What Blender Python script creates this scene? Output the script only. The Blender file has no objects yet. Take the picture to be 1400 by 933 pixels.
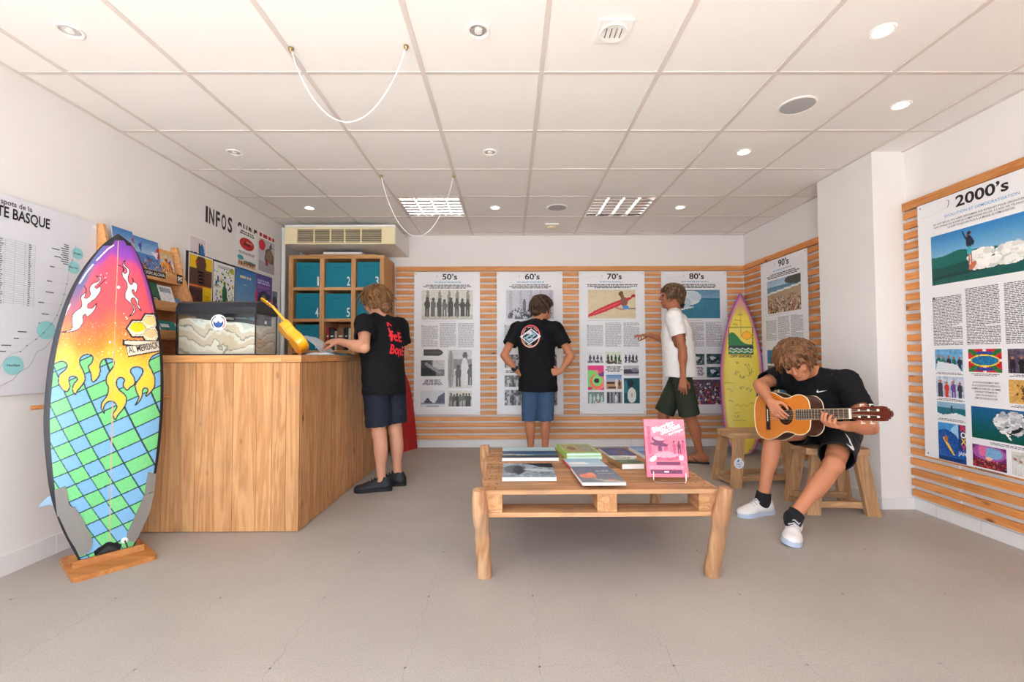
import bpy, bmesh, math, random
import numpy as np
from mathutils import Vector, Matrix
from mathutils.bvhtree import BVHTree

S = bpy.context.scene
C = S.collection

# ------------------------------------------------------------------ camera
CAM_H = 1.0687
cam_data = bpy.data.cameras.new('camera')
cam = bpy.data.objects.new('camera', cam_data)
C.objects.link(cam)
cam_data.sensor_width = 36.0
cam_data.lens = 36.0 * 621.45 / 1400.0
cam_data.clip_start = 0.05
_pi, _ro, _ya = 0.0332, -0.0035, 0.0056
_fw = Vector((math.sin(_ya) * math.cos(_pi), math.cos(_ya) * math.cos(_pi), math.sin(_pi)))
_r = Vector((math.cos(_ya), -math.sin(_ya), 0))
_u = _r.cross(_fw)
_r2 = _r * math.cos(_ro) + _u * math.sin(_ro)
_u2 = _u * math.cos(_ro) - _r * math.sin(_ro)
_m = Matrix((( _r2.x, _u2.x, -_fw.x), (_r2.y, _u2.y, -_fw.y), (_r2.z, _u2.z, -_fw.z))).to_4x4()
_m.translation = Vector((0, 0, CAM_H))
cam.matrix_world = _m
S.camera = cam

# ------------------------------------------------------------------ world, sun, exposure
world = bpy.data.worlds.new('sky')
S.world = world
world.use_nodes = True
_bg = world.node_tree.nodes['Background']
_bg.inputs[0].default_value = (0.78, 0.89, 1.0, 1)
_bg.inputs[1].default_value = 6.0
sun_data = bpy.data.lights.new('sun', 'SUN')
sun_data.energy = 30.0
sun_data.angle = 0.01
sun_data.color = (1.0, 0.98, 0.965)
sun = bpy.data.objects.new('sun', sun_data)
C.objects.link(sun)
sun.rotation_euler = Vector((-0.25, 0.66, -1.12)).to_track_quat('-Z', 'Y').to_euler()
# daylight portal in the open shop front behind the camera
FRONT_Y = -1.0
OPEN_X0, OPEN_X1, OPEN_Z1 = -2.35, 1.35, 2.38
pl = bpy.data.lights.new('shopfront_portal', 'AREA')
pl.shape = 'RECTANGLE'; pl.size = OPEN_X1 - OPEN_X0; pl.size_y = OPEN_Z1
pl.cycles.is_portal = True
po = bpy.data.objects.new('shopfront_portal', pl)
C.objects.link(po)
po.location = ((OPEN_X0 + OPEN_X1) / 2, FRONT_Y - 0.02, OPEN_Z1 / 2)
po.rotation_euler = (math.radians(90), 0, 0)
S.view_settings.view_transform = 'Standard'
S.view_settings.look = 'None'
S.view_settings.gamma = 1.0
S.view_settings.use_curve_mapping = False
S.view_settings.exposure = 0.12
S.cycles.use_denoising = True
S.cycles.max_bounces = 8
S.cycles.diffuse_bounces = 6
S.cycles.sample_clamp_indirect = 8.0
S.cycles.caustics_reflective = False
S.cycles.caustics_refractive = False

# ------------------------------------------------------------------ helpers
V = Vector
rnd = random.Random(7)

def lin(c):
    """sRGB 0-255 tuple or hex string -> linear rgb"""
    if isinstance(c, str):
        c = tuple(int(c[i:i + 2], 16) for i in (0, 2, 4))
    o = []
    for x in c[:3]:
        x = x / 255.0
        o.append(x / 12.92 if x <= 0.04045 else ((x + 0.055) / 1.055) ** 2.4)
    return tuple(o)

def _new(name):
    m = bpy.data.materials.new(name)
    m.use_nodes = True
    return m, m.node_tree, m.node_tree.nodes['Principled BSDF']

def M(name, col, rough=0.6, metal=0.0, spec=0.5, var=0.0, vscale=6.0, bump=0.0, bscale=200.0, coat=0.0, emit=0.0, stretch=None, coords='Object'):
    m, t, b = _new(name)
    c = lin(col)
    b.inputs['Base Color'].default_value = (*c, 1)
    b.inputs['Roughness'].default_value = rough
    b.inputs['Metallic'].default_value = metal
    b.inputs['Specular IOR Level'].default_value = spec
    if coat:
        b.inputs['Coat Weight'].default_value = coat
        b.inputs['Coat Roughness'].default_value = 0.08
    if emit:
        b.inputs['Emission Color'].default_value = (*c, 1)
        b.inputs['Emission Strength'].default_value = emit
    if var or bump:
        tc = t.nodes.new('ShaderNodeTexCoord')
        mp = t.nodes.new('ShaderNodeMapping')
        t.links.new(tc.outputs[coords], mp.inputs[0])
        if stretch:
            mp.inputs['Scale'].default_value = stretch
    if var:
        n = t.nodes.new('ShaderNodeTexNoise')
        n.inputs['Scale'].default_value = vscale
        n.inputs['Detail'].default_value = 5
        t.links.new(mp.outputs[0], n.inputs['Vector'])
        mx = t.nodes.new('ShaderNodeMix'); mx.data_type = 'RGBA'
        mx.inputs[6].default_value = (*[max(0, x * (1 - var)) for x in c], 1)
        mx.inputs[7].default_value = (*[min(1, x * (1 + var)) for x in c], 1)
        t.links.new(n.outputs['Fac'], mx.inputs[0])
        t.links.new(mx.outputs[2], b.inputs['Base Color'])
    if bump:
        n2 = t.nodes.new('ShaderNodeTexNoise')
        n2.inputs['Scale'].default_value = bscale
        n2.inputs['Detail'].default_value = 4
        t.links.new(mp.outputs[0], n2.inputs['Vector'])
        bp = t.nodes.new('ShaderNodeBump')
        bp.inputs['Strength'].default_value = bump
        bp.inputs['Distance'].default_value = 0.01
        t.links.new(n2.outputs['Fac'], bp.inputs['Height'])
        t.links.new(bp.outputs[0], b.inputs['Normal'])
    return m

def wood(name, light, dark, axis='X', grain=1.0, knots=0.6, rough=0.6, objrand=True, knotcol=None, coat=0.0, weather=0.0):
    """pine-like wood: streaks along `axis`, soft growth bands, knots, a shade per object"""
    m, t, b = _new(name)
    N, L = t.nodes, t.links
    tc = N.new('ShaderNodeTexCoord')
    add = N.new('ShaderNodeVectorMath'); add.operation = 'ADD'
    L.new(tc.outputs['Object'], add.inputs[0])
    oi = N.new('ShaderNodeObjectInfo')
    mul = N.new('ShaderNodeVectorMath'); mul.operation = 'SCALE'
    mul.inputs[0].default_value = (37.0, 53.0, 71.0)
    L.new(oi.outputs['Random'], mul.inputs['Scale'])
    L.new(mul.outputs[0], add.inputs[1])
    mp = N.new('ShaderNodeMapping')
    sc = {'X': (0.07, 1, 1), 'Y': (1, 0.07, 1), 'Z': (1, 1, 0.07)}[axis]
    mp.inputs['Scale'].default_value = sc
    L.new(add.outputs[0], mp.inputs[0])
    n1 = N.new('ShaderNodeTexNoise'); n1.inputs['Scale'].default_value = 14 * grain; n1.inputs['Detail'].default_value = 3
    n1.inputs['Distortion'].default_value = 1.2
    L.new(mp.outputs[0], n1.inputs['Vector'])
    n2 = N.new('ShaderNodeTexNoise'); n2.inputs['Scale'].default_value = 120 * grain; n2.inputs['Detail'].default_value = 4
    L.new(mp.outputs[0], n2.inputs['Vector'])
    # rings out of the low noise
    w = N.new('ShaderNodeMath'); w.operation = 'MULTIPLY'; w.inputs[1].default_value = 26.0
    L.new(n1.outputs['Fac'], w.inputs[0])
    sn = N.new('ShaderNodeMath'); sn.operation = 'SINE'; L.new(w.outputs[0], sn.inputs[0])
    mr = N.new('ShaderNodeMapRange'); mr.inputs[1].default_value = -1; mr.inputs[2].default_value = 1
    L.new(sn.outputs[0], mr.inputs[0])
    mixf = N.new('ShaderNodeMath'); mixf.operation = 'MULTIPLY_ADD'
    L.new(mr.outputs[0], mixf.inputs[0]); mixf.inputs[1].default_value = 0.45
    s2 = N.new('ShaderNodeMath'); s2.operation = 'MULTIPLY'; L.new(n2.outputs['Fac'], s2.inputs[0]); s2.inputs[1].default_value = 0.65
    L.new(s2.outputs[0], mixf.inputs[2])
    mx = N.new('ShaderNodeMix'); mx.data_type = 'RGBA'
    mx.inputs[6].default_value = (*lin(light), 1); mx.inputs[7].default_value = (*lin(dark), 1)
    L.new(mixf.outputs[0], mx.inputs[0])
    out = mx.outputs[2]
    if knots:
        mk = N.new('ShaderNodeMapping')
        mk.inputs['Scale'].default_value = {'X': (0.45, 1, 1), 'Y': (1, 0.45, 1), 'Z': (1, 1, 0.45)}[axis]
        L.new(add.outputs[0], mk.inputs[0])
        vo = N.new('ShaderNodeTexVoronoi'); vo.inputs['Scale'].default_value = 7.0
        L.new(mk.outputs[0], vo.inputs['Vector'])
        k = N.new('ShaderNodeMapRange'); k.inputs[1].default_value = 0.035; k.inputs[2].default_value = 0.12
        k.inputs[3].default_value = knots; k.inputs[4].default_value = 0.0
        L.new(vo.outputs['Distance'], k.inputs[0])
        mx2 = N.new('ShaderNodeMix'); mx2.data_type = 'RGBA'
        L.new(k.outputs[0], mx2.inputs[0]); L.new(out, mx2.inputs[6])
        mx2.inputs[7].default_value = (*lin(knotcol or (96, 50, 24)), 1)
        out = mx2.outputs[2]
    if weather:
        nw = N.new('ShaderNodeTexNoise'); nw.inputs['Scale'].default_value = 5; nw.inputs['Detail'].default_value = 6
        L.new(add.outputs[0], nw.inputs['Vector'])
        kw = N.new('ShaderNodeMapRange'); kw.inputs[1].default_value = 0.5; kw.inputs[2].default_value = 0.72
        kw.inputs[3].default_value = 0; kw.inputs[4].default_value = weather
        L.new(nw.outputs['Fac'], kw.inputs[0])
        mw = N.new('ShaderNodeMix'); mw.data_type = 'RGBA'
        L.new(kw.outputs[0], mw.inputs[0]); L.new(out, mw.inputs[6]); mw.inputs[7].default_value = (*lin((128, 108, 92)), 1)
        out = mw.outputs[2]
    hs = N.new('ShaderNodeHueSaturation')
    rv = N.new('ShaderNodeMapRange'); rv.inputs[3].default_value = 0.86; rv.inputs[4].default_value = 1.10
    L.new(oi.outputs['Random'], rv.inputs[0])
    L.new(rv.outputs[0], hs.inputs['Value']); L.new(out, hs.inputs['Color'])
    L.new(hs.outputs[0], b.inputs['Base Color'])
    b.inputs['Roughness'].default_value = rough
    b.inputs['Specular IOR Level'].default_value = 0.3
    if coat:
        b.inputs['Coat Weight'].default_value = coat; b.inputs['Coat Roughness'].default_value = 0.15
    bp = N.new('ShaderNodeBump'); bp.inputs['Strength'].default_value = 0.12; bp.inputs['Distance'].default_value = 0.004
    L.new(n2.outputs['Fac'], bp.inputs['Height']); L.new(bp.outputs[0], b.inputs['Normal'])
    return m

def vcol_mat(name, rough=0.5, coat=0.0, spec=0.4, grain=0.0):
    m, t, b = _new(name)
    a = t.nodes.new('ShaderNodeAttribute'); a.attribute_name = 'Col'
    t.links.new(a.outputs['Color'], b.inputs['Base Color'])
    b.inputs['Roughness'].default_value = rough
    b.inputs['Specular IOR Level'].default_value = spec
    if coat:
        b.inputs['Coat Weight'].default_value = coat; b.inputs['Coat Roughness'].default_value = 0.05
    return m

BASE = {}

def tag(o, label=None, cat=None, group=None, kind=None):
    if label: o['label'] = label
    if cat: o['category'] = cat
    if group: o['group'] = group
    if kind: o['kind'] = kind
    return o

def thing(name, label, cat, base=(0, 0, 0), group=None, kind=None):
    o = bpy.data.objects.new(name, None)
    o.empty_display_size = 0.1
    C.objects.link(o)
    o.location = base
    BASE[o.name] = V(base)
    return tag(o, label, cat, group, kind)

def fast_mesh(name, verts, faces):
    """verts (n,3) array, faces (m,k) int array of constant k, or a list of tuples"""
    me = bpy.data.meshes.new(name)
    if isinstance(faces, np.ndarray):
        n, k = faces.shape
        me.vertices.add(len(verts)); me.vertices.foreach_set('co', np.asarray(verts, np.float32).ravel())
        me.loops.add(n * k); me.loops.foreach_set('vertex_index', faces.astype(np.int32).ravel())
        me.polygons.add(n)
        me.polygons.foreach_set('loop_start', np.arange(0, n * k, k, dtype=np.int32))
        me.polygons.foreach_set('loop_total', np.full(n, k, np.int32))
        me.update(calc_edges=True)
    else:
        me.from_pydata([tuple(v) for v in verts], [], faces)
    return me

def link(name, me, mat, parent=None, smooth=False, origin=None):
    """one mesh object; mesh data are in world space and are re-based on the parent thing"""
    o = bpy.data.objects.new(name, me)
    C.objects.link(o)
    if mat is not None and not me.materials:
        me.materials.append(mat)
    if smooth:
        me.polygons.foreach_set('use_smooth', np.ones(len(me.polygons), bool))
    if parent is not None:
        base = BASE.get(parent.name, V((0, 0, 0)))
        me.transform(Matrix.Translation(-base))
        o.parent = parent
        BASE[o.name] = base
    else:
        if origin is None:
            co = np.empty(len(me.vertices) * 3, np.float32); me.vertices.foreach_get('co', co); co = co.reshape(-1, 3)
            lo, hi = co.min(0), co.max(0)
            origin = V(((lo[0] + hi[0]) / 2, (lo[1] + hi[1]) / 2, lo[2]))
        origin = V(origin)
        me.transform(Matrix.Translation(-origin)); o.location = origin
        BASE[o.name] = origin
    return o

class MB:
    """collects polygons, then becomes one mesh object"""
    def __init__(s): s.v = []; s.f = []
    def _add(s, vs, fs):
        k = len(s.v); s.v += [V(p) for p in vs]; s.f += [tuple(i + k for i in f) for f in fs]; return s
    def box(s, lo, hi, M_=None, bev=0.0):
        x0, y0, z0 = lo; x1, y1, z1 = hi
        if bev <= 0:
            vs = [(x, y, z) for z in (z0, z1) for y in (y0, y1) for x in (x0, x1)]
            fs = [(0, 2, 3, 1), (4, 5, 7, 6), (0, 1, 5, 4), (2, 6, 7, 3), (0, 4, 6, 2), (1, 3, 7, 5)]
        else:
            bm = bmesh.new(); bmesh.ops.create_cube(bm, size=1)
            for v in bm.verts:
                v.co = V((x0 if v.co.x < 0 else x1, y0 if v.co.y < 0 else y1, z0 if v.co.z < 0 else z1))
            bmesh.ops.bevel(bm, geom=bm.edges[:], offset=bev, segments=2, profile=0.7, affect='EDGES')
            bm.verts.index_update(); vs = [v.co.copy() for v in bm.verts]; fs = [tuple(v.index for v in f.verts) for f in bm.faces]; bm.free()
        if M_ is not None: vs = [M_ @ V(p) for p in vs]
        return s._add(vs, fs)
    def obox(s, c, ax, half, bev=0.0):
        """box with centre c, axes ax (3 vectors), half sizes"""
        m = Matrix((ax[0], ax[1], ax[2])).transposed().to_4x4(); m.translation = V(c)
        return s.box((-half[0], -half[1], -half[2]), half, m, bev)
    def bar(s, a, b, w, h, up=(0, 0, 1), bev=0.0):
        a, b = V(a), V(b); d = (b - a); L = d.length; d.normalize()
        u = V(up); sd = d.cross(u)
        if sd.length < 1e-5: sd = d.cross(V((1, 0, 0)))
        sd.normalize(); u = sd.cross(d)
        return s.obox((a + b) / 2, (d, sd, u), (L / 2, w / 2, h / 2), bev)
    def prism(s, pts, ext, M_=None):
        """pts: list of 3D points (planar polygon), ext: extrusion vector"""
        n = len(pts); e = V(ext)
        vs = [V(p) for p in pts] + [V(p) + e for p in pts]
        fs = [tuple(range(n)), tuple(range(2 * n - 1, n - 1, -1))] + [(i, i + n, (i + 1) % n + n, (i + 1) % n) for i in range(n)]
        if M_ is not None: vs = [M_ @ p for p in vs]
        return s._add(vs, fs)
    def tube(s, pts, r, n=8, caps=True):
        pts = [V(p) for p in pts]; rs = r if isinstance(r, (list, tuple)) else [r] * len(pts)
        rings = []; prev = None
        for i, p in enumerate(pts):
            d = (pts[min(i + 1, len(pts) - 1)] - pts[max(i - 1, 0)]).normalized()
            if prev is None:
                a = d.orthogonal().normalized()
            else:
                a = (prev - d * prev.dot(d)); a = a.normalized() if a.length > 1e-6 else d.orthogonal().normalized()
            prev = a; b = d.cross(a)
            rings.append([p + (a * math.cos(2 * math.pi * k / n) + b * math.sin(2 * math.pi * k / n)) * rs[i] for k in range(n)])
        vs = [q for g in rings for q in g]; fs = []
        for i in range(len(rings) - 1):
            for k in range(n):
                fs.append((i * n + k, i * n + (k + 1) % n, (i + 1) * n + (k + 1) % n, (i + 1) * n + k))
        if caps:
            fs.append(tuple(range(n - 1, -1, -1))); fs.append(tuple(range(len(vs) - n, len(vs))))
        return s._add(vs, fs)
    def lathe(s, c, ax, prof, n=24, caps=True):
        """prof: list of (radius, height along ax)"""
        ax = V(ax).normalized(); a = ax.orthogonal().normalized(); b = ax.cross(a); c = V(c)
        vs = [c + ax * h + (a * math.cos(2 * math.pi * k / n) + b * math.sin(2 * math.pi * k / n)) * r for r, h in prof for k in range(n)]
        fs = [(i * n + k, i * n + (k + 1) % n, (i + 1) * n + (k + 1) % n, (i + 1) * n + k) for i in range(len(prof) - 1) for k in range(n)]
        if caps:
            fs.append(tuple(range(n - 1, -1, -1))); fs.append(tuple(range(len(vs) - n, len(vs))))
        return s._add(vs, fs)
    def build(s, name, mat, parent=None, smooth=False, origin=None, fix=True):
        me = bpy.data.meshes.new(name)
        me.from_pydata([tuple(v) for v in s.v], [], s.f)
        if fix:
            bm = bmesh.new(); bm.from_mesh(me); bmesh.ops.recalc_face_normals(bm, faces=bm.faces[:]); bm.to_mesh(me); bm.free()
        o = link(name, me, mat, parent, False, origin)
        if smooth:
            for p in me.polygons: p.use_smooth = True
            try: me.set_sharp_from_angle(angle=math.radians(40))
            except Exception: pass
        return o

def copy_of(o, loc=None, parent=None):
    c = o.copy(); C.objects.link(c)
    if loc is not None: c.location = loc
    if parent is not None: c.parent = parent
    return c

# ------------------------------------------------------------------ flat print: frames, canvases, text
class Frame:
    """flat frame: u to the right, v downwards from the top-left corner"""
    def __init__(s, o, ux, uy, n=None):
        s.o = V(o); s.ux = V(ux).normalized(); s.uy = V(uy).normalized(); s.n = s.ux.cross(s.uy) if n is None else V(n)
    def P(s, u, v, off=0.0): return s.o + s.ux * u - s.uy * v + s.n * off

_tcache = {}
def text_geo(txt, bold=0.0):
    key = (txt, bold)
    if key in _tcache: return _tcache[key]
    cu = bpy.data.curves.new('t', 'FONT'); cu.body = txt; cu.size = 1.0; cu.offset = bold; cu.resolution_u = 3
    cu.fill_mode = 'FRONT'
    o = bpy.data.objects.new('t', cu); C.objects.link(o)
    bpy.context.view_layer.update()
    dg = bpy.context.evaluated_depsgraph_get()
    me = o.evaluated_get(dg).to_mesh()
    vs = [(v.co.x, v.co.y) for v in me.vertices]; fs = [tuple(p.vertices) for p in me.polygons]
    o.evaluated_get(dg).to_mesh_clear()
    bpy.data.objects.remove(o); bpy.data.curves.remove(cu)
    _tcache[key] = (vs, fs)
    return vs, fs

class Canvas:
    """tiny painter: rgb cells, x and y run 0..1 (y downwards)"""
    def __init__(s, w, h, col=(255, 255, 255)):
        s.w, s.h = w, h
        s.a = np.zeros((h, w, 3)); s.a[:] = col
        s.x = (np.arange(w) + .5)[None, :] / w; s.y = (np.arange(h) + .5)[:, None] / h
        s.x = s.x + 0 * s.y; s.y = s.y + 0 * s.x
    def put(s, m, col, al=1.0): s.a[m] = s.a[m] * (1 - al) + np.array(col, float) * al; return s
    def grad(s, y0, y1, c0, c1):
        t = np.clip((s.y - y0) / max(1e-6, y1 - y0), 0, 1)[..., None]; m = (s.y >= y0) & (s.y <= y1)
        g = np.array(c0, float) * (1 - t) + np.array(c1, float) * t; s.a[m] = g[m]; return s
    def rect(s, x0, y0, x1, y1, col, al=1.0): return s.put((s.x >= x0) & (s.x <= x1) & (s.y >= y0) & (s.y <= y1), col, al)
    def ell(s, cx, cy, rx, ry, col, ang=0.0, al=1.0):
        k = s.h / s.w; dx = (s.x - cx); dy = (s.y - cy) * k
        c_, s_ = math.cos(ang), math.sin(ang); a = dx * c_ + dy * s_; b = -dx * s_ + dy * c_
        return s.put((a / rx) ** 2 + (b / (ry * k)) ** 2 <= 1, col, al)
    def poly(s, pts, col, al=1.0): return s.put(inpoly(s.x, s.y, pts), col, al)
    def noise(s, amp, seed=0, cell=1):
        r = np.random.RandomState(seed); n = r.uniform(-1, 1, (s.h // cell + 2, s.w // cell + 2))
        n = np.kron(n, np.ones((cell, cell)))[:s.h, :s.w]; s.a += (n * amp)[..., None]; return s
    def band(s, fn, col, th=None, al=1.0):
        """everything below the curve y=fn(x), or within th of it"""
        f = fn(s.x); return s.put((s.y > f) if th is None else (np.abs(s.y - f) < th), col, al)
    def people(s, n, x0, x1, base, ht, cols, seed=0, heads=(60, 45, 40), jit=.06):
        r = random.Random(seed)
        for i in range(n):
            cx = x0 + (x1 - x0) * (i + .5) / n + r.uniform(-.01, .01); h = ht * (1 + r.uniform(-jit, jit)); c = r.choice(cols)
            w = h * .15 * s.h / s.w
            s.ell(cx, base - h * .62, w, h * .24, c); s.rect(cx - w * .75, base - h * .5, cx - w * .1, base, c); s.rect(cx + w * .1, base - h * .5, cx + w * .75, base, c)
            s.ell(cx, base - h * .92, w * .55, h * .085, heads)
        return s
    def crowd(s, n, x0, y0, x1, y1, size, cols, seed=0):
        r = random.Random(seed)
        for i in range(n):
            t = i / n; y = y0 + (y1 - y0) * t; x = r.uniform(x0, x1); k = size * (.7 + .6 * t)
            s.ell(x, y + k, k * .8 * s.h / s.w, k, r.choice(cols)); s.ell(x, y - k * .2, k * .4 * s.h / s.w, k * .42, r.choice([(180, 130, 100), (150, 100, 75), (70, 45, 35), (200, 160, 130)]))
        return s
    def bw(s, tint=(1, 1, 1)):
        g = s.a @ np.array([.3, .59, .11]); s.a = g[..., None] * np.array(tint); return s

def inpoly(x, y, pts):
    m = np.zeros(x.shape, bool); n = len(pts)
    for i in range(n):
        x0, y0 = pts[i]; x1, y1 = pts[(i + 1) % n]
        if y0 == y1: continue
        c = ((y0 > y) != (y1 > y)) & (x < (x1 - x0) * (y - y0) / (y1 - y0) + x0)
        m ^= c
    return m

def spline(pts, closed=True, n=5):
    out = []; N = len(pts)
    rng = range(N) if closed else range(N - 1)
    for i in rng:
        p0, p1, p2, p3 = (pts[(i - 1) % N], pts[i], pts[(i + 1) % N], pts[(i + 2) % N]) if closed else (pts[max(i - 1, 0)], pts[i], pts[i + 1], pts[min(i + 2, N - 1)])
        for k in range(n):
            t = k / n
            out.append(tuple(.5 * (2 * p1[j] + (p2[j] - p0[j]) * t + (2 * p0[j] - 5 * p1[j] + 4 * p2[j] - p3[j]) * t * t + (3 * p1[j] - p0[j] - 3 * p2[j] + p3[j]) * t ** 3) for j in (0, 1)))
    if not closed: out.append(tuple(pts[-1]))
    return out

class Print:
    """flat coloured polygons laid on a frame; becomes one mesh with a colour attribute"""
    def __init__(s, fr): s.fr = fr; s.v = []; s.f = []; s.c = []
    def _poly(s, pts, col, off):
        k = len(s.v); s.v += [s.fr.P(u, v, off) for u, v in pts]; s.f.append(tuple(range(k, k + len(pts)))); s.c.append(lin(col))
    def rect(s, u0, v0, u1, v1, col, off=.0006): s._poly([(u0, v0), (u0, v1), (u1, v1), (u1, v0)], col, off); return s
    def poly(s, pts, col, off=.0008): s._poly(pts, col, off); return s
    def disc(s, cu, cv, ru, rv, col, off=.0008, n=24): s._poly([(cu + ru * math.cos(-2 * math.pi * k / n), cv + rv * math.sin(-2 * math.pi * k / n)) for k in range(n)], col, off); return s
    def line(s, pts, w, col, off=.001):
        for (a, b), (c, d) in zip(pts[:-1], pts[1:]):
            dx, dy = c - a, d - b; L = math.hypot(dx, dy) or 1; nx, ny = -dy / L * w / 2, dx / L * w / 2
            s._poly([(a + nx, b + ny), (c + nx, d + ny), (c - nx, d - ny), (a - nx, b - ny)], col, off)
        return s
    def text(s, txt, u, v, h, col=(25, 25, 28), align='L', width=None, bold=0.0, off=.001, rot=0.0, shear=0.0):
        """cap height h, baseline at v; width fixes the total width"""
        vs, fs = text_geo(txt, bold)
        if not vs: return s
        xs = [p[0] for p in vs]; x0, x1 = min(xs), max(xs); k = h / 0.70
        kx = (width / (x1 - x0)) if width else k
        W = (x1 - x0) * kx; du = {'L': 0, 'C': -W / 2, 'R': -W}[align]
        c_, s_ = math.cos(rot), math.sin(rot); b0 = len(s.v)
        for x, y in vs:
            a = du + (x - x0) * kx + shear * y * k; b = y * k
            s.v.append(s.fr.P(u + a * c_ - b * s_, v - a * s_ - b * c_, off))
        for f in fs: s.f.append(tuple(i + b0 for i in f)); s.c.append(lin(col))
        return s
    def lines(s, u0, u1, v0, v1, pitch, col=(120, 120, 124), seed=0, th=.5, align='J', off=.0008):
        """rows of small words, as body text too small to read"""
        r = random.Random(seed); v = v0
        while v + pitch * th <= v1:
            a, b = u0, u1
            if align == 'C':
                q = (u1 - u0) * r.uniform(.0, .16); a += q; b -= q
            elif r.random() < .1: b -= (u1 - u0) * r.uniform(.1, .5)
            u = a
            while u < b - pitch * .5:
                w = min(pitch * r.uniform(.8, 3.2), b - u); s.rect(u, v, u + w, v + pitch * th, col, off); u += w + pitch * .45
            v += pitch
        return s
    def canvas(s, cv, u0, v0, u1, v1, off=.0006):
        h, w = cv.h, cv.w; k = len(s.v)
        for j in range(h + 1):
            for i in range(w + 1): s.v.append(s.fr.P(u0 + (u1 - u0) * i / w, v0 + (v1 - v0) * j / h, off))
        a = np.clip(cv.a, 0, 255) / 255.0; a = np.where(a <= .04045, a / 12.92, ((a + .055) / 1.055) ** 2.4)
        W = w + 1
        for j in range(h):
            for i in range(w):
                p = k + j * W + i; s.f.append((p, p + W, p + W + 1, p + 1)); s.c.append(tuple(a[j, i]))
        return s
    def build(s, name, mat, parent=None, **kw):
        me = bpy.data.meshes.new(name); me.from_pydata([tuple(p) for p in s.v], [], s.f)
        at = me.color_attributes.new('Col', 'FLOAT_COLOR', 'CORNER')
        n = np.array([len(f) for f in s.f]); c = np.repeat(np.array([(*c, 1.0) for c in s.c]), n, axis=0)
        at.data.foreach_set('color', c.astype(np.float32).ravel())
        return link(name, me, mat, parent, **kw)
# ------------------------------------------------------------------ materials
MAT = {}
MAT['wall'] = M('white_wall_paint', (236, 233, 232), .75, spec=.2, var=.015, vscale=2.5, bump=.03, bscale=120)
MAT['tile'] = M('ceiling_tile_mineral', (243, 240, 238), .9, spec=.1, var=.012, vscale=3, bump=.04, bscale=500)
MAT['bar'] = M('ceiling_grid_enamel', (220, 211, 207), .5)
MAT['floor'] = M('grey_vinyl_floor', (174, 167, 161), .52, spec=.35, var=.07, vscale=2.2, bump=.05, bscale=380)
def _floor_speckle():
    t = MAT['floor'].node_tree; b = t.nodes['Principled BSDF']
    src = b.inputs['Base Color'].links[0].from_socket
    tc = t.nodes.new('ShaderNodeTexCoord'); n = t.nodes.new('ShaderNodeTexNoise'); n.inputs['Scale'].default_value = 160; n.inputs['Detail'].default_value = 3
    g = t.nodes.new('ShaderNodeNewGeometry')
    t.links.new(g.outputs['Position'], n.inputs['Vector'])
    mr = t.nodes.new('ShaderNodeMapRange'); mr.inputs[1].default_value = .3; mr.inputs[2].default_value = .7; mr.inputs[3].default_value = .86; mr.inputs[4].default_value = 1.1
    t.links.new(n.outputs['Fac'], mr.inputs[0])
    n3 = t.nodes.new('ShaderNodeTexNoise'); n3.inputs['Scale'].default_value = 1.7; n3.inputs['Detail'].default_value = 6
    t.links.new(g.outputs['Position'], n3.inputs['Vector'])
    mr3 = t.nodes.new('ShaderNodeMapRange'); mr3.inputs[1].default_value = .3; mr3.inputs[2].default_value = .7; mr3.inputs[3].default_value = .93; mr3.inputs[4].default_value = 1.06
    t.links.new(n3.outputs['Fac'], mr3.inputs[0])
    mm = t.nodes.new('ShaderNodeMath'); mm.operation = 'MULTIPLY'; t.links.new(mr.outputs[0], mm.inputs[0]); t.links.new(mr3.outputs[0], mm.inputs[1])
    hs = t.nodes.new('ShaderNodeHueSaturation'); t.links.new(src, hs.inputs['Color']); t.links.new(mm.outputs[0], hs.inputs['Value'])
    t.links.new(hs.outputs[0], b.inputs['Base Color'])
_floor_speckle()
MAT['seam'] = M('floor_underlay', (122, 114, 108), .9)
MAT['skirt'] = M('white_skirting_glaze', (232, 230, 230), .35, var=.02)
MAT['concrete'] = M('pavement_concrete', (186, 180, 170), .9, var=.08, vscale=3)
MAT['slat'] = wood('orange_pine_slat', (240, 182, 128), (212, 138, 80), 'X', 1.0, .85, .55)
MAT['slatY'] = wood('orange_pine_slat_side', (230, 164, 102), (198, 120, 58), 'Y', 1.0, .85, .55)
MAT['plankZ'] = wood('counter_pine_plank', (226, 176, 124), (178, 120, 72), 'Z', .8, .8, .6, weather=.25)
MAT['topX'] = wood('counter_top_pine', (228, 170, 112), (188, 124, 72), 'X', .9, .5, .5)
MAT['cabZ'] = wood('cabinet_pine', (226, 176, 122), (188, 132, 84), 'Z', 1.0, .7, .6)
MAT['cabX'] = wood('cabinet_pine_shelf', (226, 176, 122), (188, 132, 84), 'X', 1.0, .5, .6)
MAT['rackwood'] = wood('rack_pine', (230, 176, 122), (194, 134, 84), 'Y', 1.0, .5, .5)
MAT['pallet'] = wood('weathered_pallet_wood', (216, 166, 122), (160, 112, 76), 'X', .7, .8, .75, weather=.55)
MAT['palletY'] = wood('weathered_pallet_stringer', (220, 168, 120), (166, 114, 74), 'Y', .7, .6, .75, weather=.4)
MAT['log'] = wood('peeled_log', (214, 174, 134), (156, 104, 68), 'Z', .6, .5, .8, weather=.6)
MAT['stool'] = wood('worn_stool_wood', (214, 172, 128), (168, 122, 82), 'Z', .7, .5, .65, weather=.35)
MAT['stoolX'] = wood('worn_stool_seat_wood', (214, 174, 130), (172, 126, 86), 'X', .7, .5, .65, weather=.35)
MAT['standwood'] = wood('varnished_stand_wood', (206, 142, 82), (170, 104, 52), 'X', .8, .3, .4)
MAT['print'] = vcol_mat('printed_colour', .45)
MAT['gloss_print'] = vcol_mat('glossy_printed_colour', .38, coat=.06)
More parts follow.
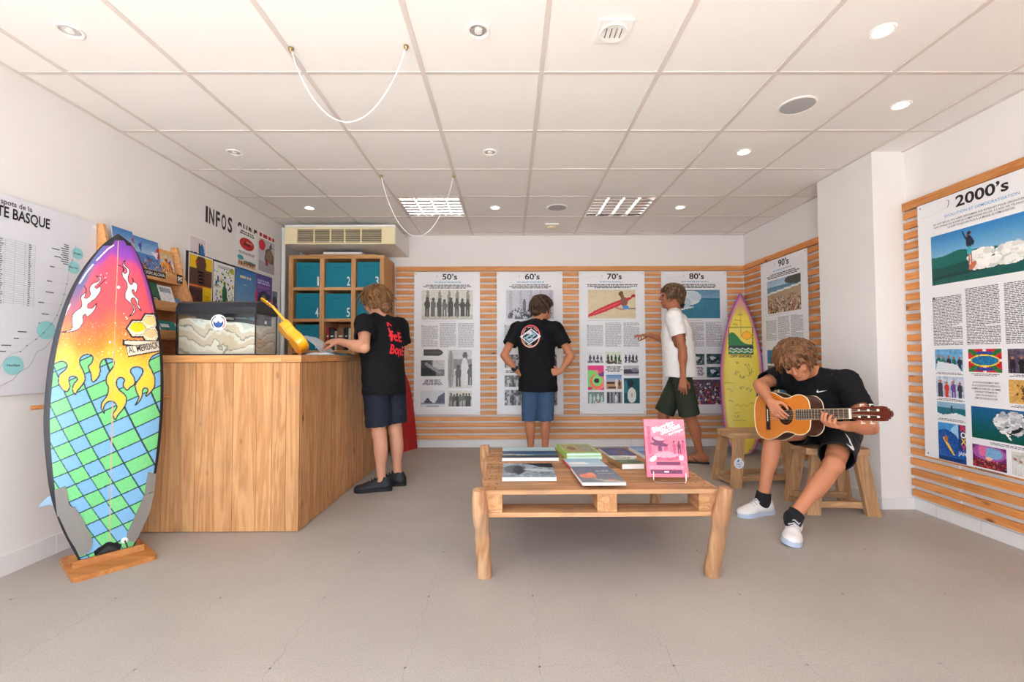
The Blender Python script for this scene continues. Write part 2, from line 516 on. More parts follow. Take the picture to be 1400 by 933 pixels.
MAT['panel'] = M('white_panel_plastic', (238, 238, 242), .4, var=.005)
MAT['screw'] = M('steel_screw', (120, 120, 125), .35, metal=.9)
MAT['white_plastic'] = M('white_plastic', (240, 239, 236), .4)
MAT['cream'] = M('aged_cream_plastic', (236, 222, 182), .45)
MAT['black'] = M('black_plastic', (26, 27, 32), .4)
MAT['ink'] = M('black_lettering', (28, 24, 24), .6)
MAT['chrome'] = M('chrome_wire', (210, 210, 212), .2, metal=1)
MAT['silver'] = M('polished_louvre_aluminium', (225, 222, 220), .16, metal=1)
MAT['grille'] = M('grey_speaker_grille', (176, 176, 180), .6, bump=.2, bscale=600)

# ------------------------------------------------------------------ the room
XL, XR, YB, ZC = -2.487, 2.809, 5.385, 2.51
PX0, PY0, PY1 = 2.577, 3.172, 3.742
def struct(name, mb, mat): return tag(mb.build(name, mat), kind='structure')
fl = struct('floor', MB().box((XL - .1, FRONT_Y - .1, -.12), (XR + .1, YB + .1, -.006)), MAT['seam'])
wl = struct('wall_left', MB().box((XL - .12, FRONT_Y, -.006), (XL, YB + .12, 2.7)), MAT['wall'])
wb = struct('wall_back', MB().box((XL, YB, -.006), (XR + .12, YB + .12, 2.7)), MAT['wall'])
wr = struct('wall_right', MB().box((XR, FRONT_Y, -.006), (XR + .12, YB, 2.7)), MAT['wall'])
struct('wall_right_pillar', MB().box((PX0, PY0, -.006), (XR, PY1, 2.7)), MAT['wall'])
wf = MB().box((XL - .12, FRONT_Y - .15, -.006), (OPEN_X0, FRONT_Y, 2.7)).box((OPEN_X1, FRONT_Y - .15, -.006), (XR + .12, FRONT_Y, 2.7)).box((OPEN_X0, FRONT_Y - .15, OPEN_Z1), (OPEN_X1, FRONT_Y, 2.7))
struct('wall_front', wf, MAT['wall'])
tag(MB().box((-12, -14, -.15), (12, FRONT_Y - .1, -.03)).build('pavement', MAT['concrete']), kind='structure')
ce = struct('ceiling', MB().box((XL - .12, FRONT_Y - .15, 2.56), (XR + .12, YB + .12, 2.72)), MAT['wall'])

# ceiling: lay-in tiles in an exposed grid
GX0, GY0, GP = -2.2336, 2.2693, 0.6
cell = MB().box((-.29, -.29, 0), (.29, .29, .014)).build('ceiling_tile', MAT['tile'], origin=(0, 0, 0))
cellmesh = cell.data; bpy.data.objects.remove(cell)
TROFFER = {(2, 3), (5, 3)}
for i in range(-1, 9):
    for j in range(-6, 6):
        x0, x1 = max(XL, GX0 + GP * i), min(XR, GX0 + GP * (i + 1)); y0, y1 = max(FRONT_Y, GY0 + GP * j), min(YB, GY0 + GP * (j + 1))
        if x1 - x0 < .03 or y1 - y0 < .03 or (i, j) in TROFFER: continue
        o = bpy.data.objects.new('ceiling_tile', cellmesh); C.objects.link(o); o.parent = ce
        o.location = V(((x0 + x1) / 2, (y0 + y1) / 2, ZC + .003)) - BASE['ceiling']
        o.scale = ((x1 - x0 - .02) / .58, (y1 - y0 - .02) / .58, 1)
def ceil_bar(lo, hi): return MB().box(lo, hi).build('grid_bar', MAT['bar'], ce)
for i in range(0, 9):
    x = GX0 + GP * i; ceil_bar((x - .012, FRONT_Y, ZC - .001), (x + .012, YB, ZC + .03))
for j in range(-5, 6):
    y = GY0 + GP * j; ceil_bar((XL, y - .0115, ZC - .0005), (XR, y + .0115, ZC + .03))
for lo, hi in (((XL, FRONT_Y, ZC - .002), (XL + .022, YB, ZC + .02)), ((XR - .022, FRONT_Y, ZC - .002), (XR, YB, ZC + .02)), ((XL, YB - .022, ZC - .002), (XR, YB, ZC + .02))):
    MB().box(lo, hi).build('edge_trim', MAT['bar'], ce)

# floor: interlocking vinyl tiles
FP, FX, FY = 0.4625, 0.100, 1.600
def tooth(n=9, a=.007):
    pts = []
    for k in range(n):
        t0, t1 = k / n, (k + 1) / n
        s = a if k % 2 else -a
        if k in (0, n - 1): s = 0
        pts += [(t0 + .012, s), (t1 - .012, s)]
    return pts
TT = tooth()
def tile_outline():
    p = []
    p += [(t * FP, s) for t, s in TT]
    p += [(FP + s, t * FP) for t, s in TT]
    p += [(t * FP, FP + s) for t, s in reversed(TT)]
    p += [(s, t * FP) for t, s in reversed(TT)]
    c = FP / 2
    return [(c + (x - c) * .9984, c + (y - c) * .9984) for x, y in p]
OUT = tile_outline()
def tile_mesh():
    n = len(OUT)
    vs = [(x, y, 0) for x, y in OUT] + [(x, y, -.006) for x, y in OUT]
    fs = [tuple(range(n))] + [(i, i + n, (i + 1) % n + n, (i + 1) % n) for i in range(n)]
    bm = bmesh.new(); bv = [bm.verts.new(v) for v in vs]
    for f in fs: bm.faces.new([bv[i] for i in f])
    bmesh.ops.recalc_face_normals(bm, faces=bm.faces[:])
    return bm
_bm = tile_mesh(); TM = bpy.data.meshes.new('floor_tile'); _bm.to_mesh(TM); _bm.free(); TM.materials.append(MAT['floor'])
for i in range(-6, 7):
    for j in range(-6, 9):
        x, y = FX + FP * i, FY + FP * j
        if x > XR or y > YB or x + FP < XL or y + FP < FRONT_Y: continue
        me = TM
        if x < XL + .01 or y < FRONT_Y + .01 or x + FP > XR - .01 or y + FP > YB - .01:
            bm = tile_mesh()
            for co, no in (((XL - x, 0, 0), (-1, 0, 0)), ((XR - x, 0, 0), (1, 0, 0)), ((0, YB - y, 0), (0, 1, 0)), ((0, FRONT_Y - y, 0), (0, -1, 0))):
                bmesh.ops.bisect_plane(bm, geom=bm.verts[:] + bm.edges[:] + bm.faces[:], plane_co=co, plane_no=no, clear_outer=True)
            if len(bm.faces) < 1: bm.free(); continue
            me = bpy.data.meshes.new('floor_tile'); bm.to_mesh(me); bm.free(); me.materials.append(MAT['floor'])
        o = bpy.data.objects.new('floor_tile', me); C.objects.link(o); o.parent = fl
        o.location = V((x, y, 0)) - BASE['floor']

# skirting boards of white tiles
def skirting(name, a, b, h, step, off, n_in):
    a, b = V(a), V(b); L = (b - a).length; d = (b - a).normalized(); n_in = V(n_in)
    t = thing(name, None, None, a, kind='structure')
    s = 0.0; first = True
    while s < L - .01:
        e = min(L, s + (off if first else step)); first = False
        p, q = a + d * (s + .0012), a + d * (e - .0012)
        m = MB(); c = (p + q) / 2 + n_in * .005 + V((0, 0, h / 2))
        m.obox(c, (d, n_in, V((0, 0, 1))), ((q - p).length / 2, .005, h / 2), .0015)
        m.build('skirting_tile', MAT['skirt'], t)
        s = e
skirting('baseboard_left', (XL, FRONT_Y, 0), (XL, YB, 0), .10, .45, .38, (1, 0, 0))
skirting('baseboard_back', (XL, YB, 0), (XR, YB, 0), .088, .31, .2, (0, -1, 0))
skirting('baseboard_right', (XR, FRONT_Y, 0), (XR, PY0, 0), .08, .285, .30, (-1, 0, 0))
skirting('baseboard_pillar_front', (PX0 - .01, PY0, 0), (XR - .01, PY0, 0), .08, .3, .3, (0, -1, 0))
skirting('baseboard_pillar_side', (PX0, PY0, 0), (PX0, PY1, 0), .08, .285, .25, (-1, 0, 0))
skirting('baseboard_right_far', (XR, PY1, 0), (XR, YB, 0), .08, .3, .3, (-1, 0, 0))

# ------------------------------------------------------------------ slatted panelling
def slat_wall(label, a, b, n_in, mat, batten_step=.47):
    """horizontal slats between the floor points a and b, standing on battens off the wall"""
    a, b = V(a), V(b); L = (b - a).length; d = (b - a).normalized(); n_in = V(n_in)
    t = thing('slat_panelling', label, 'wall panelling', (a + b) / 2)
    def one(h):
        m = MB(); m.obox((a + b) / 2 + n_in * .021 + V((0, 0, h / 2)), (d, n_in, V((0, 0, 1))), (L / 2, .009, h / 2), .0025)
        return m.build('slat', mat, t)
    s0 = one(.046)
    for k in range(28):
        z = .098 + .07104 * k
        o = s0 if k == 0 else copy_of(s0, parent=t)
        o.location = (rnd.uniform(-.002, .002), 0, z + rnd.uniform(-.0008, .0008)) if abs(d.x) > .5 else (0, rnd.uniform(-.002, .002), z)
    r = MB(); r.obox((a + b) / 2 + n_in * .024 + V((0, 0, 2.104)), (d, n_in, V((0, 0, 1))), (L / 2, .014, .028), .003)
    r.build('top_rail', mat, t)
    s = .08
    while s < L:
        m = MB(); m.obox(a + d * s + n_in * .006 + V((0, 0, 1.09)), (d, n_in, V((0, 0, 1))), (.018, .006, 1.0))
        m.build('batten', MAT['wall'], t); s += batten_step
    return t
slat_wall('long pine slat panelling covering the back wall behind four panels', (-1.34, YB, 0), (XR - .032, YB, 0), (0, -1, 0), MAT['slat'])
slat_wall('short pine slat panelling behind the corner surfboard and the 90s panel', (XR, PY1 + .003, 0), (XR, YB - .04, 0), (-1, 0, 0), MAT['slatY'])
slat_wall('pine slat panelling behind the large 2000s panel at the right', (XR, .9, 0), (XR, PY0 - .012, 0), (-1, 0, 0), MAT['slatY'])
# ------------------------------------------------------------------ painted surfboard on its stand
BC = V((-2.10, 2.43, 0)); BS = V((.62, .78, 0)).normalized(); BN = V((.78, -.62, 0)).normalized()
def bd(s, z, w=0.0): return BC + BS * s + BN * w + V((0, 0, z))
_L = [(-.000, 1.733), (-.06, 1.661), (-.128, 1.534), (-.179, 1.397), (-.215, 1.248), (-.242, 1.067), (-.253, .889), (-.255, .748), (-.244, .57), (-.223, .389), (-.181, .218), (-.117, .042)]
_R = [(.006, 1.733), (.076, 1.667), (.143, 1.494), (.186, 1.312), (.214, 1.106), (.224, .897), (.221, .691), (.202, .448), (.166, .254), (.121, .088), (.097, .037)]
def _prof(tab):
    sp = spline(tab, closed=False, n=8); sp = sorted(sp, key=lambda p: p[1]); return np.array([p[1] for p in sp]), np.array([p[0] for p in sp])
_lz, _ls = _prof(_L); _rz, _rs = _prof(_R)
# plane-to-artwork map of the painted deck (artwork units)
AH = [392.2783, 8.85077, 149.4514, 160.21024, -254.3156, 768.17215, 0.33003, 0.01396]
def to_art(s, z):
    d = AH[6] * s + AH[7] * z + 1; return (AH[0] * s + AH[1] * z + AH[2]) / d, (AH[3] * s + AH[4] * z + AH[5]) / d
def from_art(x, y):
    a = np.array([[AH[0] - AH[6] * x, AH[1] - AH[7] * x], [AH[3] - AH[6] * y, AH[4] - AH[7] * y]]); return np.linalg.solve(a, np.array([x - AH[2], y - AH[5]]))
def seg_dist(x, y, pts, closed=True):
    d = np.full(x.shape, 1e9); n = len(pts)
    for i in range(n if closed else n - 1):
        ax, ay = pts[i]; bx, by = pts[(i + 1) % n]; dx, dy = bx - ax, by - ay; L = dx * dx + dy * dy + 1e-9
        x0, x1, y0, y1 = min(ax, bx) - 3, max(ax, bx) + 3, min(ay, by) - 3, max(ay, by) + 3
        m = (x > x0) & (x < x1) & (y > y0) & (y < y1)
        if not m.any(): continue
        px, py = x[m], y[m]; t = np.clip(((px - ax) * dx + (py - ay) * dy) / L, 0, 1)
        d[m] = np.minimum(d[m], np.hypot(px - ax - t * dx, py - ay - t * dy))
    return d
ZA = lambda l: [(50 + x / 7.179, 310 + y / 7.179) for x, y in l]
ZB = lambda l: [(50 + x / 6.221, 430 + y / 6.221) for x, y in l]
FL1 = ZB([(215, 152), (300, 127)]) + ZA([(352, 915), (360, 860), (400, 822), (440, 790), (446, 740), (435, 700), (450, 672), (478, 650), (486, 618), (470, 583), (492, 622), (478, 675), (468, 700), (500, 702), (530, 665), (520, 610), (550, 560), (595, 545), (622, 515), (580, 484), (628, 500), (634, 522), (605, 560), (570, 592), (598, 607), (630, 560), (678, 518), (640, 552), (618, 580), (632, 615), (600, 680), (540, 735), (505, 760), (500, 795), (535, 805), (568, 778), (588, 753), (578, 800), (545, 850), (495, 885), (482, 858), (455, 880), (458, 925)]) + ZB([(395, 70), (360, 122), (300, 147)])
FL2 = ZA([(800, 378), (845, 398), (858, 425), (838, 455), (850, 500), (885, 550), (890, 600), (868, 660), (875, 710), (920, 750), (952, 800), (945, 840), (908, 882), (952, 855), (967, 820), (957, 780), (925, 735), (935, 705), (962, 705), (985, 750), (990, 780), (1027, 828), (1015, 788), (997, 765), (1000, 720), (970, 690), (945, 655), (935, 628), (952, 620), (972, 650), (990, 600), (985, 560), (958, 545), (948, 520), (938, 503), (948, 545), (930, 570), (905, 545), (897, 500), (912, 450), (905, 415), (878, 393), (858, 362), (870, 333), (850, 352), (850, 385), (880, 415), (888, 445), (866, 462), (848, 440), (850, 412), (830, 388)])
TL = ZB([(120, 452), (180, 410), (230, 402), (262, 430), (245, 475), (200, 510), (188, 560), (200, 610), (240, 655), (268, 652), (285, 610), (275, 560), (290, 532), (328, 530), (348, 555), (320, 590), (305, 640), (330, 682), (345, 655), (390, 600), (415, 550), (400, 490), (372, 430), (370, 380), (400, 350), (440, 340), (478, 360), (470, 410), (440, 445), (460, 500), (475, 575), (520, 545), (540, 490), (540, 430), (560, 390), (600, 377), (650, 385), (662, 420), (635, 470), (600, 520), (592, 580), (610, 620), (600, 690), (560, 745), (548, 790), (575, 842), (572, 790), (600, 750), (640, 740), (675, 765), (680, 800), (650, 850), (670, 897), (690, 860), (740, 800), (765, 740), (755, 690), (700, 640), (678, 590), (690, 550), (720, 537), (748, 560), (735, 600), (765, 645), (800, 620), (835, 590), (830, 540), (800, 490), (810, 460), (850, 448), (895, 460), (905, 490), (880, 540), (840, 600), (850, 660), (870, 710), (840, 772), (872, 745), (897, 700), (905, 640), (935, 628), (950, 650), (930, 692), (947, 690), (985, 650), (1010, 610), (1010, 540), (985, 480), (960, 430), (965, 390), (1000, 350), (1080, 320)])
FL1, FL2, TL = spline(FL1, n=3), spline(FL2, n=3), spline(TL, closed=False, n=4)
def board_art(x, y, u, z):
    col = np.zeros(x.shape + (3,))
    stops = [(330, (120, 62, 176)), (352, (158, 72, 190)), (362, (236, 84, 130)), (378, (255, 92, 112)), (425, (255, 98, 104)), (448, (255, 128, 78)), (470, (255, 158, 52)), (488, (255, 205, 60)), (505, (255, 226, 70)), (620, (252, 220, 50))]
    ys = [a for a, _ in stops]; yy = y + 6 * np.sin(x * .09) + 3 * np.sin(x * .21 + 1)
    for k in range(3): col[..., k] = np.interp(yy, ys, [c[k] for _, c in stops])
    r = np.random.RandomState(3)
    blue = np.clip((-.66 - u) / .14, 0, 1) * np.clip((445 - y) / 60, 0, 1); col = col * (1 - blue[..., None]) + np.array((92, 100, 160)) * blue[..., None]
    pur = np.clip((u - .78) / .1, 0, 1) * np.clip((440 - y) / 40, 0, 1); col = col * (1 - pur[..., None]) + np.array((170, 80, 180)) * pur[..., None]
    n = r.rand(*x.shape); sp = (y > 440) & (y < 520) & (n > .965); col[sp] = col[sp] * .4 + np.array((255, 250, 220)) * .6
    for _ in range(60):
        cx, cy = r.uniform(80, 215), r.normal(480, 22); m = np.hypot(x - cx, y - cy) < r.uniform(.4, 1.1); col[m] = (255, 250, 225)
    for cx, cy, q in ((162, 393, 2.1), (144, 380, .9), (146, 374, .7), (138, 376, .7), (145, 387, .8), (150, 468, 1.6), (172, 434, 1), (169, 429, .8)):
        col[np.hypot(x - cx, y - cy) < q] = (255, 240, 235)
    for f in (FL1, FL2):
        col[inpoly(x, y, f)] = (255, 255, 255); d = seg_dist(x, y, f); col[d < .55] = (52, 26, 44)
    for pts, w in ((ZA([(755, 183), (700, 220), (640, 280), (592, 330)]), .9), (ZA([(556, 372), (500, 440), (455, 510), (428, 552)]), 1.0), (ZA([(335, 762), (300, 830), (262, 925)]) + [(85, 446), (80, 465)], .9), ):  # white highlights along the left rail, painted into the deck colour
        col[seg_dist(x, y, pts, False) < w] = (255, 248, 246)
    # checker of green and blue cells below the flames
    reg = inpoly(x, y, TL + [(260, 500), (260, 900), (0, 900), (0, 500)])
    a = (y + .44 * (x - 150)) / 20.8 + .13
    bb = x - .54 * (y - 600) - .0009 * (y - 600) ** 2; knots = [-60, -20, 10, 40, 66, 92, 119, 150, 192, 238, 280, 330]
    ib = np.interp(bb, knots, np.arange(len(knots)))
    chk = (np.floor(a) + np.floor(ib)) % 2 < 1
    g = np.where(chk[..., None], np.array((134, 232, 150)), np.array((140, 200, 246))) + (r.rand(*x.shape)[..., None] - .5) * 18
    col[reg] = g[reg]
    la = np.abs(a - np.round(a)) * 20.8 * .92; lb = np.abs(ib - np.round(ib)) * 30
    ln = reg & ((la < .75) | (lb < .95)); col[ln] = (22, 52, 62)
    dT = seg_dist(x, y, TL, False); col[(dT < 2.6) & ~reg] = col[(dT < 2.6) & ~reg] * .45 + np.array((250, 205, 170)) * .55; col[dT < .85] = (20, 48, 60)
    # honeycomb decal
    def hexa(cx, cy, w, h): return [(cx - w, cy), (cx - w * .5, cy - h), (cx + w * .5, cy - h), (cx + w, cy), (cx + w * .5, cy + h), (cx - w * .5, cy + h)]
    H3 = ((188.2, 449.6, 13.4, 9.6, (250, 222, 10)), (205.4, 440.2, 11.6, 9.2, (252, 226, 150)), (207, 457.8, 11.6, 9.2, (252, 214, 158)))
    for cx, cy, w, h, c in H3: col[inpoly(x, y, hexa(cx, cy, w + 3.6, h + 3))] = (56, 26, 48)
    for cx, cy, w, h, c in H3: col[inpoly(x, y, hexa(cx, cy, w + .6, h + .6))] = (250, 246, 214)
    for cx, cy, w, h, c in H3:
        col[inpoly(x, y, hexa(cx, cy, w - 1, h - 1))] = (118, 112, 40); col[inpoly(x, y, hexa(cx, cy, w - 1.5, h - 1.5))] = c
        col[inpoly(x, y, hexa(cx, cy, w - 1.5, h - 1.5)) & (np.hypot((x - cx) / w, (y - cy + 3) / h) > .82) & (y > cy)] = (255, 246, 216)
    Q = lambda l: [(160 + p / 14.35, 425 + q / 14.35) for p, q in l]
    col[inpoly(x, y, Q([(105, 565), (870, 590), (870, 800), (220, 915), (170, 690), (105, 680)]))] = (44, 20, 30)
    col[inpoly(x, y, Q([(145, 590), (845, 600), (850, 640), (330, 680), (150, 660)]))] = (246, 228, 204)
    col[inpoly(x, y, Q([(190, 705), (850, 640), (862, 775), (222, 890)]))] = (250, 238, 216)
    # stringer, rails
    cx_ = np.interp(y, [320, 480, 620, 757], [162, 156, 152, 150]); col[np.abs(x - cx_) < .55] = (238, 186, 150)
    rail = (u < -.905 + .0 * y) | (u > .935); tip = (y < 336) & (np.abs(u) > .45)
    top = (y < 329)
    col[rail | tip | top] = (28, 28, 40)
    col[(z < .075 + .03 * (1 - np.abs(u) * 2.2)) & (np.abs(u) < .45)] = (18, 20, 26)
    return np.clip(col, 0, 255) * .90
sb = thing('surfboard', 'painted shortboard with flames over a green and blue checker, on a wooden stand', 'surfboard', bd(0, 0, 0))
NZ, NU = 560, 190
_u = np.linspace(-1, 1, NU)[None, :]; _t = np.linspace(0, 1, NZ)[:, None]
_zb = .040 + .045 * np.clip(1 - np.abs(_u) / .55, 0, 1)
_z = _zb + (1.733 - _zb) * (1 - (1 - _t) ** 1.0)
_sl = np.interp(_z, _lz, _ls); _sr = np.interp(_z, _rz, _rs)
_s = _sl + (_sr - _sl) * (_u + 1) / 2
_th = .030 * np.clip(np.sin(np.clip((_z - .02) / 1.74, 0, 1) * math.pi) ** .5, .12, 1)
_w = -_th * np.abs(_u) ** 4.5
_ax, _ay = to_art(_s, _z)
_col = board_art(_ax, _ay, _u + 0 * _z, _z)
_pos = np.array(BC)[None, None] + _s[..., None] * np.array(BS) + _w[..., None] * np.array(BN) + _z[..., None] * np.array((0, 0, 1.))
_i = np.arange(NZ * NU).reshape(NZ, NU)
_f = np.stack([_i[:-1, :-1], _i[:-1, 1:], _i[1:, 1:], _i[1:, :-1]], -1).reshape(-1, 4)
me = fast_mesh('deck', _pos.reshape(-1, 3), _f)
at = me.color_attributes.new('Col', 'FLOAT_COLOR', 'POINT')
_c = _col.reshape(-1, 3) / 255.; _c = np.where(_c <= .04045, _c / 12.92, ((_c + .055) / 1.055) ** 2.4)
at.data.foreach_set('color', np.concatenate([_c, np.ones((len(_c), 1))], 1).astype(np.float32).ravel())
link('deck', me, MAT['gloss_print'], sb, smooth=True)
_k = np.linspace(0, 1, 12)[None, :] * math.pi; _zs = slice(0, NZ, 8)
hp = []
for r_ in list(range(0, NZ, 8)) + [NZ - 1]:
    ring = []
    z_, l_, q_, t_ = _z[r_, 0], _sl[r_, 0], _sr[r_, 0], _th[r_, 0]
    for a in np.linspace(0, 1, 15):
        w_ = -t_ - (.034 * (t_ / .03)) * math.sin(a * math.pi) ** .45
        ring.append(bd(l_ + (q_ - l_) * (.5 - .5 * math.cos(a * math.pi)), z_, w_))
    hp.append(ring)
_hv = [p for g in hp for p in g]; _hf = [(i * 15 + k, i * 15 + k + 1, (i + 1) * 15 + k + 1, (i + 1) * 15 + k) for i in range(len(hp) - 1) for k in range(14)]
m = MB(); m._add(_hv, _hf); m.build('hull', M('surfboard_black_resin', (24, 25, 34), .25, coat=.5), sb, smooth=True)
MAT['pad'] = M('grey_traction_foam', (140, 136, 132), .85, var=.06, bump=.35, bscale=420)
def deck_w(s, z):
    l, r = np.interp(z, _lz, _ls), np.interp(z, _rz, _rs); u = (s - l) / max(1e-4, r - l) * 2 - 1
    th = .030 * max(.12, math.sin(min(1, max(0, (z - .02) / 1.74)) * math.pi) ** .5); return -th * min(1, abs(u)) ** 4.5
def pad(poly_art):
    pts = [from_art(*p) for p in poly_art]; m = MB()
    vs = [bd(s, z, deck_w(s, z) + .006) for s, z in pts]; vb = [bd(s, z, deck_w(s, z) - .004) for s, z in pts]; n = len(vs)
    m._add(vs + vb, [tuple(range(n)), tuple(range(2 * n - 1, n - 1, -1))] + [(i, (i + 1) % n, (i + 1) % n + n, i + n) for i in range(n)])
    return m.build('traction_pad', MAT['pad'], sb)
ZD = lambda l: [(30 + x / 6.667, 690 + y / 6.667) for x, y in l]
pad([(75, 671), (90, 665), (94, 690), (102, 697), (104, 706), (79, 707.5)]); pad(ZD([(330, 92), (478, 22), (545, 120), (590, 215), (640, 320), (630, 385), (610, 430), (535, 478), (430, 310)]))
pad([(203, 646), (215, 649), (212, 673), (198, 676), (200, 664)]); pad([(198, 677), (212, 674), (206, 700), (194, 726), (185, 742), (176, 740), (173, 731), (185, 705)])
def fin(s, z, lean):
    m = MB(); pts = [(0, 0), (.11, 0), (.10, .03), (.07, .075), (.035, .11), (.02, .115), (.03, .07), (.012, .03)]
    d = (-BN + BS * lean).normalized()
    m.prism([bd(s, z + a, -.058) + d * b for a, b in pts], BS * .006)
    return m.build('fin', M('surfboard_fin_resin', (150, 180, 205), .3), sb)
fin(-.165, .30, -1.15); fin(.12, .30, .75); fin(-.01, .16, 0)
m = MB(); _s0, _z0 = from_art(170, 739); m.lathe(bd(_s0, _z0, -.004), BN, [(.015, 0), (.015, .010), (.011, .012), (.007, .010)], 16); m.build('leash_plug', MAT['white_plastic'], sb, smooth=True)
m = MB(); m.tube([bd(_s0, _z0, .008), bd(_s0 + .006, _z0 - .02, .012), bd(_s0 + .012, _z0 - .04, .008), bd(_s0 + .02, _z0 - .05, .004)], .003, 6); m.build('leash_loop', MAT['black'], sb)
_p0 = from_art(160 + 240 / 14.35, 425 + 838 / 14.35); _p1 = from_art(160 + 832 / 14.35, 425 + 728 / 14.35)
_d = _p1 - _p0; _rot = math.atan2(_d[1], _d[0]); _len = float(np.hypot(*_d))
pr = Print(Frame(bd(_p0[0], _p0[1], .0004), BS, (0, 0, 1)))
pr.text('AL MERDICK', 0, 0, .036, (26, 18, 20), 'L', _len, .004, .0008, rot=_rot)
pr.text('CHANNEL ISLANDS SURFBOARDS', -.006, -.040, .006, (60, 40, 40), 'L', _len * .9, 0, .0008, rot=_rot - .28)
pr.build('decal_lettering', MAT['print'], sb)
st = thing('surfboard_stand', 'wooden floor stand with grooved rail holding the painted shortboard', 'stand', bd(0, 0, -.03))
def sprism(m, pts, z0, z1): m.prism([BC + BS * a + BN * b + V((0, 0, z0)) for a, b in pts], (0, 0, z1 - z0)); return m
def rrect(a0, b0, a1, b1, r):
    o = []
    for cx, cy, t0 in ((a1 - r, b1 - r, 0), (a0 + r, b1 - r, 90), (a0 + r, b0 + r, 180), (a1 - r, b0 + r, 270)):
        o += [(cx + r * math.cos(math.radians(t0 + k * 22.5)), cy + r * math.sin(math.radians(t0 + k * 22.5))) for k in range(5)]
    return o
sprism(MB(), rrect(-.165, -.20, .165, .172, .03), 0, .022).build('base_plate', MAT['standwood'], st)
for nm, b0, b1, zz in (('front_rail', .012, .032, .052), ('rear_rail', -.075, -.055, .06)):
    m = MB(); m.prism([BC + BS * -.145 + BN * b0 + V((0, 0, .022)), BC + BS * -.145 + BN * b1 + V((0, 0, .022)), BC + BS * -.145 + BN * (b0 + (b1 - b0) * .6) + V((0, 0, zz)), BC + BS * -.145 + BN * b0 + V((0, 0, zz))], BS * .285); m.build(nm, MAT['standwood'], st)
sprism(MB(), [(-.02, -.135), (.02, -.135), (.02, -.105), (-.02, -.105)], .022, .86).build('upright', MAT['standwood'], st)
m = MB(); m.tube([bd(-.295, .822, -.09), bd(.275, .836, -.09)], .011, 10); m.build('cross_dowel', MAT['standwood'], st)

# ------------------------------------------------------------------ wall map, left edge
XW = XL + .001
FLW = lambda y, z, off=0.0: Frame((XL + off, y, z), (0, 1, 0), (0, 0, 1))
mp = thing('wall_map', 'clear acrylic map of coastal surf spots on the left wall', 'map', (XL, 2.1, .885))
MB().box((XL + .012, 1.25, .885), (XL + .016, 2.715, 1.872)).build('acrylic_sheet', M('pale_acrylic', (222, 224, 234), .2, spec=.5), mp)
fr = FLW(0, 0, .0162); pr = Print(fr)      # u = Y, v = -Z
T = lambda txt, y, z, h, **k: pr.text(txt, y, -z, h, (34, 26, 30), **k)
T('Les spots de la', 2.345, 1.822, .026, align='R', width=.20, bold=.01)
T('C\u00d4TE BASQUE', 2.437, 1.760, .052, align='R', width=.33, bold=.022)
for k in range(30):
    z = 1.655 - k * .0108; pr.rect(2.0, -z, 2.366, -z + .0012, (150, 165, 175))
    for y0, w in ((2.19, .03), (2.335, .014), (2.03, .06)): pr.rect(y0, -z + .0035, y0 + w * rnd.uniform(.6, 1), -z + .0075, (90, 95, 105))
for y in (2.0, 2.14, 2.225, 2.27, 2.317, 2.366): pr.rect(y, -1.655, y + .001, -1.331, (150, 165, 175))
for y, z, r_ in ((2.598, 1.664, .034), (2.578, 1.58, .036), (2.28, 1.031, .048), (2.435, 1.215, .05)): pr.disc(y, -z, r_, r_, (150, 214, 220), .0008)
T('Anglet', 2.598, 1.658, .012, align='C', bold=.01); T('Biarritz', 2.575, 1.574, .012, align='C', bold=.01); T('Hendaye', 2.28, 1.026, .012, align='C', bold=.01)
coast = [(2.585, 1.71), (2.575, 1.66), (2.567, 1.62), (2.55, 1.56), (2.54, 1.48), (2.527, 1.42), (2.51, 1.36), (2.49, 1.30), (2.46, 1.25), (2.42, 1.20), (2.385, 1.165), (2.34, 1.13), (2.31, 1.10), (2.27, 1.09), (2.24, 1.06), (2.21, 1.0), (2.16, .97)]
pr.line([(a, -b) for a, b in coast], .0016, (150, 150, 158))
pr.line([(a, -b) for a, b in ((2.50, 1.22), (2.46, 1.16), (2.43, 1.12), (2.39, 1.10), (2.37, 1.05), (2.35, 1.02), (2.31, 1.0), (2.28, .96), (2.22, .93))], .002, (140, 140, 150))
for a, b in coast[1:13]:
    pr.disc(a, -b, .004, .004, (70, 130, 140)); w = rnd.uniform(.02, .045); L_ = rnd.uniform(.03, .09)
    pr.rect(a - L_, -b, a - .006, -b + .0008, (170, 175, 185)); pr.rect(a - L_ - w - .004, -b - .003, a - L_ - .004, -b + .002, (70, 75, 85))
for k in range(10): pr.rect(2.52 - rnd.uniform(0, .02), -1.70 + k * .012, 2.545, -1.70 + k * .012 + .005, (80, 85, 95))
pr.build('map_print', MAT['print'], mp)
m = MB(); m.lathe((XL, 2.695, 1.845), (1, 0, 0), [(.007, 0), (.007, .016), (.010, .017), (.010, .021), (.006, .022)], 14); m.build('standoff', MAT['white_plastic'], mp, smooth=True)

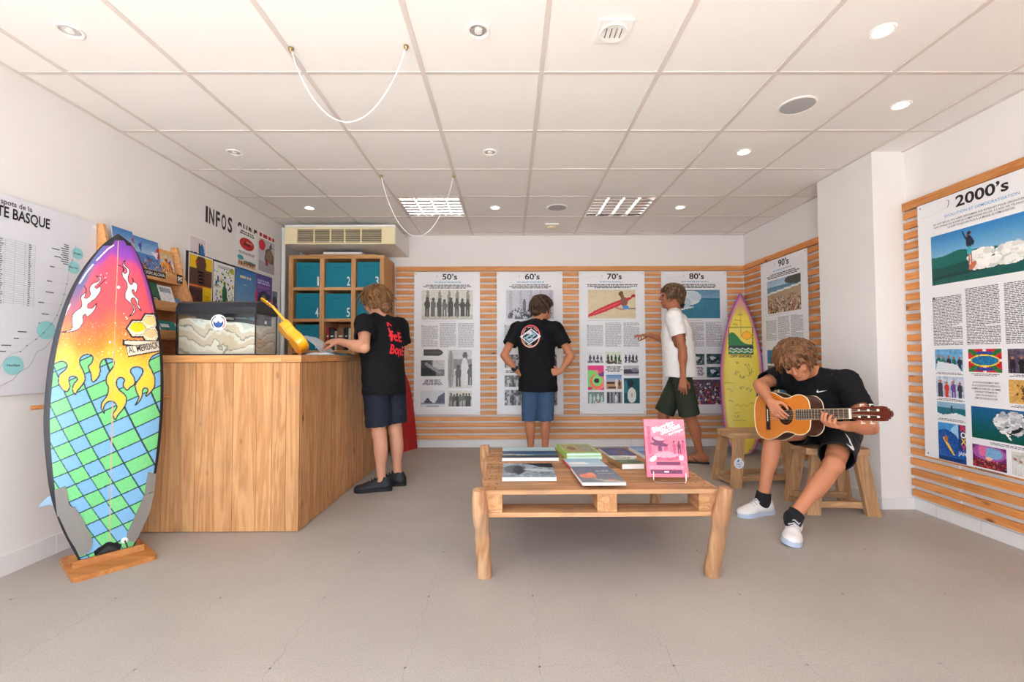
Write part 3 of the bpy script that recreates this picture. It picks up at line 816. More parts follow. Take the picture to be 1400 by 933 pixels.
# ------------------------------------------------------------------ counter
CX1, CY0 = -1.293, 2.816
ct = thing('counter', 'reception counter clad in upright pine planks', 'counter', (-1.9, 3.4, 0))
m = MB(); m.box((XL + .012, CY0 + .02, 0), (CX1 - .02, 3.42, 1.034)); m.box((-1.80, 3.42, 0), (CX1 - .02, 4.45, 1.034)); m.build('carcass', M('counter_dark_carcass', (70, 48, 32), .8), ct)
edges = [XL + .012, -2.33, -2.205, -2.13, -2.055, -1.93, -1.815, -1.70, -1.555, -1.46, -1.375, CX1]
for a, b in zip(edges[:-1], edges[1:]):
    m = MB(); m.box((a + .0008, CY0 + rnd.uniform(-.001, .001), .004), (b - .0008, CY0 + .0195, 1.034), bev=.0015); m.build('plank', MAT['plankZ'], ct)
y = CY0 + .0205
while y < 4.44:
    w = rnd.choice([.07, .09, .105, .12]); e = min(y + w, 4.45)
    m = MB(); m.box((CX1 - .0195, y + .0006, .004), (CX1 + rnd.uniform(-.001, .001), e - .0006, 1.034), bev=.0015); m.build('plank', MAT['plankZ'], ct); y = e
wt = thing('worktop', 'thick pine worktop lying along the counter', 'worktop', (-1.9, 3.3, 1.036))
MB().box((XL + .003, CY0 - .012, 1.036), (-1.40, 3.44, 1.080), bev=.003).build('board', MAT['topX'], wt)
MB().box((-1.399, CY0 - .012, 1.036), (CX1 + .012, 3.44, 1.080), bev=.003).build('board', MAT['topX'], wt)
MB().box((-1.82, 3.441, 1.036), (CX1 + .012, 4.46, 1.080), bev=.003).build('board', MAT['palletY'], wt)
ZT = 1.0805

# ------------------------------------------------------------------ sand tank
MAT['glass'], _t, _b = _new('clear_glass')
for n_ in list(_t.nodes):
    if n_ != _t.nodes.get('Material Output'): _t.nodes.remove(n_)
_tr = _t.nodes.new('ShaderNodeBsdfTransparent'); _gl = _t.nodes.new('ShaderNodeBsdfGlossy'); _gl.inputs['Roughness'].default_value = .03
_mx = _t.nodes.new('ShaderNodeMixShader'); _fz = _t.nodes.new('ShaderNodeMapRange'); _lw = _t.nodes.new('ShaderNodeLayerWeight'); _lw.inputs[0].default_value = .5; _t.links.new(_lw.outputs['Facing'], _fz.inputs[0]); _fz.inputs[1].default_value = .35; _fz.inputs[3].default_value = .035; _fz.inputs[4].default_value = .40
_tr.inputs[0].default_value = (.93, .96, .95, 1)
_t.links.new(_fz.outputs[0], _mx.inputs[0]); _t.links.new(_tr.outputs[0], _mx.inputs[1]); _t.links.new(_gl.outputs[0], _mx.inputs[2]); _t.links.new(_mx.outputs[0], _t.nodes['Material Output'].inputs[0])
msand, _t, _b = _new('layered_sand'); N_, L_ = _t.nodes, _t.links
g = N_.new('ShaderNodeTexCoord'); mpn = N_.new('ShaderNodeMapping'); mpn.inputs['Scale'].default_value = (1.6, 1.6, 1); L_.new(g.outputs['Object'], mpn.inputs[0])
n1 = N_.new('ShaderNodeTexNoise'); n1.inputs['Scale'].default_value = 3.0; n1.inputs['Detail'].default_value = 6; n1.inputs['Distortion'].default_value = .6; L_.new(mpn.outputs[0], n1.inputs['Vector'])
sx = N_.new('ShaderNodeSeparateXYZ'); L_.new(g.outputs['Object'], sx.inputs[0])
ma = N_.new('ShaderNodeMath'); ma.operation = 'MULTIPLY_ADD'; L_.new(n1.outputs['Fac'], ma.inputs[0]); ma.inputs[1].default_value = .34; L_.new(sx.outputs['Z'], ma.inputs[2])
mr_ = N_.new('ShaderNodeMapRange'); mr_.inputs[1].default_value = .11; mr_.inputs[2].default_value = .42; L_.new(ma.outputs[0], mr_.inputs[0])
cr = N_.new('ShaderNodeValToRGB'); cr.color_ramp.interpolation = 'CONSTANT'; L_.new(mr_.outputs[0], cr.inputs[0])
bands = [(0, (222, 200, 178)), (.10, (188, 170, 152)), (.15, (226, 212, 194)), (.30, (240, 228, 212)), (.40, (176, 162, 150)), (.43, (222, 198, 172)), (.56, (234, 222, 206)), (.64, (166, 152, 142)), (.67, (226, 204, 180)), (.80, (240, 234, 226)), (.88, (216, 210, 206))]
_unused = [(0, (196, 166, 140)), (.10, (150, 132, 120)), (.17, (216, 200, 182)), (.30, (236, 222, 206)), (.40, (120, 112, 108)), (.44, (206, 176, 148)), (.56, (226, 212, 196)), (.64, (110, 102, 98)), (.67, (214, 188, 164)), (.80, (232, 224, 216)), (.88, (200, 196, 194))]
el = cr.color_ramp.elements
for k, (p_, c_) in enumerate(bands):
    e_ = el[k] if k < 2 else el.new(p_); e_.position = p_; e_.color = (*lin(c_), 1)
n3 = N_.new('ShaderNodeTexNoise'); n3.inputs['Scale'].default_value = 420; L_.new(g.outputs['Object'], n3.inputs['Vector'])
hs = N_.new('ShaderNodeHueSaturation'); mv = N_.new('ShaderNodeMapRange'); mv.inputs[3].default_value = .8; mv.inputs[4].default_value = 1.2; L_.new(n3.outputs['Fac'], mv.inputs[0]); L_.new(mv.outputs[0], hs.inputs['Value']); L_.new(cr.outputs[0], hs.inputs['Color']); L_.new(hs.outputs[0], _b.inputs['Base Color']); _b.inputs['Roughness'].default_value = .95
TX0, TX1, TY0, TY1 = -2.153, -1.645, 2.95, 3.215
tk = thing('sand_tank', 'glass tank of layered sand with a black hood on the counter', 'tank', ((TX0 + TX1) / 2, (TY0 + TY1) / 2, ZT))
MB().box((TX0, TY0, ZT), (TX1, TY1, ZT + .008)).build('base_trim', MAT['black'], tk)
for nm, lo, hi in (('pane', (TX0 + .002, TY0, ZT + .008), (TX1 - .002, TY0 + .004, 1.375)), ('pane', (TX0 + .002, TY1 - .004, ZT + .008), (TX1 - .002, TY1, 1.375)), ('pane', (TX0 + .002, TY0 + .004, ZT + .008), (TX0 + .006, TY1 - .004, 1.375)), ('pane', (TX1 - .006, TY0 + .004, ZT + .008), (TX1 - .002, TY1 - .004, 1.375))):
    MB().box(lo, hi).build(nm, MAT['glass'], tk)
for x, y in ((TX0, TY0), (TX1, TY0), (TX0, TY1), (TX1, TY1)):
    MB().box((x - .003, y - .003, ZT + .008), (x + .003, y + .003, 1.375)).build('corner_seal', MAT['black'], tk)
m = MB(); nx, ny = 40, 14; vs = []
for j in range(ny + 1):
    for i in range(nx + 1):
        x = TX0 + .009 + (TX1 - TX0 - .018) * i / nx; y = TY0 + .007 + (TY1 - TY0 - .014) * j / ny
        vs.append((x, y, 1.285 + .028 * math.sin(1.2 + 2.4 * i / nx) + .006 * math.sin(9 * i / nx + j * .4) + .004 * rnd.random()))
top = [(j * (nx + 1) + i, j * (nx + 1) + i + 1, (j + 1) * (nx + 1) + i + 1, (j + 1) * (nx + 1) + i) for j in range(ny) for i in range(nx)]
b0 = len(vs); ring = [i for i in range(nx + 1)] + [j * (nx + 1) + nx for j in range(1, ny + 1)] + [ny * (nx + 1) + i for i in range(nx - 1, -1, -1)] + [j * (nx + 1) for j in range(ny - 1, 0, -1)]
vs += [(vs[i][0], vs[i][1], ZT + .009) for i in ring]
fs = top + [(ring[k], ring[(k + 1) % len(ring)], b0 + (k + 1) % len(ring), b0 + k) for k in range(len(ring))]
m._add(vs, fs); m.build('sand', msand, tk)
m = MB(); m.prism([(TX0 - .004, TY0 - .006, 1.370), (TX0 - .004, TY0 - .006, 1.392), (TX0 - .004, TY0 + .012, 1.420), (TX0 - .004, TY0 + .05, 1.436), (TX0 - .004, TY1 - .03, 1.438), (TX0 - .004, TY1 + .005, 1.425), (TX0 - .004, TY1 + .005, 1.370)], (TX1 - TX0 + .008, 0, 0)); m.build('hood', M('tank_hood_plastic', (34, 35, 44), .35), tk)
MB().box((TX0 - .005, TY0 - .0075, 1.350), (TX1 + .005, TY1 + .006, 1.370)).build('hood_rim', MAT['black'], tk)
pr = Print(Frame((-1.885, TY0 - .0005, 1.293), (1, 0, 0), (0, 0, 1)))
pr.disc(0, 0, .052, .052, (250, 250, 252), .0004); pr.disc(0, .002, .032, .032, (34, 60, 120), .0008); pr.disc(0, -.012, .028, .020, (246, 248, 252), .001)
pr.poly([(-.026, .004), (-.008, .0), (0, -.014), (.008, .0), (.026, .004), (.02, .02), (0, .028), (-.02, .02)], (60, 100, 170), .0012)
for k in range(9):
    a = math.radians(120 + k * 13); pr.disc(.042 * math.cos(a), -.042 * math.sin(a), .0045, .0045, (30, 40, 60), .001)
    a = math.radians(60 - k * 13); pr.disc(.042 * math.cos(a), -.042 * math.sin(a), .0045, .0045, (200, 50, 60) if k > 2 else (60, 30, 40), .001)
pr.build('round_sticker', MAT['print'], tk)
Print(Frame((TX1, 3.07, 1.30), (0, 1, 0), (0, 0, 1))).rect(-.012, -.01, .012, .01, (245, 245, 245), .0006).build('price_label', MAT['print'], tk)

# ------------------------------------------------------------------ string instruments
def instrument(name, label, cat, O, t, nrm, k, scale, mats, body_d, nb=0, pegs=3, open_slots=True, wk=1.0):
    """O: bridge saddle on the soundboard, t: direction of the neck, nrm: soundboard normal, k: size factor"""
    t = V(t).normalized(); nrm = V(nrm); nrm = (nrm - t * nrm.dot(t)).normalized(); q = nrm.cross(t)
    P = lambda s, a, w=0.0: V(O) + t * (s * k) + q * (a * k) + nrm * (w * k)
    g = thing(name, label, cat, O)
    half = [(-.135, 0), (-.130, .085), (-.095, .155), (-.015, .184), (.065, .166), (.135, .128), (.185, .124), (.245, .141), (.300, .134), (.340, .095), (.350, .03)]
    half = [(a, b * wk) for a, b in half]; up = spline(half, closed=False, n=6); out = up + [(s, -a) for s, a in reversed(up)][:-1]
    d = body_d / k
    m = MB(); n = len(out); c_ = [P(s, a, 0) for s, a in out]
    m._add(c_, [tuple(range(n))]); m.build('soundboard', mats['top'], g)
    m = MB(); rings = [[P(s * f if s else 0, a * f, w) for s, a in out] for f, w in ((1, -.0005), (1.0, -d), (.97, -d - .012), (.5, -d - .016))]
    vs = [p for r in rings for p in r]; fs = [(i * n + j, i * n + (j + 1) % n, (i + 1) * n + (j + 1) % n, (i + 1) * n + j) for i in range(3) for j in range(n)] + [tuple(range(3 * n, 4 * n))]
    m._add(vs, fs); m.build('body_shell', mats['side'], g, smooth=True)
    for w in (0, -d):
        m = MB(); m.tube([P(s, a, w) for s, a in out] + [P(*out[0], w)], .0032 * k / .62 if k < .8 else .003, 6, caps=False); m.build('binding', mats['bind'], g)
    sh = scale * .245 / .65 / 1.0
    sh = .155
    m = MB(); m.lathe(P(sh, 0, .0006), nrm, [(.062 * k, 0), (.062 * k, .0005), (.046 * k, .0005)], 32, caps=False); m.build('rosette', mats['dark'], g)
    m = MB(); m.lathe(P(sh, 0, .0009), nrm, [(.045 * k, 0), (.001, .0004)], 28, caps=False); m.build('sound_hole', M('sound_hole_shade', (20, 12, 8), .9), g)
    m = MB(); m.obox(P(0, 0, .004), (t, q, nrm), (.014 * k, .095 * k, .005 * k), .001); b_ = m.build('bridge', mats['dark'], g)
    m = MB(); m.obox(P(.004, 0, .0105), (t, q, nrm), (.002 * k, .04 * k, .002 * k)); m.build('saddle', mats['bone'], b_)
    fb0, nut = .245, scale
    m = MB(); w0, w1 = .031, .026
    m.prism([P(fb0, -w0, .002), P(fb0, w0, .002), P(nut, w1, .002), P(nut, -w1, .002)], nrm * (.007 * k)); fbo = m.build('fretboard', mats['board'], g)
    mf = MB(); mf.obox(V((0, 0, 0)), (t, q, nrm), (.0011 * k, w0 * k, .0012 * k)); f0 = None
    for i in range(0, 19):
        s_ = nut - nut * (1 - 2 ** (-(i) / 12.0))
        if i == 0 or s_ < fb0: continue
        wv = w1 + (w0 - w1) * (nut - s_) / (nut - fb0)
        m = MB(); m.obox(P(s_, 0, .0098), (t, q, nrm), (.0013 * k, wv * k, .0012 * k)); m.build('fret', mats['fret'], fbo)
    for sd in (-1, 1):
        m = MB(); m.bar(P(fb0, sd * (w0 + .001), .006), P(nut, sd * (w1 + .001), .006), .002 * k, .007 * k, up=nrm); m.build('fretboard_edge', mats['bind'], fbo)
    m = MB(); prof = [(-1, 0), (-.95, -.5), (-.6, -.92), (0, -1.05), (.6, -.92), (.95, -.5), (1, 0)]
    r0 = [P(.30, a * w0, .003 + b * .026) for a, b in prof]; r1 = [P(nut + .004, a * w1, .003 + b * .020) for a, b in prof]; n7 = 7
    m._add(r0 + r1, [(i, i + 1, i + 1 + n7, i + n7) for i in range(6)] + [tuple(range(7)), tuple(range(13, 6, -1)), (0, 7, 13, 6)]); m.build('neck', mats['neck'], g, smooth=True)
    m = MB(); m.obox(P(nut + .003, 0, .007), (t, q, nrm), (.004 * k, (w1 + .001) * k, .006 * k), .0006); m.build('nut', mats['bone'], g)
    # headstock leans back a little
    h = (t * math.cos(.22) - nrm * math.sin(.22)).normalized(); hn = q.cross(h) * -1; hn = (nrm * math.cos(.22) + t * math.sin(.22)).normalized()
    HO = P(nut + .007, 0, .004); Hh = lambda s, a, w=0.0: HO + h * (s * k) + q * (a * k) + hn * (w * k)
    ol = [(0, -.026), (.02, -.031), (.05, -.036), (.15, -.038), (.163, -.036), (.166, -.028), (.174, -.027), (.177, -.018), (.185, -.015), (.189, -.005), (.189, .005), (.185, .015), (.177, .018), (.174, .027), (.166, .028), (.163, .036), (.15, .038), (.05, .036), (.02, .031), (0, .026)]
    m = MB(); m.prism([Hh(a, b, 0) for a, b in ol], hn * (-.017 * k)); ho = m.build('headstock', mats['head'], g)
    for sd in (-1, 1):
        m = MB(); m.obox(Hh(.085, sd * .0165, .0005), (h, q, hn), (.05 * k, .0055 * k, .0008 * k), .0004); m.build('slot', mats['dark'], ho)
        for i in range(pegs):
            s_ = .04 + .045 * i
            m = MB(); m.tube([Hh(s_, sd * .012, .001), Hh(s_, sd * .022, .001)], .0058 * k, 10); m.build('roller', mats['bone'], ho)
            pz = -.022 if open_slots else -.004
            m = MB(); m.tube([Hh(s_, sd * .036, -.008), Hh(s_, sd * .046, pz)], .0024 * k, 6); m.obox(Hh(s_, sd * .049, pz - .004), (h, q, hn), (.0075 * k, .003 * k, .008 * k), .001); m.build('tuning_peg', mats['peg'], ho)
    ns = pegs * 2
    for i in range(ns):
        a0 = (-.029 + .058 * i / (ns - 1)); a1 = (-.021 + .042 * i / (ns - 1))
        m = MB(); m.tube([P(0, a0, .0125), P(nut + .003, a1, .0133), Hh(.04 + .045 * (i % pegs), (-.012 if i < pegs else .012), .006)], .0007, 5); m.build('string', mats['string'], g)
    return g, P
gm = dict(top=M('guitar_spruce_top', (222, 132, 46), .25, coat=.6, var=.08, vscale=14), side=M('guitar_rosewood', (62, 26, 16), .4, coat=.1, var=.3, vscale=10), bind=M('cream_binding', (236, 218, 180), .4), dark=M('rosewood_dark', (48, 24, 18), .4), bone=M('white_bone', (244, 238, 226), .4), board=M('dark_fretboard', (66, 36, 26), .5), fret=M('nickel_fret', (206, 200, 188), .3, metal=.8), neck=M('mahogany_neck', (104, 54, 30), .35, coat=.4), head=M('headstock_rosewood', (92, 34, 22), .25, coat=.6, var=.2), peg=M('pearl_peg', (226, 222, 212), .3), string=M('nylon_string', (210, 200, 180), .3))
um = dict(gm); um.update(top=M('ukulele_amber_top', (200, 120, 40), .25, coat=.6), side=M('ukulele_yellow_lacquer', (246, 176, 12), .15, coat=.9), neck=M('ukulele_yellow_neck', (244, 172, 14), .2, coat=.8), head=M('ukulele_yellow_head', (236, 164, 20), .2, coat=.8), board=M('ukulele_dark_board', (52, 40, 40), .4), bind=M('ukulele_binding', (220, 150, 40), .3))
_ub = V((-1.555, 3.29, ZT + .105)); _ut = V((-.315, 0.0, .40)).normalized()
uk, _ = instrument('ukulele', 'glossy yellow ukulele leaning against the sand tank', 'ukulele', V((-1.352, 2.97, 1.176)), V((-.325, -.01, .375)), V((.60, .50, .52)), .468, .62, um, .052, pegs=2, open_slots=False)

# ------------------------------------------------------------------ open book on the counter
ob = thing('open_book', 'open picture book being leafed through on the counter', 'book', (-1.42, 3.62, ZT))
m = MB(); m.box((-1.60, 3.45, ZT), (-1.20 - .07, 3.75, ZT + .004)); m.build('cover', M('book_teal_cover', (46, 120, 140), .4), ob)
def page_block(x0, x1, sgn, nm):
    m = MB(); pts = []
    for i in range(9):
        f = i / 8; pts.append((x0 + (x1 - x0) * f, ZT + .004 + .020 * math.sin(min(1, f * 1.3 + .12) * math.pi) ** .6 * (1 - .5 * f)))
    prof = [V((x, 3.455, z)) for x, z in pts] + [V((x1, 3.455, ZT + .0042)), V((x0, 3.455, ZT + .0042))]
    m.prism(prof, (0, .29, 0)); return m.build(nm, M('book_paper', (236, 236, 236), .6), ob)
page_block(-1.435, -1.59, -1, 'page_block'); page_block(-1.435, -1.28, 1, 'page_block')
pr = Print(Frame((-1.40, 3.46, ZT + .0275), (1, 0, 0), (0, 1, 0)))
cv = Canvas(30, 24, (70, 90, 60)); cv.grad(0, .5, (150, 180, 200), (90, 120, 110)).noise(40, 3, 2); pr.canvas(cv, 0, -.27, .11, -.01); pr.build('page_photo', MAT['print'], ob)
m = MB(); pg = [(0, 0), (.05, .06), (.11, .105), (.16, .13)]
for i in range(3):
    (a, b), (c_, d_) = pg[i], pg[i + 1]; m._add([(-1.435 - a, 3.46, ZT + .02 + b), (-1.435 - a, 3.74, ZT + .02 + b), (-1.435 - c_, 3.74, ZT + .02 + d_), (-1.435 - c_, 3.46, ZT + .02 + d_)], [(0, 1, 2, 3)])
m.build('turned_page', M('book_turned_paper', (214, 224, 236), .6), ob)

# ------------------------------------------------------------------ cube cabinet with teal boxes
CY = 4.90
cb = thing('shelf_cabinet', 'pine cube cabinet holding numbered teal boxes behind the counter', 'cabinet', (-1.87, 5.13, 0))
for x0, x1 in ((-2.384, -2.335), (-2.048, -2.001), (-1.709, -1.662), (-1.40, -1.356)):
    MB().box((x0, CY, 0), (x1, YB - .03, 2.13), bev=.002).build('upright_board', MAT['cabZ'], cb)
MB().box((-2.384, CY, 2.131), (-1.356, YB - .03, 2.17), bev=.002).build('top_board', MAT['cabX'], cb)
cells_x = ((-2.335, -2.048), (-2.001, -1.709), (-1.662, -1.40)); zs = (1.788, 1.448, 1.105, .765, .42, .08)
for z in zs:
    for x0, x1 in cells_x:
        MB().box((x0 + .001, CY + .004, z), (x1 - .001, YB - .045, z + .033), bev=.0015).build('shelf', MAT['cabX'], cb)
MB().box((-2.335, YB - .044, .08), (-1.40, YB - .034, 2.13)).build('back_panel', MAT['cabX'], cb)
MAT['teal'] = M('teal_box_fabric', (0, 124, 148), .75, var=.05, bump=.15, bscale=500)
rows = [(1.821, 2.131), (1.481, 1.788), (1.138, 1.448)]; num = 0
words_ = ('one', 'two', 'three', 'four', 'five', 'six', 'seven', 'eight', 'nine')
place = {1: 'marked one, top left of the cabinet', 2: 'marked two, top middle of the cabinet', 3: 'marked three, top right of the cabinet', 4: 'marked four, left end of the second row', 5: 'marked five, middle of the second row', 6: 'behind the head of the reading man, second row', 7: 'marked seven, lowest left, behind the ukulele', 9: 'lowest right in the cabinet, beside the reading man'}
for r_, (z0, z1) in enumerate(rows):
    for c_, (x0, x1) in enumerate(cells_x):
        num += 1
        if num == 8: continue
        a, b = x0 + (.022 if c_ == 0 else .010), x1 - .006; zt = z1 - .035 + rnd.uniform(-.004, .006); yf = CY + .022
        bx = thing('storage_box', 'teal fabric box %s' % place[num], 'box', ((a + b) / 2, 5.1, z0 + .001), group='teal boxes in the cabinet')
        MB().box((a, yf, z0 + .001), (b, yf + .30, zt), bev=.004).build('body', MAT['teal'], bx)
        m = MB(); m.box(((a + b) / 2 - .05, yf - .003, zt - .058), ((a + b) / 2 + .05, yf - .0005, zt - .044), bev=.001); m.build('handle_flap', M('teal_box_flap', (0, 104, 126), .7), bx)
        pr = Print(Frame((0, yf - .001, 0), (1, 0, 0), (0, 0, 1)))
        if num not in (6, 9): pr.text(str(num), b - .012, -(z0 + .02), .098, (240, 246, 248), 'R', .036 if num != 1 else .018, .012); pr.build('number', MAT['print'], bx)
        if num == 7: Print(Frame((0, yf - .001, 0), (1, 0, 0), (0, 0, 1))).rect(a + .10, -(zt - .12), a + .14, -(zt - .145), (220, 235, 245)).build('label_sticker', MAT['print'], bx)
for x, w, h, col, nm in ((-1.992, .03, .25, (150, 40, 40), 'red spined'), (-1.955, .05, .23, (38, 36, 42), 'black'), (-1.90, .022, .21, (180, 160, 130), 'tan'), (-1.873, .07, .24, (120, 84, 60), 'brown'), (-1.79, .03, .25, (30, 28, 34), 'dark narrow'), (-1.752, .03, .24, (196, 190, 186), 'pale grey')):
    b_ = thing('shelf_book', '%s book standing in the open middle cabinet cell' % nm, 'book', (x + w / 2, 5.05, 1.1385), group='books in the open cabinet cell')
    MB().box((x, CY + .05, 1.1385), (x + w, CY + .24, 1.1385 + h), bev=.002).build('cover', M('book_cloth_' + nm.split()[0], col, .6, var=.15, vscale=30), b_)
    Print(Frame((x, CY + .05, 0), (1, 0, 0), (0, 0, 1))).rect(w * .2, -1.30, w * .8, -1.285, (230, 225, 220)).rect(w * .25, -1.23, w * .75, -1.222, (230, 225, 220)).build('spine_print', MAT['print'], b_)
# papers on the cabinet
for (x0, x1, y0, y1, z0, h, col, nm, lb) in ((-2.18, -1.45, 4.92, 5.30, 2.1705, .012, (196, 150, 110), 'cardboard_sheet', 'flat brown cardboard sheet on top of the cabinet'), (-2.02, -1.60, 4.91, 5.22, 2.183, .022, (238, 236, 234), 'white_box_lid', 'flat white box lid lying on top of the cabinet'), (-2.02, -1.62, 4.93, 5.2, 2.2055, .012, (34, 34, 38), 'black_folder', 'thin black folder on the white box lid under the air conditioner')):
    o = MB().box((x0, y0, z0), (x1, y1, z0 + h), bev=.002).build(nm, M(nm, col, .6, var=.06), None); tag(o, lb, 'box' if 'box' in nm else 'folder' if 'folder' in nm else 'cardboard')

# ------------------------------------------------------------------ air conditioner
ac = thing('air_conditioner', 'cream ceiling air conditioner above the cabinet', 'air conditioner', (-1.77, 5.05, 2.24))
m = MB(); m.box((-2.35, 4.74, 2.245), (-1.19, YB - .003, 2.45), bev=.006); m.build('housing', M('ac_white_case', (236, 232, 226), .45), ac)
m = MB(); m.box((-2.345, 4.722, 2.425), (-1.195, 4.742, 2.449), bev=.003); m.build('top_lip', MAT['white_plastic'], ac)
for a, b in ((-2.345, -2.215), (-1.335, -1.195)): MB().box((a, 4.722, 2.246), (b, 4.745, 2.423), bev=.004).build('end_cap', MAT['cream'], ac)
MB().box((-2.214, 4.7385, 2.262), (-1.336, 4.7395, 2.405)).build('grille_cavity', M('ac_recess_shade', (96, 88, 84), .8, var=.25, vscale=9), ac)  # flat sheet; the shade of the grille recess is put into its colour
for k in range(7):
    z = 2.272 + .0205 * k; m = MB(); m.obox((-1.775, 4.732, z), (V((1, 0, 0)), V((0, .9, .43)).normalized(), V((0, -.43, .9)).normalized()), (.438, .006, .0022)); m.build('louvre', MAT['cream'], ac)
for x in (-2.04, -1.87, -1.72, -1.55): MB().box((x - .006, 4.724, 2.262), (x + .006, 4.738, 2.405)).build('divider', MAT['cream'], ac)
for z0, z1 in ((2.247, 2.262), (2.405, 2.423)): MB().box((-2.214, 4.724, z0), (-1.336, 4.742, z1)).build('grille_rim', MAT['cream'], ac)
pp = MB(); pp.tube([(-2.452, 4.92, 1.09), (-2.452, 4.92, 2.47)], .022, 12); tag(pp.build('wall_pipe', MAT['white_plastic'], smooth=True), 'white vertical pipe beside the cabinet in the left corner', 'pipe')

# ------------------------------------------------------------------ lettering, pin board and posters on the left wall
lt = thing('wall_lettering', 'black INFOS SURF lettering stuck on the left wall', 'lettering', (XL, 4.08, 2.18))
pr = Print(FLW(0, 0, .0008)); xw = {'I': .032, 'N': .075, 'F': .062, 'O': .076, 'S': .074, 'U': .078, 'R': .076}; y = 3.70
for w in ('INFOS', 'SURF'):
    for ch in w:
        q = Print(FLW(0, 0, .0008)); q.text(ch, y, -2.182, .128, (32, 26, 26), 'L', xw[ch] * .86, .028); q.build('letter', MAT['print'], lt); y += xw[ch] + .012
    y += .06
pb = MB().box((XL + .0005, 3.485, 1.10), (XL + .010, 4.735, 1.892)).build('pin_board', M('black_board', (38, 36, 42), .7)); tag(pb, 'black backing board behind the poster row on the left wall', 'board')
def poster(label, y0, y1, z0, z1, paint, off=.0115, w=40, bg=(244, 242, 242), name='poster'):
    t = thing(name, label, 'poster', (XL, (y0 + y1) / 2, z0))
    W, H_ = y1 - y0, z1 - z0
    MB().box((XL + off - .001, y0, z0), (XL + off, y1, z1)).build('sheet', M('poster_paper', bg, .5), t)
    pr = Print(FLW(y0, z1, off)); paint(pr, W, H_); pr.build('printing', MAT['gloss_print'], t); return t
def p_guitar(pr, W, H):
    cv = Canvas(24, 34, (226, 214, 216)); cv.rect(0, .55, 1, 1, (44, 30, 34)).ell(.35, .55, .3, .1, (52, 34, 38)).ell(.75, .5, .2, .35, (36, 110, 170)).rect(.56, .15, .64, .6, (60, 40, 50)).people(4, .05, .6, .85, .4, [(40, 26, 32)], 2).noise(8, 1)
    pr.canvas(cv, .012, .01, W - .012, H - .01)
def p_yellow(pr, W, H):
    cv = Canvas(36, 60, (92, 56, 42)); cv.rect(0, 0, 1, .22, (240, 200, 20)).ell(.5, .12, .22, .14, (96, 58, 44)).poly([(.2, .3), (.4, .12), (.6, .12), (.85, .32)], (92, 56, 42)).ell(.3, .1, .05, .03, (210, 60, 30)).rect(0, .5, 1, .54, (230, 120, 30)).rect(0, .56, .55, 1, (60, 30, 34)).people(6, .03, .52, .86, .2, [(120, 40, 44), (70, 30, 34)], 4).rect(.58, .52, 1, .84, (246, 206, 22)).rect(.4, .84, 1, 1, (210, 214, 222)).noise(6, 2)
    pr.canvas(cv, .008, .01, W - .008, H - .01)
    for k in range(4): pr.rect(W * .38, .13 + k * .028, W * .62, .14 + k * .028, (230, 220, 205))
    pr.rect(W * .62, .32, W * .92, .328, (120, 90, 20)); pr.rect(W * .66, .345, W * .88, .352, (120, 90, 20))
def p_euro(pr, W, H):
    cv = Canvas(40, 62, (240, 240, 236)); r = random.Random(5)
    for _ in range(150): cv.ell(r.random(), r.uniform(.08, 1), r.uniform(.015, .06), r.uniform(.008, .03), r.choice([(40, 90, 170), (246, 214, 40), (60, 140, 70), (20, 90, 60), (250, 250, 250), (30, 60, 120), (190, 210, 60)]), r.uniform(0, 3))
    cv.ell(.52, .55, .13, .16, (28, 110, 64)).ell(.52, .36, .06, .05, (40, 120, 60)).rect(.42, .66, .5, .9, (24, 90, 54)).rect(.55, .66, .62, .9, (24, 100, 60)).rect(.1, .02, .9, .06, (240, 240, 240)).ell(.9, .07, .12, .06, (190, 190, 40))
    pr.canvas(cv, .01, .012, W - .01, H - .012); pr.lines(.06, W - .04, .025, .05, .013, (90, 100, 140), 3)
def p_blue(pr, W, H):
    cv = Canvas(30, 44, (70, 130, 190)); cv.grad(0, 1, (58, 118, 184), (150, 180, 210)).ell(.55, .92, .16, .05, (110, 150, 110), .6).noise(4, 5); pr.canvas(cv, 0, 0, W, H)
    pr.lines(W * .22, W * .78, .06, .10, .03, (236, 214, 170), 2, th=.75); pr.lines(W * .4, W * .6, .14, .15, .012, (220, 190, 150), 1)
def p_purple(pr, W, H):
    cv = Canvas(30, 44, (92, 74, 150)); cv.grad(0, .4, (84, 72, 156), (120, 90, 160)).ell(.55, .62, .42, .26, (44, 50, 70)).ell(.5, .62, .2, .16, (120, 130, 90)).rect(0, .4, .12, .75, (210, 40, 110)).rect(.88, .55, 1, .9, (200, 50, 120)).noise(14, 6, 2); pr.canvas(cv, 0, 0, W, H)
    pr.lines(W * .12, W * .9, .05, .10, .025, (190, 190, 230), 4, th=.7); pr.lines(W * .1, W * .9, .115, .15, .014, (180, 120, 190), 5)
def p_club(pr, W, H):
    pr.lines(.03, W - .03, .02, .06, .02, (60, 60, 90), 6, th=.6, align='C'); pr.disc(W / 2, .135, .125, .062, (236, 224, 224), .0006); pr.disc(W / 2, .135, .118, .056, (190, 28, 40), .0009); pr.disc(W / 2, .135, .10, .042, (214, 44, 52), .0012)
    pr.poly([(W * .3, .15), (W * .42, .105), (W * .55, .14), (W * .6, .11), (W * .7, .155)], (120, 14, 24), .0015); pr.lines(W * .45, W * .75, .115, .13, .013, (240, 210, 200), 2, off=.0016)
    pr.lines(.03, W - .03, .215, .24, .014, (70, 70, 80), 8, align='C')
    cv = Canvas(32, 18, (220, 196, 160)); cv.rect(0, 0, 1, .3, (214, 226, 234)).ell(.7, .35, .4, .16, (90, 110, 80)).people(10, .03, .97, .85, .5, [(170, 80, 50), (190, 120, 80), (110, 70, 50)], 3).noise(8, 2); pr.canvas(cv, .03, .28, W - .02, H - .012)
    pr.disc(.07, .275, .05, .022, (80, 180, 200), .001)
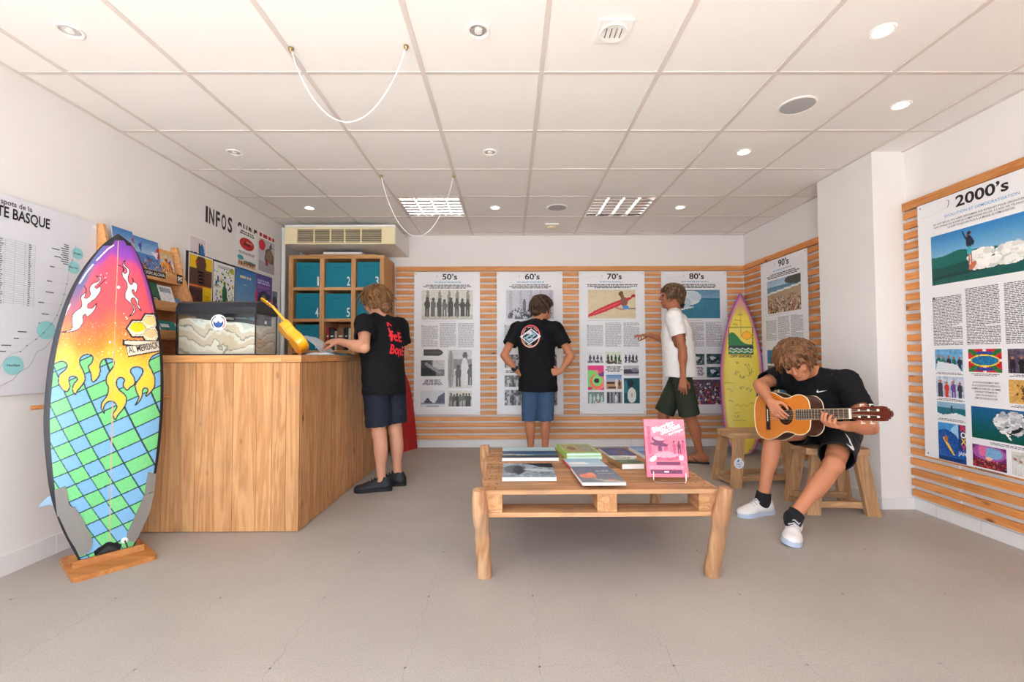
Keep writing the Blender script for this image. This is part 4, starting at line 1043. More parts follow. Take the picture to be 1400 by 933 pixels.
def p_kiss(pr, W, H):
    pr.lines(.02, W - .02, .02, .06, .045, (190, 30, 44), 4, th=.8); cv = Canvas(30, 32, (206, 206, 212)); cv.ell(.2, .2, .2, .16, (214, 40, 60)).poly([(.35, .65), (.42, .3), (.7, .2), (.92, .4), (.95, .7)], (110, 96, 86)).ell(.65, .5, .2, .18, (140, 120, 104)).rect(0, .68, 1, 1, (176, 172, 180)).rect(.42, .58, .56, .78, (200, 30, 50)).poly([(.62, .2), (.74, .03), (.86, .22)], (90, 80, 80)).noise(10, 3); pr.canvas(cv, .01, .07, W - .01, H - .012)
def p_car(pr, W, H):
    cv = Canvas(14, 22, (120, 130, 150)); cv.ell(.5, .4, .4, .18, (50, 56, 70)).rect(0, .6, 1, 1, (160, 164, 172)).noise(16, 2); pr.canvas(cv, .01, .01, W - .03, H - .01)
poster('small white poster with a raised guitar neck and crowd', 3.512, 3.715, 1.74, 2.03, p_guitar, .004)
poster('yellow and brown poster, first of the row on the black board', 3.502, 3.786, 1.40, 1.884, p_yellow)
poster('white poster splattered with blue, yellow and green shapes', 3.797, 4.088, 1.40, 1.876, p_euro)
poster('plain sky blue poster in the middle of the poster row', 4.102, 4.42, 1.42, 1.884, p_blue)
poster('purple poster with a dark circle behind the ukulele head', 4.430, 4.718, 1.46, 1.888, p_purple)
poster('tall white poster with a red oval badge, covering the lettering', 4.112, 4.452, 1.90, 2.268, p_club, .006)
poster('tall white poster of a grey tower and a red shape', 4.470, 4.795, 1.917, 2.33, p_kiss, .0075)
poster('small grey poster at the far end of the poster row', 4.742, 4.892, 1.50, 1.772, p_car, .004)

# ------------------------------------------------------------------ magazine rack on the left wall
RY0, RY1 = 2.74, 3.325
rk = thing('magazine_rack', 'pine wall rack of tiered magazine shelves behind the counter', 'rack', (XL, 3.03, 1.085))
side = [(XL + .002, 1.875), (XL + .045, 1.875), (XL + .095, 1.66), (XL + .155, 1.50), (XL + .20, 1.30), (XL + .25, 1.085), (XL + .002, 1.085)]
for y in (RY0 - .02, RY1): m = MB(); m.prism([(x, y, z) for x, z in side], (0, .02, 0)); m.build('side_panel', MAT['rackwood'], rk)
MB().box((XL + .001, RY0 - .001, 1.085), (XL + .008, RY1, 1.80)).build('back_panel', MAT['rackwood'], rk)
tiers = [(1.605, .085), (1.40, .145), (1.20, .195)]
for z, dx in tiers:
    MB().box((XL + .009, RY0, z - .012), (XL + dx - .001, RY1, z)).build('shelf', MAT['rackwood'], rk)
    MB().box((XL + dx, RY0, z - .014), (XL + dx + .014, RY1, z + .05), bev=.002).build('lip', MAT['rackwood'], rk)
pr = Print(FLW(0, 0, .0995)); pr.rect(2.86, -1.652, 3.155, -1.612, (24, 20, 22), .0004); pr.text('LIVE LAUGH ALOHA', 3.147, -1.622, .021, (240, 236, 230), 'R', .27, .015, .0008); pr.build('slogan_label', MAT['print'], rk)
pr = Print(FLW(0, 0, .0995)); pr.rect(3.262, -1.665, 3.318, -1.602, (22, 20, 22), .0004)
for a, b in ((-.013, -.008), (.013, -.008), (-.013, .01), (.013, .01), (0, 0)): pr.disc(3.29 + a, -1.637 + b, .008, .007, (235, 235, 235), .0008)
pr.lines(3.272, 3.308, -1.618, -1.606, .007, (150, 150, 150), 2); pr.build('skull_label', MAT['print'], rk)
def magazine(label, y0, y1, tier, h, cv, th=.006):
    z, dx = tiers[tier]; back = XL + .0135
    b0 = V((XL + dx - .014, y0, z + .0005)); lean = min((dx - .030) * .8, .055); tp = V((-lean, 0, math.sqrt(max(h * h - lean * lean, 1e-4)))).normalized(); ux = V((0, 1, 0)); nn = ux.cross(tp)
    t = thing('magazine', label, 'magazine', b0 + V((0, (y1 - y0) / 2, 0)), group='magazines in the wall rack')
    m = MB(); m.obox(b0 + ux * (y1 - y0) / 2 + tp * h / 2 - nn * th / 2, (ux, tp, nn), ((y1 - y0) / 2, h / 2, th / 2)); m.build('pages', M('magazine_paper', (232, 230, 228), .5), t)
    Print(Frame(b0 + tp * h, ux, tp, nn)).canvas(cv, 0, 0, y1 - y0, h, .0005).build('cover_print', MAT['gloss_print'], t)
def flags(seed, sky=(70, 130, 200)):
    cv = Canvas(34, 40, sky); cv.grad(0, .4, sky, (170, 200, 230)); r = random.Random(seed)
    for _ in range(9): cv.poly([(x0 := r.random(), y0 := r.uniform(.12, .55)), (x0 + r.uniform(.1, .3), y0 + r.uniform(-.1, .1)), (x0 + r.uniform(.05, .25), y0 + r.uniform(.1, .25))], r.choice([(200, 30, 50), (240, 240, 245), (40, 70, 150), (230, 230, 240), (240, 200, 60), (180, 40, 60)]))
    cv.crowd(90, 0, .5, 1, .98, .035, [(60, 60, 80), (180, 60, 60), (220, 220, 225), (40, 70, 130), (200, 170, 60), (90, 50, 50), (70, 130, 190)], seed); return cv.noise(10, seed)
c1 = flags(2); c1.ell(.6, .88, .4, .11, (50, 120, 210))
magazine('front magazine with waving flags under blue sky, top tier', RY0 + .06, 2.955, 0, .285, flags(9, (60, 120, 196)))
magazine('flag crowd magazine with red banner, middle of top tier', 2.957, 3.17, 0, .268, c1)
magazine('magazine with orange sky over a crowd, right end of top tier', 3.172, 3.30, 0, .232, flags(5, (230, 160, 70)))
cv = Canvas(20, 28, (40, 96, 70)); cv.ell(.5, .7, .4, .16, (30, 50, 44)).ell(.5, .7, .28, .10, (220, 210, 210)).ell(.5, .7, .2, .07, (120, 30, 40)).noise(6, 1); magazine('dark green magazine with a round badge, second tier', 2.99, 3.10, 1, .185, cv)
cv = Canvas(20, 28, (226, 228, 232)); cv.rect(.1, .08, .9, .3, (150, 160, 170)).rect(0, .78, 1, 1, (60, 110, 160)).noise(14, 2, 2); magazine('pale magazine with a blue foot strip, second tier', 3.105, 3.235, 1, .175, cv)
cv = Canvas(18, 14, (60, 130, 190)); cv.rect(0, .5, 1, 1, (220, 224, 228)).noise(12, 4); magazine('small blue and white leaflet, right end of second tier', 3.238, 3.315, 1, .11, cv)
cv = Canvas(22, 16, (20, 140, 140)); cv.rect(.1, .2, .6, .4, (230, 240, 240)).poly([(.1, 1), (.4, .4), (.7, 1)], (40, 60, 60)).noise(10, 4); magazine('teal brochure with a dark triangle, lowest tier', 3.05, 3.20, 2, .13, cv)
cv = Canvas(16, 20, (214, 216, 220)); cv.rect(.1, .3, .9, .6, (120, 140, 160)).noise(10, 4); magazine('light grey brochure at the right of the lowest tier', 3.205, 3.30, 2, .12, cv)

# ------------------------------------------------------------------ red belly board leaning on the cabinet
rb = thing('belly_board', 'worn red wooden belly board leaning beside the cabinet', 'belly board', (-1.15, 5.2, 0))
_a = V((-1.245, 4.985, 0)); _wd = V((.175, .33, 0)).normalized(); _upd = V((-.085, .0, .93)).normalized(); _nr = _wd.cross(_upd).normalized()
ol = [(.0, 0), (.375, 0), (.372, .40), (.35, .66), (.31, .80), (.255, .895), (.19, .93), (.12, .895), (.065, .80), (.03, .66), (.004, .40)]
m = MB(); m.prism([_a + _wd * a + _upd * b + V((0, 0, .001)) for a, b in spline(ol[1:], False, 4) + [ol[0]]], _nr * -.016); m.build('board', M('worn_red_paint', (176, 14, 26), .45, var=.35, vscale=5), rb)
Print(Frame(_a + _nr * .0005, _wd, _upd, _nr)).line([(.09, -.06), (.1, -.2), (.08, -.34)], .004, (236, 120, 90)).line([(.21, -.02), (.20, -.14)], .003, (236, 130, 100)).line([(.0, -.004), (.375, -.004)], .004, (214, 130, 96)).build('scratches', MAT['print'], rb)
# ------------------------------------------------------------------ exhibition panels
PW, PH = .777, 1.675
COLS = ((.090, .280), (.305, .495), (.520, .705))
def panel(title, label, o, ux, thick_dir):
    fr = Frame(o, ux, (0, 0, 1)); n = fr.n
    t = thing('exhibition_panel', label, 'panel', V(o) - V((0, 0, PH)) + fr.ux * PW / 2)
    m = MB(); m.obox(fr.P(PW / 2, PH / 2, -.004), (fr.ux, fr.uy, n), (PW / 2, PH / 2, .004), .001); m.build('board', MAT['panel'], t)
    pr = Print(fr); tw = {'2000\u2019s': .30}.get(title, .175)
    pr.text(title, .415 if len(title) > 4 else .42, .088, .066, (28, 26, 30), 'C', tw, .022); pr.build('title', MAT['print'], t)
    for u, v in ((.022, .022), (PW - .022, .022), (.022, PH - .022), (PW - .022, PH - .022)):
        m = MB(); m.lathe(fr.P(u, v, 0), n, [(.005, 0), (.005, .001), (.003, .0018)], 8); m.build('screw', MAT['screw'], t)
    return t, fr
def photo(t, fr, cv, u0, v0, u1, v1): Print(fr).canvas(cv, u0, v0, u1, v1).build('photo_print', MAT['gloss_print'], t)
def body_text(t, fr, seed, sub=None, heads=True, extra=(), bottom=.89, pitch=.0125, col=(150, 150, 156), near=False):
    pr = Print(fr)
    if sub: pr.text(sub, .40, .128, .016, (110, 170, 210), 'C', .40 if len(sub) > 20 else .25, .005)
    else: pr.lines(.24, .56, .115, .128, .018, (150, 190, 220), seed, th=.7)
    if heads: pr.lines(.09, .70, .150, .195, .017, (80, 80, 86), seed + 1, th=.62, align='C')
    for k, (a, b) in enumerate(COLS): pr.lines(a, b, .635 if k == 0 else .605, bottom, pitch, col, seed + 2 + k, th=.5)
    pr.rect(.09, .577, .70 if False else .5, .581, (190, 190, 196)) if not near else None
    pr.text('A', .088, .645, .02, (30, 30, 34), 'L')
    for (a, v0, b, v1) in extra: pr.lines(a, b, v0, v1, .0175, (84, 84, 92), seed + 9, th=.6, align='C')
    # little wave line at the title
    pr.line([(.02, .06), (.10, .075), (.2, .06), (.262, .065)], .0012, (190, 190, 200)); pr.line([(.262, .065), (.272, .05), (.268, .035)], .003, (60, 60, 70))
    return tag(pr.build('text_print', MAT['print'], t), kind='stuff')
ZP = 2.0625
def bwgroup(w, h, seed, n=8, sky=(226, 218, 196), bd_=(60, 56, 52), ht=.62, boards=True, base=.88):
    cv = Canvas(w, h, sky); cv.rect(0, .82, 1, 1, (206, 198, 176)); r = random.Random(seed)
    if boards:
        for k in range(5): x = .14 + .19 * k; cv.ell(x + r.uniform(-.03, .03), .45, .035, .5, (150, 144, 132))
    cv.people(n, .06, .96, base, ht, [bd_, (80, 74, 70), (48, 44, 44), (110, 102, 96)], seed, heads=(70, 62, 56)); cv.noise(14, seed); return cv.bw((1, .98, .93))
def blur_bw(w, h, seed, dark=70, lite=210, cell=3):
    cv = Canvas(w, h, ((dark + lite) / 2,) * 3); cv.noise((lite - dark) / 2, seed, cell).noise(20, seed + 1); return cv
YP = YB - .046
PS = lambda x: (x, YP - .001, ZP)
# 50s
t, fr = panel('50\u2019s', 'white exhibition panel headed 50s with a brown group photo', PS(-1.121), (1, 0, 0), None)
body_text(t, fr, 11, extra=((.095, 1.267, .345, 1.345),))
photo(t, fr, bwgroup(62, 36, 1), .09, .217, .693, .562)
pr = Print(fr); pr.poly([(.113, .913), (.29, .911), (.325, .925), (.345, .95), (.325, .975), (.29, .988), (.113, .985)], (70, 66, 58), .0008); pr.rect(.12, .945, .33, .952, (110, 104, 92), .001); pr.build('photo_print', MAT['gloss_print'], t)
cv = Canvas(36, 24, (120, 120, 122)); cv.rect(.5, 0, 1, .6, (200, 200, 204)).ell(.25, .8, .4, .4, (38, 38, 40)).ell(.15, .2, .3, .3, (60, 60, 62)).poly([(.2, .1), (.9, .75), (.8, .9), (.15, .3)], (150, 150, 152)).noise(24, 4); photo(t, fr, cv, .084, 1.039, .359, 1.225)
cv = Canvas(36, 24, (220, 224, 232)); cv.poly([(.12, .75), (.28, .42), (.5, .75)], (70, 76, 92)).poly([(.6, .75), (.75, .35), (1, .1), (1, .75)], (90, 98, 116)).rect(0, .74, 1, .82, (130, 140, 160)).rect(.25, .9, .75, .95, (60, 66, 84)).noise(12, 5); photo(t, fr, cv, .08, 1.393, .362, 1.586)
cv = Canvas(36, 54, (206, 208, 212)); cv.rect(0, .25, 1, .5, (130, 132, 138)).ell(.12, .5, .13, .49, (160, 162, 166)).ell(.12, .5, .02, .48, (120, 122, 128)).ell(.72, .15, .10, .10, (70, 64, 62)).ell(.7, .6, .16, .4, (222, 222, 224)).people(1, .36, .5, .97, .55, [(70, 68, 72)], 2).people(1, .88, 1.0, .93, .55, [(80, 78, 82)], 3).noise(14, 8); photo(t, fr, cv.bw(), .399, .919, .68, 1.366)
photo(t, fr, bwgroup(36, 24, 6, 7, ht=.8, boards=False, base=.98), .399, 1.395, .68, 1.58)
# 60s
t, fr = panel('60\u2019s', 'white exhibition panel headed 60s behind the man with hands on hips', PS(-.148), (1, 0, 0), None)
body_text(t, fr, 21, extra=((.09, 1.16, .28, 1.20),))
cv = Canvas(60, 36, (206, 206, 214)); [cv.ell(.1 + .21 * k, .45, .035, .5, (184, 186, 196)) for k in range(5)]; cv.people(3, .28, .85, .75, .42, [(110, 106, 118)], 2).crowd(60, .05, .6, .95, .92, .05, [(100, 96, 108), (140, 136, 146), (70, 66, 78)], 3).noise(12, 2); photo(t, fr, cv.bw((.98, .97, 1.03)), .11, .217, .67, .56)
for k, (v0, v1) in enumerate(((.976, 1.13), (1.22, 1.354), (1.39, 1.57))):
    for j, (a, b) in enumerate(COLS):
        cv = blur_bw(22, 18, 30 + k * 3 + j, 60, 190, 3); cv.people(3, .1, .9, .98, .7, [(60, 58, 64), (200, 198, 200)], k * 3 + j, (80, 70, 70)); photo(t, fr, cv.bw((1, .98, 1.02)), a, v0, b, v1)
# 70s
t, fr = panel('70\u2019s', 'white exhibition panel headed 70s with a red surfboard photo', PS(.823), (1, 0, 0), None)
body_text(t, fr, 31, extra=((.30, 1.12, .50, 1.195),))
cv = Canvas(62, 38, (222, 206, 170)); cv.noise(9, 3).ell(.45, .60, .52, .095, (206, 30, 52), -.40 * 1.0).ell(.42, .62, .36, .03, (232, 80, 90), -.4).ell(.95, .22, .05, .05, (170, 20, 40), -.4).ell(.76, .42, .075, .17, (150, 84, 70)).ell(.70, .14, .05, .09, (110, 72, 44)).ell(.72, .25, .035, .13, (126, 84, 52)).ell(.79, .62, .07, .07, (80, 150, 210)).ell(.66, .66, .12, .035, (200, 140, 110), .2).ell(.93, .66, .09, .03, (140, 140, 130)); photo(t, fr, cv, .105, .215, .666, .554)
V7 = lambda y: .791 + y * .001046
U7 = lambda x: (x - 58) * .001046
def p7(cv, x0, y0, x1, y1): photo(t, fr, cv, U7(x0), V7(y0), U7(x1), V7(y1))
def sil(seed, bg, fg, n=4):
    cv = Canvas(24, 16, bg); cv.people(n, .05, .98, 1.0, .75, [fg], seed, fg); cv.crowd(14, 0, .7, 1, .95, .1, [fg], seed); return cv.noise(10, seed)
p7(sil(1, (228, 230, 236), (66, 74, 96), 4), 148, 155, 328, 272)
p7(sil(2, (218, 226, 208), (44, 60, 48), 4), 345, 150, 530, 285)
p7(sil(3, (232, 232, 238), (40, 44, 66), 4), 550, 155, 722, 272)
cv = Canvas(26, 38, (236, 60, 140)); cv.ell(.4, .6, .75, .42, (250, 150, 140)).ell(.15, .6, .62, .42, (140, 220, 120)).ell(.55, .65, .42, .3, (250, 120, 100)).ell(.6, .6, .32, .24, (150, 220, 130)).ell(.55, .62, .16, .1, (40, 40, 50), .4).ell(.85, .35, .2, .1, (120, 60, 150)).ell(.1, .93, .2, .06, (220, 40, 110)).ell(.75, .25, .12, .08, (230, 90, 110)); p7(cv, 148, 303, 330, 578)
cv = Canvas(26, 22, (120, 160, 210)); cv.grad(0, .45, (90, 140, 200), (190, 200, 220)).rect(0, .45, 1, 1, (200, 150, 110)).rect(.05, .5, .55, .62, (60, 44, 44)).rect(.1, .8, .6, .95, (90, 60, 50)).ell(.66, .65, .07, .4, (235, 225, 220)).people(1, .75, .95, 1, .6, [(90, 50, 50)], 2).noise(10, 2); p7(cv, 355, 408, 530, 568)
cv = Canvas(24, 16, (190, 190, 200)); cv.rect(0, .35, 1, .8, (70, 64, 84)).ell(.75, .45, .25, .2, (130, 126, 146)).noise(10, 3); p7(cv, 552, 305, 722, 418)
cv = Canvas(26, 40, (24, 84, 96)); cv.noise(12, 4, 2).ell(.5, .68, .28, .30, (224, 226, 216)).ell(.5, .68, .02, .28, (150, 150, 140)).ell(.42, .2, .2, .16, (20, 40, 50)).ell(.12, .35, .12, .25, (50, 130, 140)); p7(cv, 552, 445, 730, 728)
cv = sil(8, (120, 140, 140), (200, 220, 215), 4); p7(cv, 148, 597, 330, 728)
cv = Canvas(24, 18, (150, 156, 160)); [cv.rect(.05 + .24 * k, .05, .15 + .24 * k, .95, (50, 54, 64)) for k in range(4)]; cv.ell(.6, .6, .05, .4, (230, 230, 230)).noise(14, 4); p7(cv, 358, 597, 533, 728)
# 80s
t, fr = panel('80\u2019s', 'white exhibition panel headed 80s behind the man in white shirt', PS(1.796), (1, 0, 0), None)
body_text(t, fr, 41, extra=((.355, 1.13, .497, 1.24),))
cv = Canvas(60, 34, (52, 110, 150)); cv.grad(0, .3, (90, 140, 180), (130, 165, 190)).grad(.3, 1, (40, 110, 140), (16, 70, 110)); cv.band(lambda x: .35 - .25 * np.exp(-((x - .35) / .2) ** 2), (60, 130, 160)).ell(.42, .28, .2, .25, (226, 234, 240)).ell(.5, .2, .14, .16, (206, 220, 232), .4).ell(.28, .45, .16, .2, (190, 210, 220)).ell(.25, .55, .05, .13, (40, 40, 56), .6).ell(.3, .66, .2, .03, (230, 230, 235), -.2).noise(9, 4); photo(t, fr, cv, .09, .22, .69, .555)
for (a, v0, b, v1, s_) in ((.357, .976, .497, 1.104, 1), (.522, .976, .70, 1.095, 2), (.522, 1.13, .70, 1.253, 3), (.10, .976, .28, 1.1, 4), (.10, 1.13, .28, 1.25, 5)):
    cv = Canvas(22, 16, (70, 96, 100)); cv.noise(40, s_, 3).ell(.5, .5, .3, .2, (220, 226, 228), .5).ell(.6, .6, .12, .3, (40, 50, 54), 1.0).noise(14, s_); photo(t, fr, cv, a, v0, b, v1)
cv = Canvas(58, 32, (90, 80, 96)); cv.crowd(260, 0, .05, 1, .95, .05, [(180, 60, 60), (60, 70, 140), (220, 220, 225), (40, 40, 60), (150, 50, 80), (90, 110, 180), (120, 80, 60)], 4); photo(t, fr, cv, .10, 1.278, .70, 1.568)
# 90s
t, fr = panel('90\u2019s', 'white exhibition panel headed 90s beside the corner surfboard', (XR - .041, 4.964, 2.067), (0, -1, 0), None)
body_text(t, fr, 51, bottom=.842)
cv = Canvas(60, 40, (150, 120, 84)); cv.grad(0, .2, (150, 180, 210), (180, 200, 215)).grad(.2, .4, (80, 130, 160), (130, 160, 170)); cv.ell(.9, .1, .35, .14, (70, 70, 56)); cv.band(lambda x: .42 - .12 * x, (176, 150, 118)).band(lambda x: .40 - .12 * x, (226, 230, 232), .025).crowd(170, 0, .5, 1, .95, .028, [(90, 60, 44), (200, 190, 180), (120, 80, 56), (60, 46, 40), (190, 70, 60), (226, 220, 210)], 6).noise(8, 4); photo(t, fr, cv, .125, .214, .683, .562)
for k, (v0, v1) in enumerate(((.945, 1.087), (1.11, 1.24), (1.27, 1.42))):
    for j, (a, b) in enumerate(((.099, .274), (.305, .495), (.52, .70))):
        cv = Canvas(20, 16, [(40, 120, 170), (90, 90, 96), (190, 170, 140)][(k + j) % 3]); cv.noise(20, k * 3 + j, 2).people(1, .4, .65, .9, .6, [(24, 40, 60)], k + j); photo(t, fr, cv, a, v0, b, v1)
# 2000s
t, fr = panel('2000\u2019s', 'large white exhibition panel headed 2000s at the right edge', (XR - .041, 3.037, 2.071), (0, -1, 0), None)
pr = Print(fr)
pr.text('\u00c9VOLUTION ET D\u00c9MOCRATISATION', .405, .134, .017, (96, 166, 212), 'C', .425, .006)
for k, (tx, a, b) in enumerate((('AU XXI\u1d49 SI\u00c8CLE, ON SURFE D\u00c9SORMAIS SUR INTERNET POUR ORGANISER SA VIE,', .113, .69), ('SON VOYAGE OU SUIVRE LES COMP\u00c9TITIONS EN LIVE. \u00c0 L\u2019AIDE DES TECHNOLOGIES,', .118, .685), ('LE SURF TOUJOURS PLUS \u00c0 LA MODE, SE D\u00c9MOCRATISE.', .21, .594))):
    pr.text(tx, a, .166 + k * .0195, .0115, (44, 42, 48), 'L', b - a, .004)
for k, (a, b) in enumerate(COLS): pr.lines(a, b, .634 if k == 0 else .604, .948, .0098, (78, 76, 84), 60 + k, th=.46)
pr.text('A', .088, .652, .024, (30, 30, 34), 'L', None, .02)
for k, tx in enumerate(('LE VRAI BOULEVERSEMENT VIENT', 'DE LA CONSTANTE PROGRESSION DU', 'NOMBRE DE SURFEUSES. LES FEMMES', 'DEVIENNENT D\u00c9TERMINANTES', 'DANS L\u2019\u00c9VOLUTION ET LA', 'D\u00c9MOCRATISATION DU SURF.')):
    pr.text(tx, .403, 1.172 + k * .0185, .0108, (50, 48, 54), 'C', min(.165, .0052 * len(tx)), .006)
for a, v, b in ((.095, 1.116, .275), (.309, 1.115, .495), (.526, 1.114, .70), (.097, 1.281, .277), (.527, 1.281, .70), (.097, 1.408, .279), (.38, 1.508, .70), (.31, 1.673, .50)): pr.lines(a, b, v, v + .012, .008, (90, 88, 96), int(a * 99), th=.5, align='C')
pr.line([(.02, .085), (.09, .092), (.16, .078), (.215, .07)], .0014, (200, 200, 210)); pr.line([(.213, .072), (.222, .05), (.222, .03)], .004, (40, 40, 48)); pr.line([(.222, .032), (.208, .024)], .002, (40, 40, 48))
tag(pr.build('text_print', MAT['print'], t), kind='stuff')
cv = Canvas(150, 80, (60, 140, 200)); cv.grad(0, .6, (44, 128, 196), (150, 196, 220))
cv.band(lambda x: .44 + .02 * np.sin(x * 9) - .06 * np.exp(-((x - .28) / .12) ** 2) + .22 * np.clip(x - .35, 0, 1) ** .6 * .35, (18, 104, 96))
cv.band(lambda x: .62 + .05 * np.sin(x * 6 + 1), (10, 78, 74)).band(lambda x: .86 - .05 * np.sin(x * 5), (8, 62, 62))
r_ = random.Random(4)
for _ in range(130):
    x = r_.uniform(.42, 1.0); cv.ell(x, .66 + r_.uniform(-.16, .14) - .02 * (x - .5), r_.uniform(.02, .06), r_.uniform(.03, .07), r_.choice([(240, 240, 238), (226, 224, 220), (250, 248, 244), (206, 210, 206)]))
cv.band(lambda x: .9 - .08 * x, (20, 90, 86)).noise(7, 3)
cv.ell(.395, .15, .018, .04, (120, 74, 54)).ell(.405, .11, .02, .03, (44, 30, 28)).ell(.405, .28, .032, .12, (24, 34, 50)).poly([(.375, .25), (.345, .12), (.335, .05), (.348, .05), (.365, .15), (.39, .2)], (24, 34, 50)).poly([(.43, .2), (.455, .3), (.44, .38), (.43, .3)], (24, 34, 50)).ell(.405, .45, .026, .085, (60, 170, 190)).rect(.392, .5, .408, .72, (190, 120, 90)).rect(.412, .5, .428, .7, (180, 110, 84)).ell(.43, .74, .05, .05, (206, 110, 80), -.9)
photo(t, fr, cv, .093, .233, .70, .553)
def ppl(bg, cols, n, seed, w=34, h=26, ht=.75): c = Canvas(w, h, bg); c.noise(22, seed, 3); c.people(n, .02, .98, 1.05, ht, cols, seed, (176, 120, 92)); return c.noise(8, seed)
cv = ppl((110, 170, 214), [(30, 110, 90), (40, 40, 60), (60, 40, 60)], 5, 2); cv.poly([(0, 1), (.1, .55), (.8, .7), (.95, 1)], (226, 232, 238)); photo(t, fr, cv, .095, .969, .275, 1.107)
cv = Canvas(40, 30, (206, 36, 48)); cv.poly([(.0, .0), (.12, 0), (1, .9), (1, 1), (.88, 1), (0, .12)], (40, 120, 60)).poly([(1, 0), (.88, 0), (0, .88), (0, 1), (.12, 1), (1, .12)], (40, 120, 60)).rect(.46, 0, .54, 1, (240, 240, 240)).rect(0, .45, 1, .53, (240, 240, 240)).ell(.5, .5, .44, .26, (250, 220, 60)).ell(.5, .5, .40, .21, (40, 120, 170)).rect(.28, .1, .72, .22, (60, 70, 150)).rect(.24, .8, .76, .93, (60, 70, 150)).noise(16, 3, 2); photo(t, fr, cv, .309, .97, .495, 1.106)
photo(t, fr, ppl((90, 80, 100), [(30, 30, 40), (40, 36, 44), (26, 26, 30)], 4, 3), .526, .972, .70, 1.106)
photo(t, fr, ppl((190, 200, 220), [(220, 180, 60), (210, 60, 50), (110, 70, 150), (60, 60, 80)], 4, 6, ht=.85), .097, 1.141, .277, 1.272)
cv = Canvas(30, 26, (216, 170, 96)); cv.noise(14, 2, 2).crowd(40, .2, .2, .9, .8, .05, [(110, 76, 40), (80, 56, 34)], 2); photo(t, fr, cv, .525, 1.142, .70, 1.272)
cv = Canvas(34, 20, (140, 180, 206)); cv.band(lambda x: .35 + 0 * x, (30, 110, 130)).band(lambda x: .75 + .08 * np.sin(x * 7), (232, 238, 240)).people(1, .48, .6, .62, .4, [(60, 60, 60)], 1).noise(8, 3); photo(t, fr, cv, .097, 1.304, .279, 1.399)
cv = Canvas(80, 44, (24, 90, 130)); cv.grad(0, 1, (30, 96, 150), (8, 84, 70)); r_ = random.Random(9)
for _ in range(140):
    a = r_.uniform(0, 6.28); q = r_.uniform(0, 1) ** .5; cv.ell(.56 + .22 * q * math.cos(a), .42 + .34 * q * math.sin(a), .035, .05, r_.choice([(216, 216, 218), (190, 190, 196), (236, 236, 236), (160, 170, 176)]))
cv.ell(.62, .62, .08, .05, (26, 24, 30), -.5).ell(.68, .52, .03, .04, (26, 24, 30)).poly([(.45, .66), (.47, .62), (.56, .9), (.54, .92)], (240, 240, 240)).ell(.56, .74, .07, .025, (26, 24, 30), .3).noise(7, 2); photo(t, fr, cv, .314, 1.31, .70, 1.496)
cv = Canvas(44, 58, (24, 90, 170)); cv.ell(.2, .2, .5, .3, (60, 150, 210)).ell(.55, .35, .2, .4, (150, 200, 232), .5).ell(.35, .5, .5, .3, (20, 80, 160), .6).ell(.38, .6, .36, .035, (246, 196, 70), .98).ell(.3, .42, .07, .08, (180, 110, 60)).rect(0, .9, 1, 1, (16, 60, 120)).noise(16, 4, 2).rect(.76, .0, 1, .66, (28, 60, 120)); photo(t, fr, cv, .098, 1.435, .275, 1.672)
pr = Print(fr)
for ch, c_, v in (('R', (230, 50, 60), 1.475), ('O', (240, 240, 240), 1.515), ('X', (246, 206, 40), 1.555), ('Y', (210, 60, 140), 1.592)): pr.text(ch, .262, v - .003, .034, c_, 'C', .034, .03, .0016, rot=0)
pr.text('JAM', .252, 1.622, .022, (240, 240, 244), 'C', .05, .02, .0016); pr.build('poster_lettering', MAT['print'], t)
cv = Canvas(40, 28, (110, 40, 110)); cv.ell(.5, .3, .5, .35, (170, 90, 170)).ell(.6, .3, .3, .25, (120, 170, 210)).ell(.3, .25, .12, .25, (220, 110, 160)).rect(0, .66, 1, 1, (110, 20, 50)).crowd(60, 0, .6, 1, .95, .05, [(150, 30, 60), (60, 20, 50), (200, 60, 60)], 3).ell(.5, .55, .1, .08, (240, 190, 160)).noise(16, 2); photo(t, fr, cv, .313, 1.534, .499, 1.664)
photo(t, fr, ppl((196, 196, 190), [(60, 60, 90), (220, 220, 220), (200, 170, 60), (160, 60, 60)], 6, 8), .526, 1.535, .70, 1.665)
# ------------------------------------------------------------------ pallet table
TX_0, TX_1, TYa, TYb, TZ = -.135, 1.015, 2.215, 3.20, .4225
tb = thing('pallet_table', 'low table made of a wooden pallet on peeled log legs', 'table', ((TX_0 + TX_1) / 2, (TYa + TYb) / 2, 0))
y = TYa; ws = [.150, .128, .132, .128, .132, .128, .150]; gap = (TYb - TYa - sum(ws)) / 6
for i, w in enumerate(ws):
    m = MB(); a = rnd.uniform(-.006, .006); m.box((TX_0 + a, y, TZ - .022), (TX_1 + a * .5, y + w, TZ + rnd.uniform(-.0015, .0015)), bev=.002); o = m.build('deck_board', MAT['pallet'], tb)
    nm = MB()
    for xx in (TX_0 + .03, TX_0 + .07, (TX_0 + TX_1) / 2, TX_1 - .07, TX_1 - .03):
        for q in (.3, .7): nm.lathe((xx + rnd.uniform(-.008, .008), y + w * q + rnd.uniform(-.01, .01), TZ + .0008), (0, 0, 1), [(.0045, 0), (.0045, .0010)], 7)
    nm.build('nail_heads', MAT['screw'] if False else M('dark_nail', (52, 38, 30), .6), o)
    y += w + gap
for x0, x1 in ((TX_0 + .002, TX_0 + .10), ((TX_0 + TX_1) / 2 - .05, (TX_0 + TX_1) / 2 + .05), (TX_1 - .10, TX_1 - .002)):
    MB().box((x0, TYa + .004, TZ - .044), (x1, TYb - .004, TZ - .0235), bev=.002).build('stringer_board', MAT['palletY'], tb) if False else None
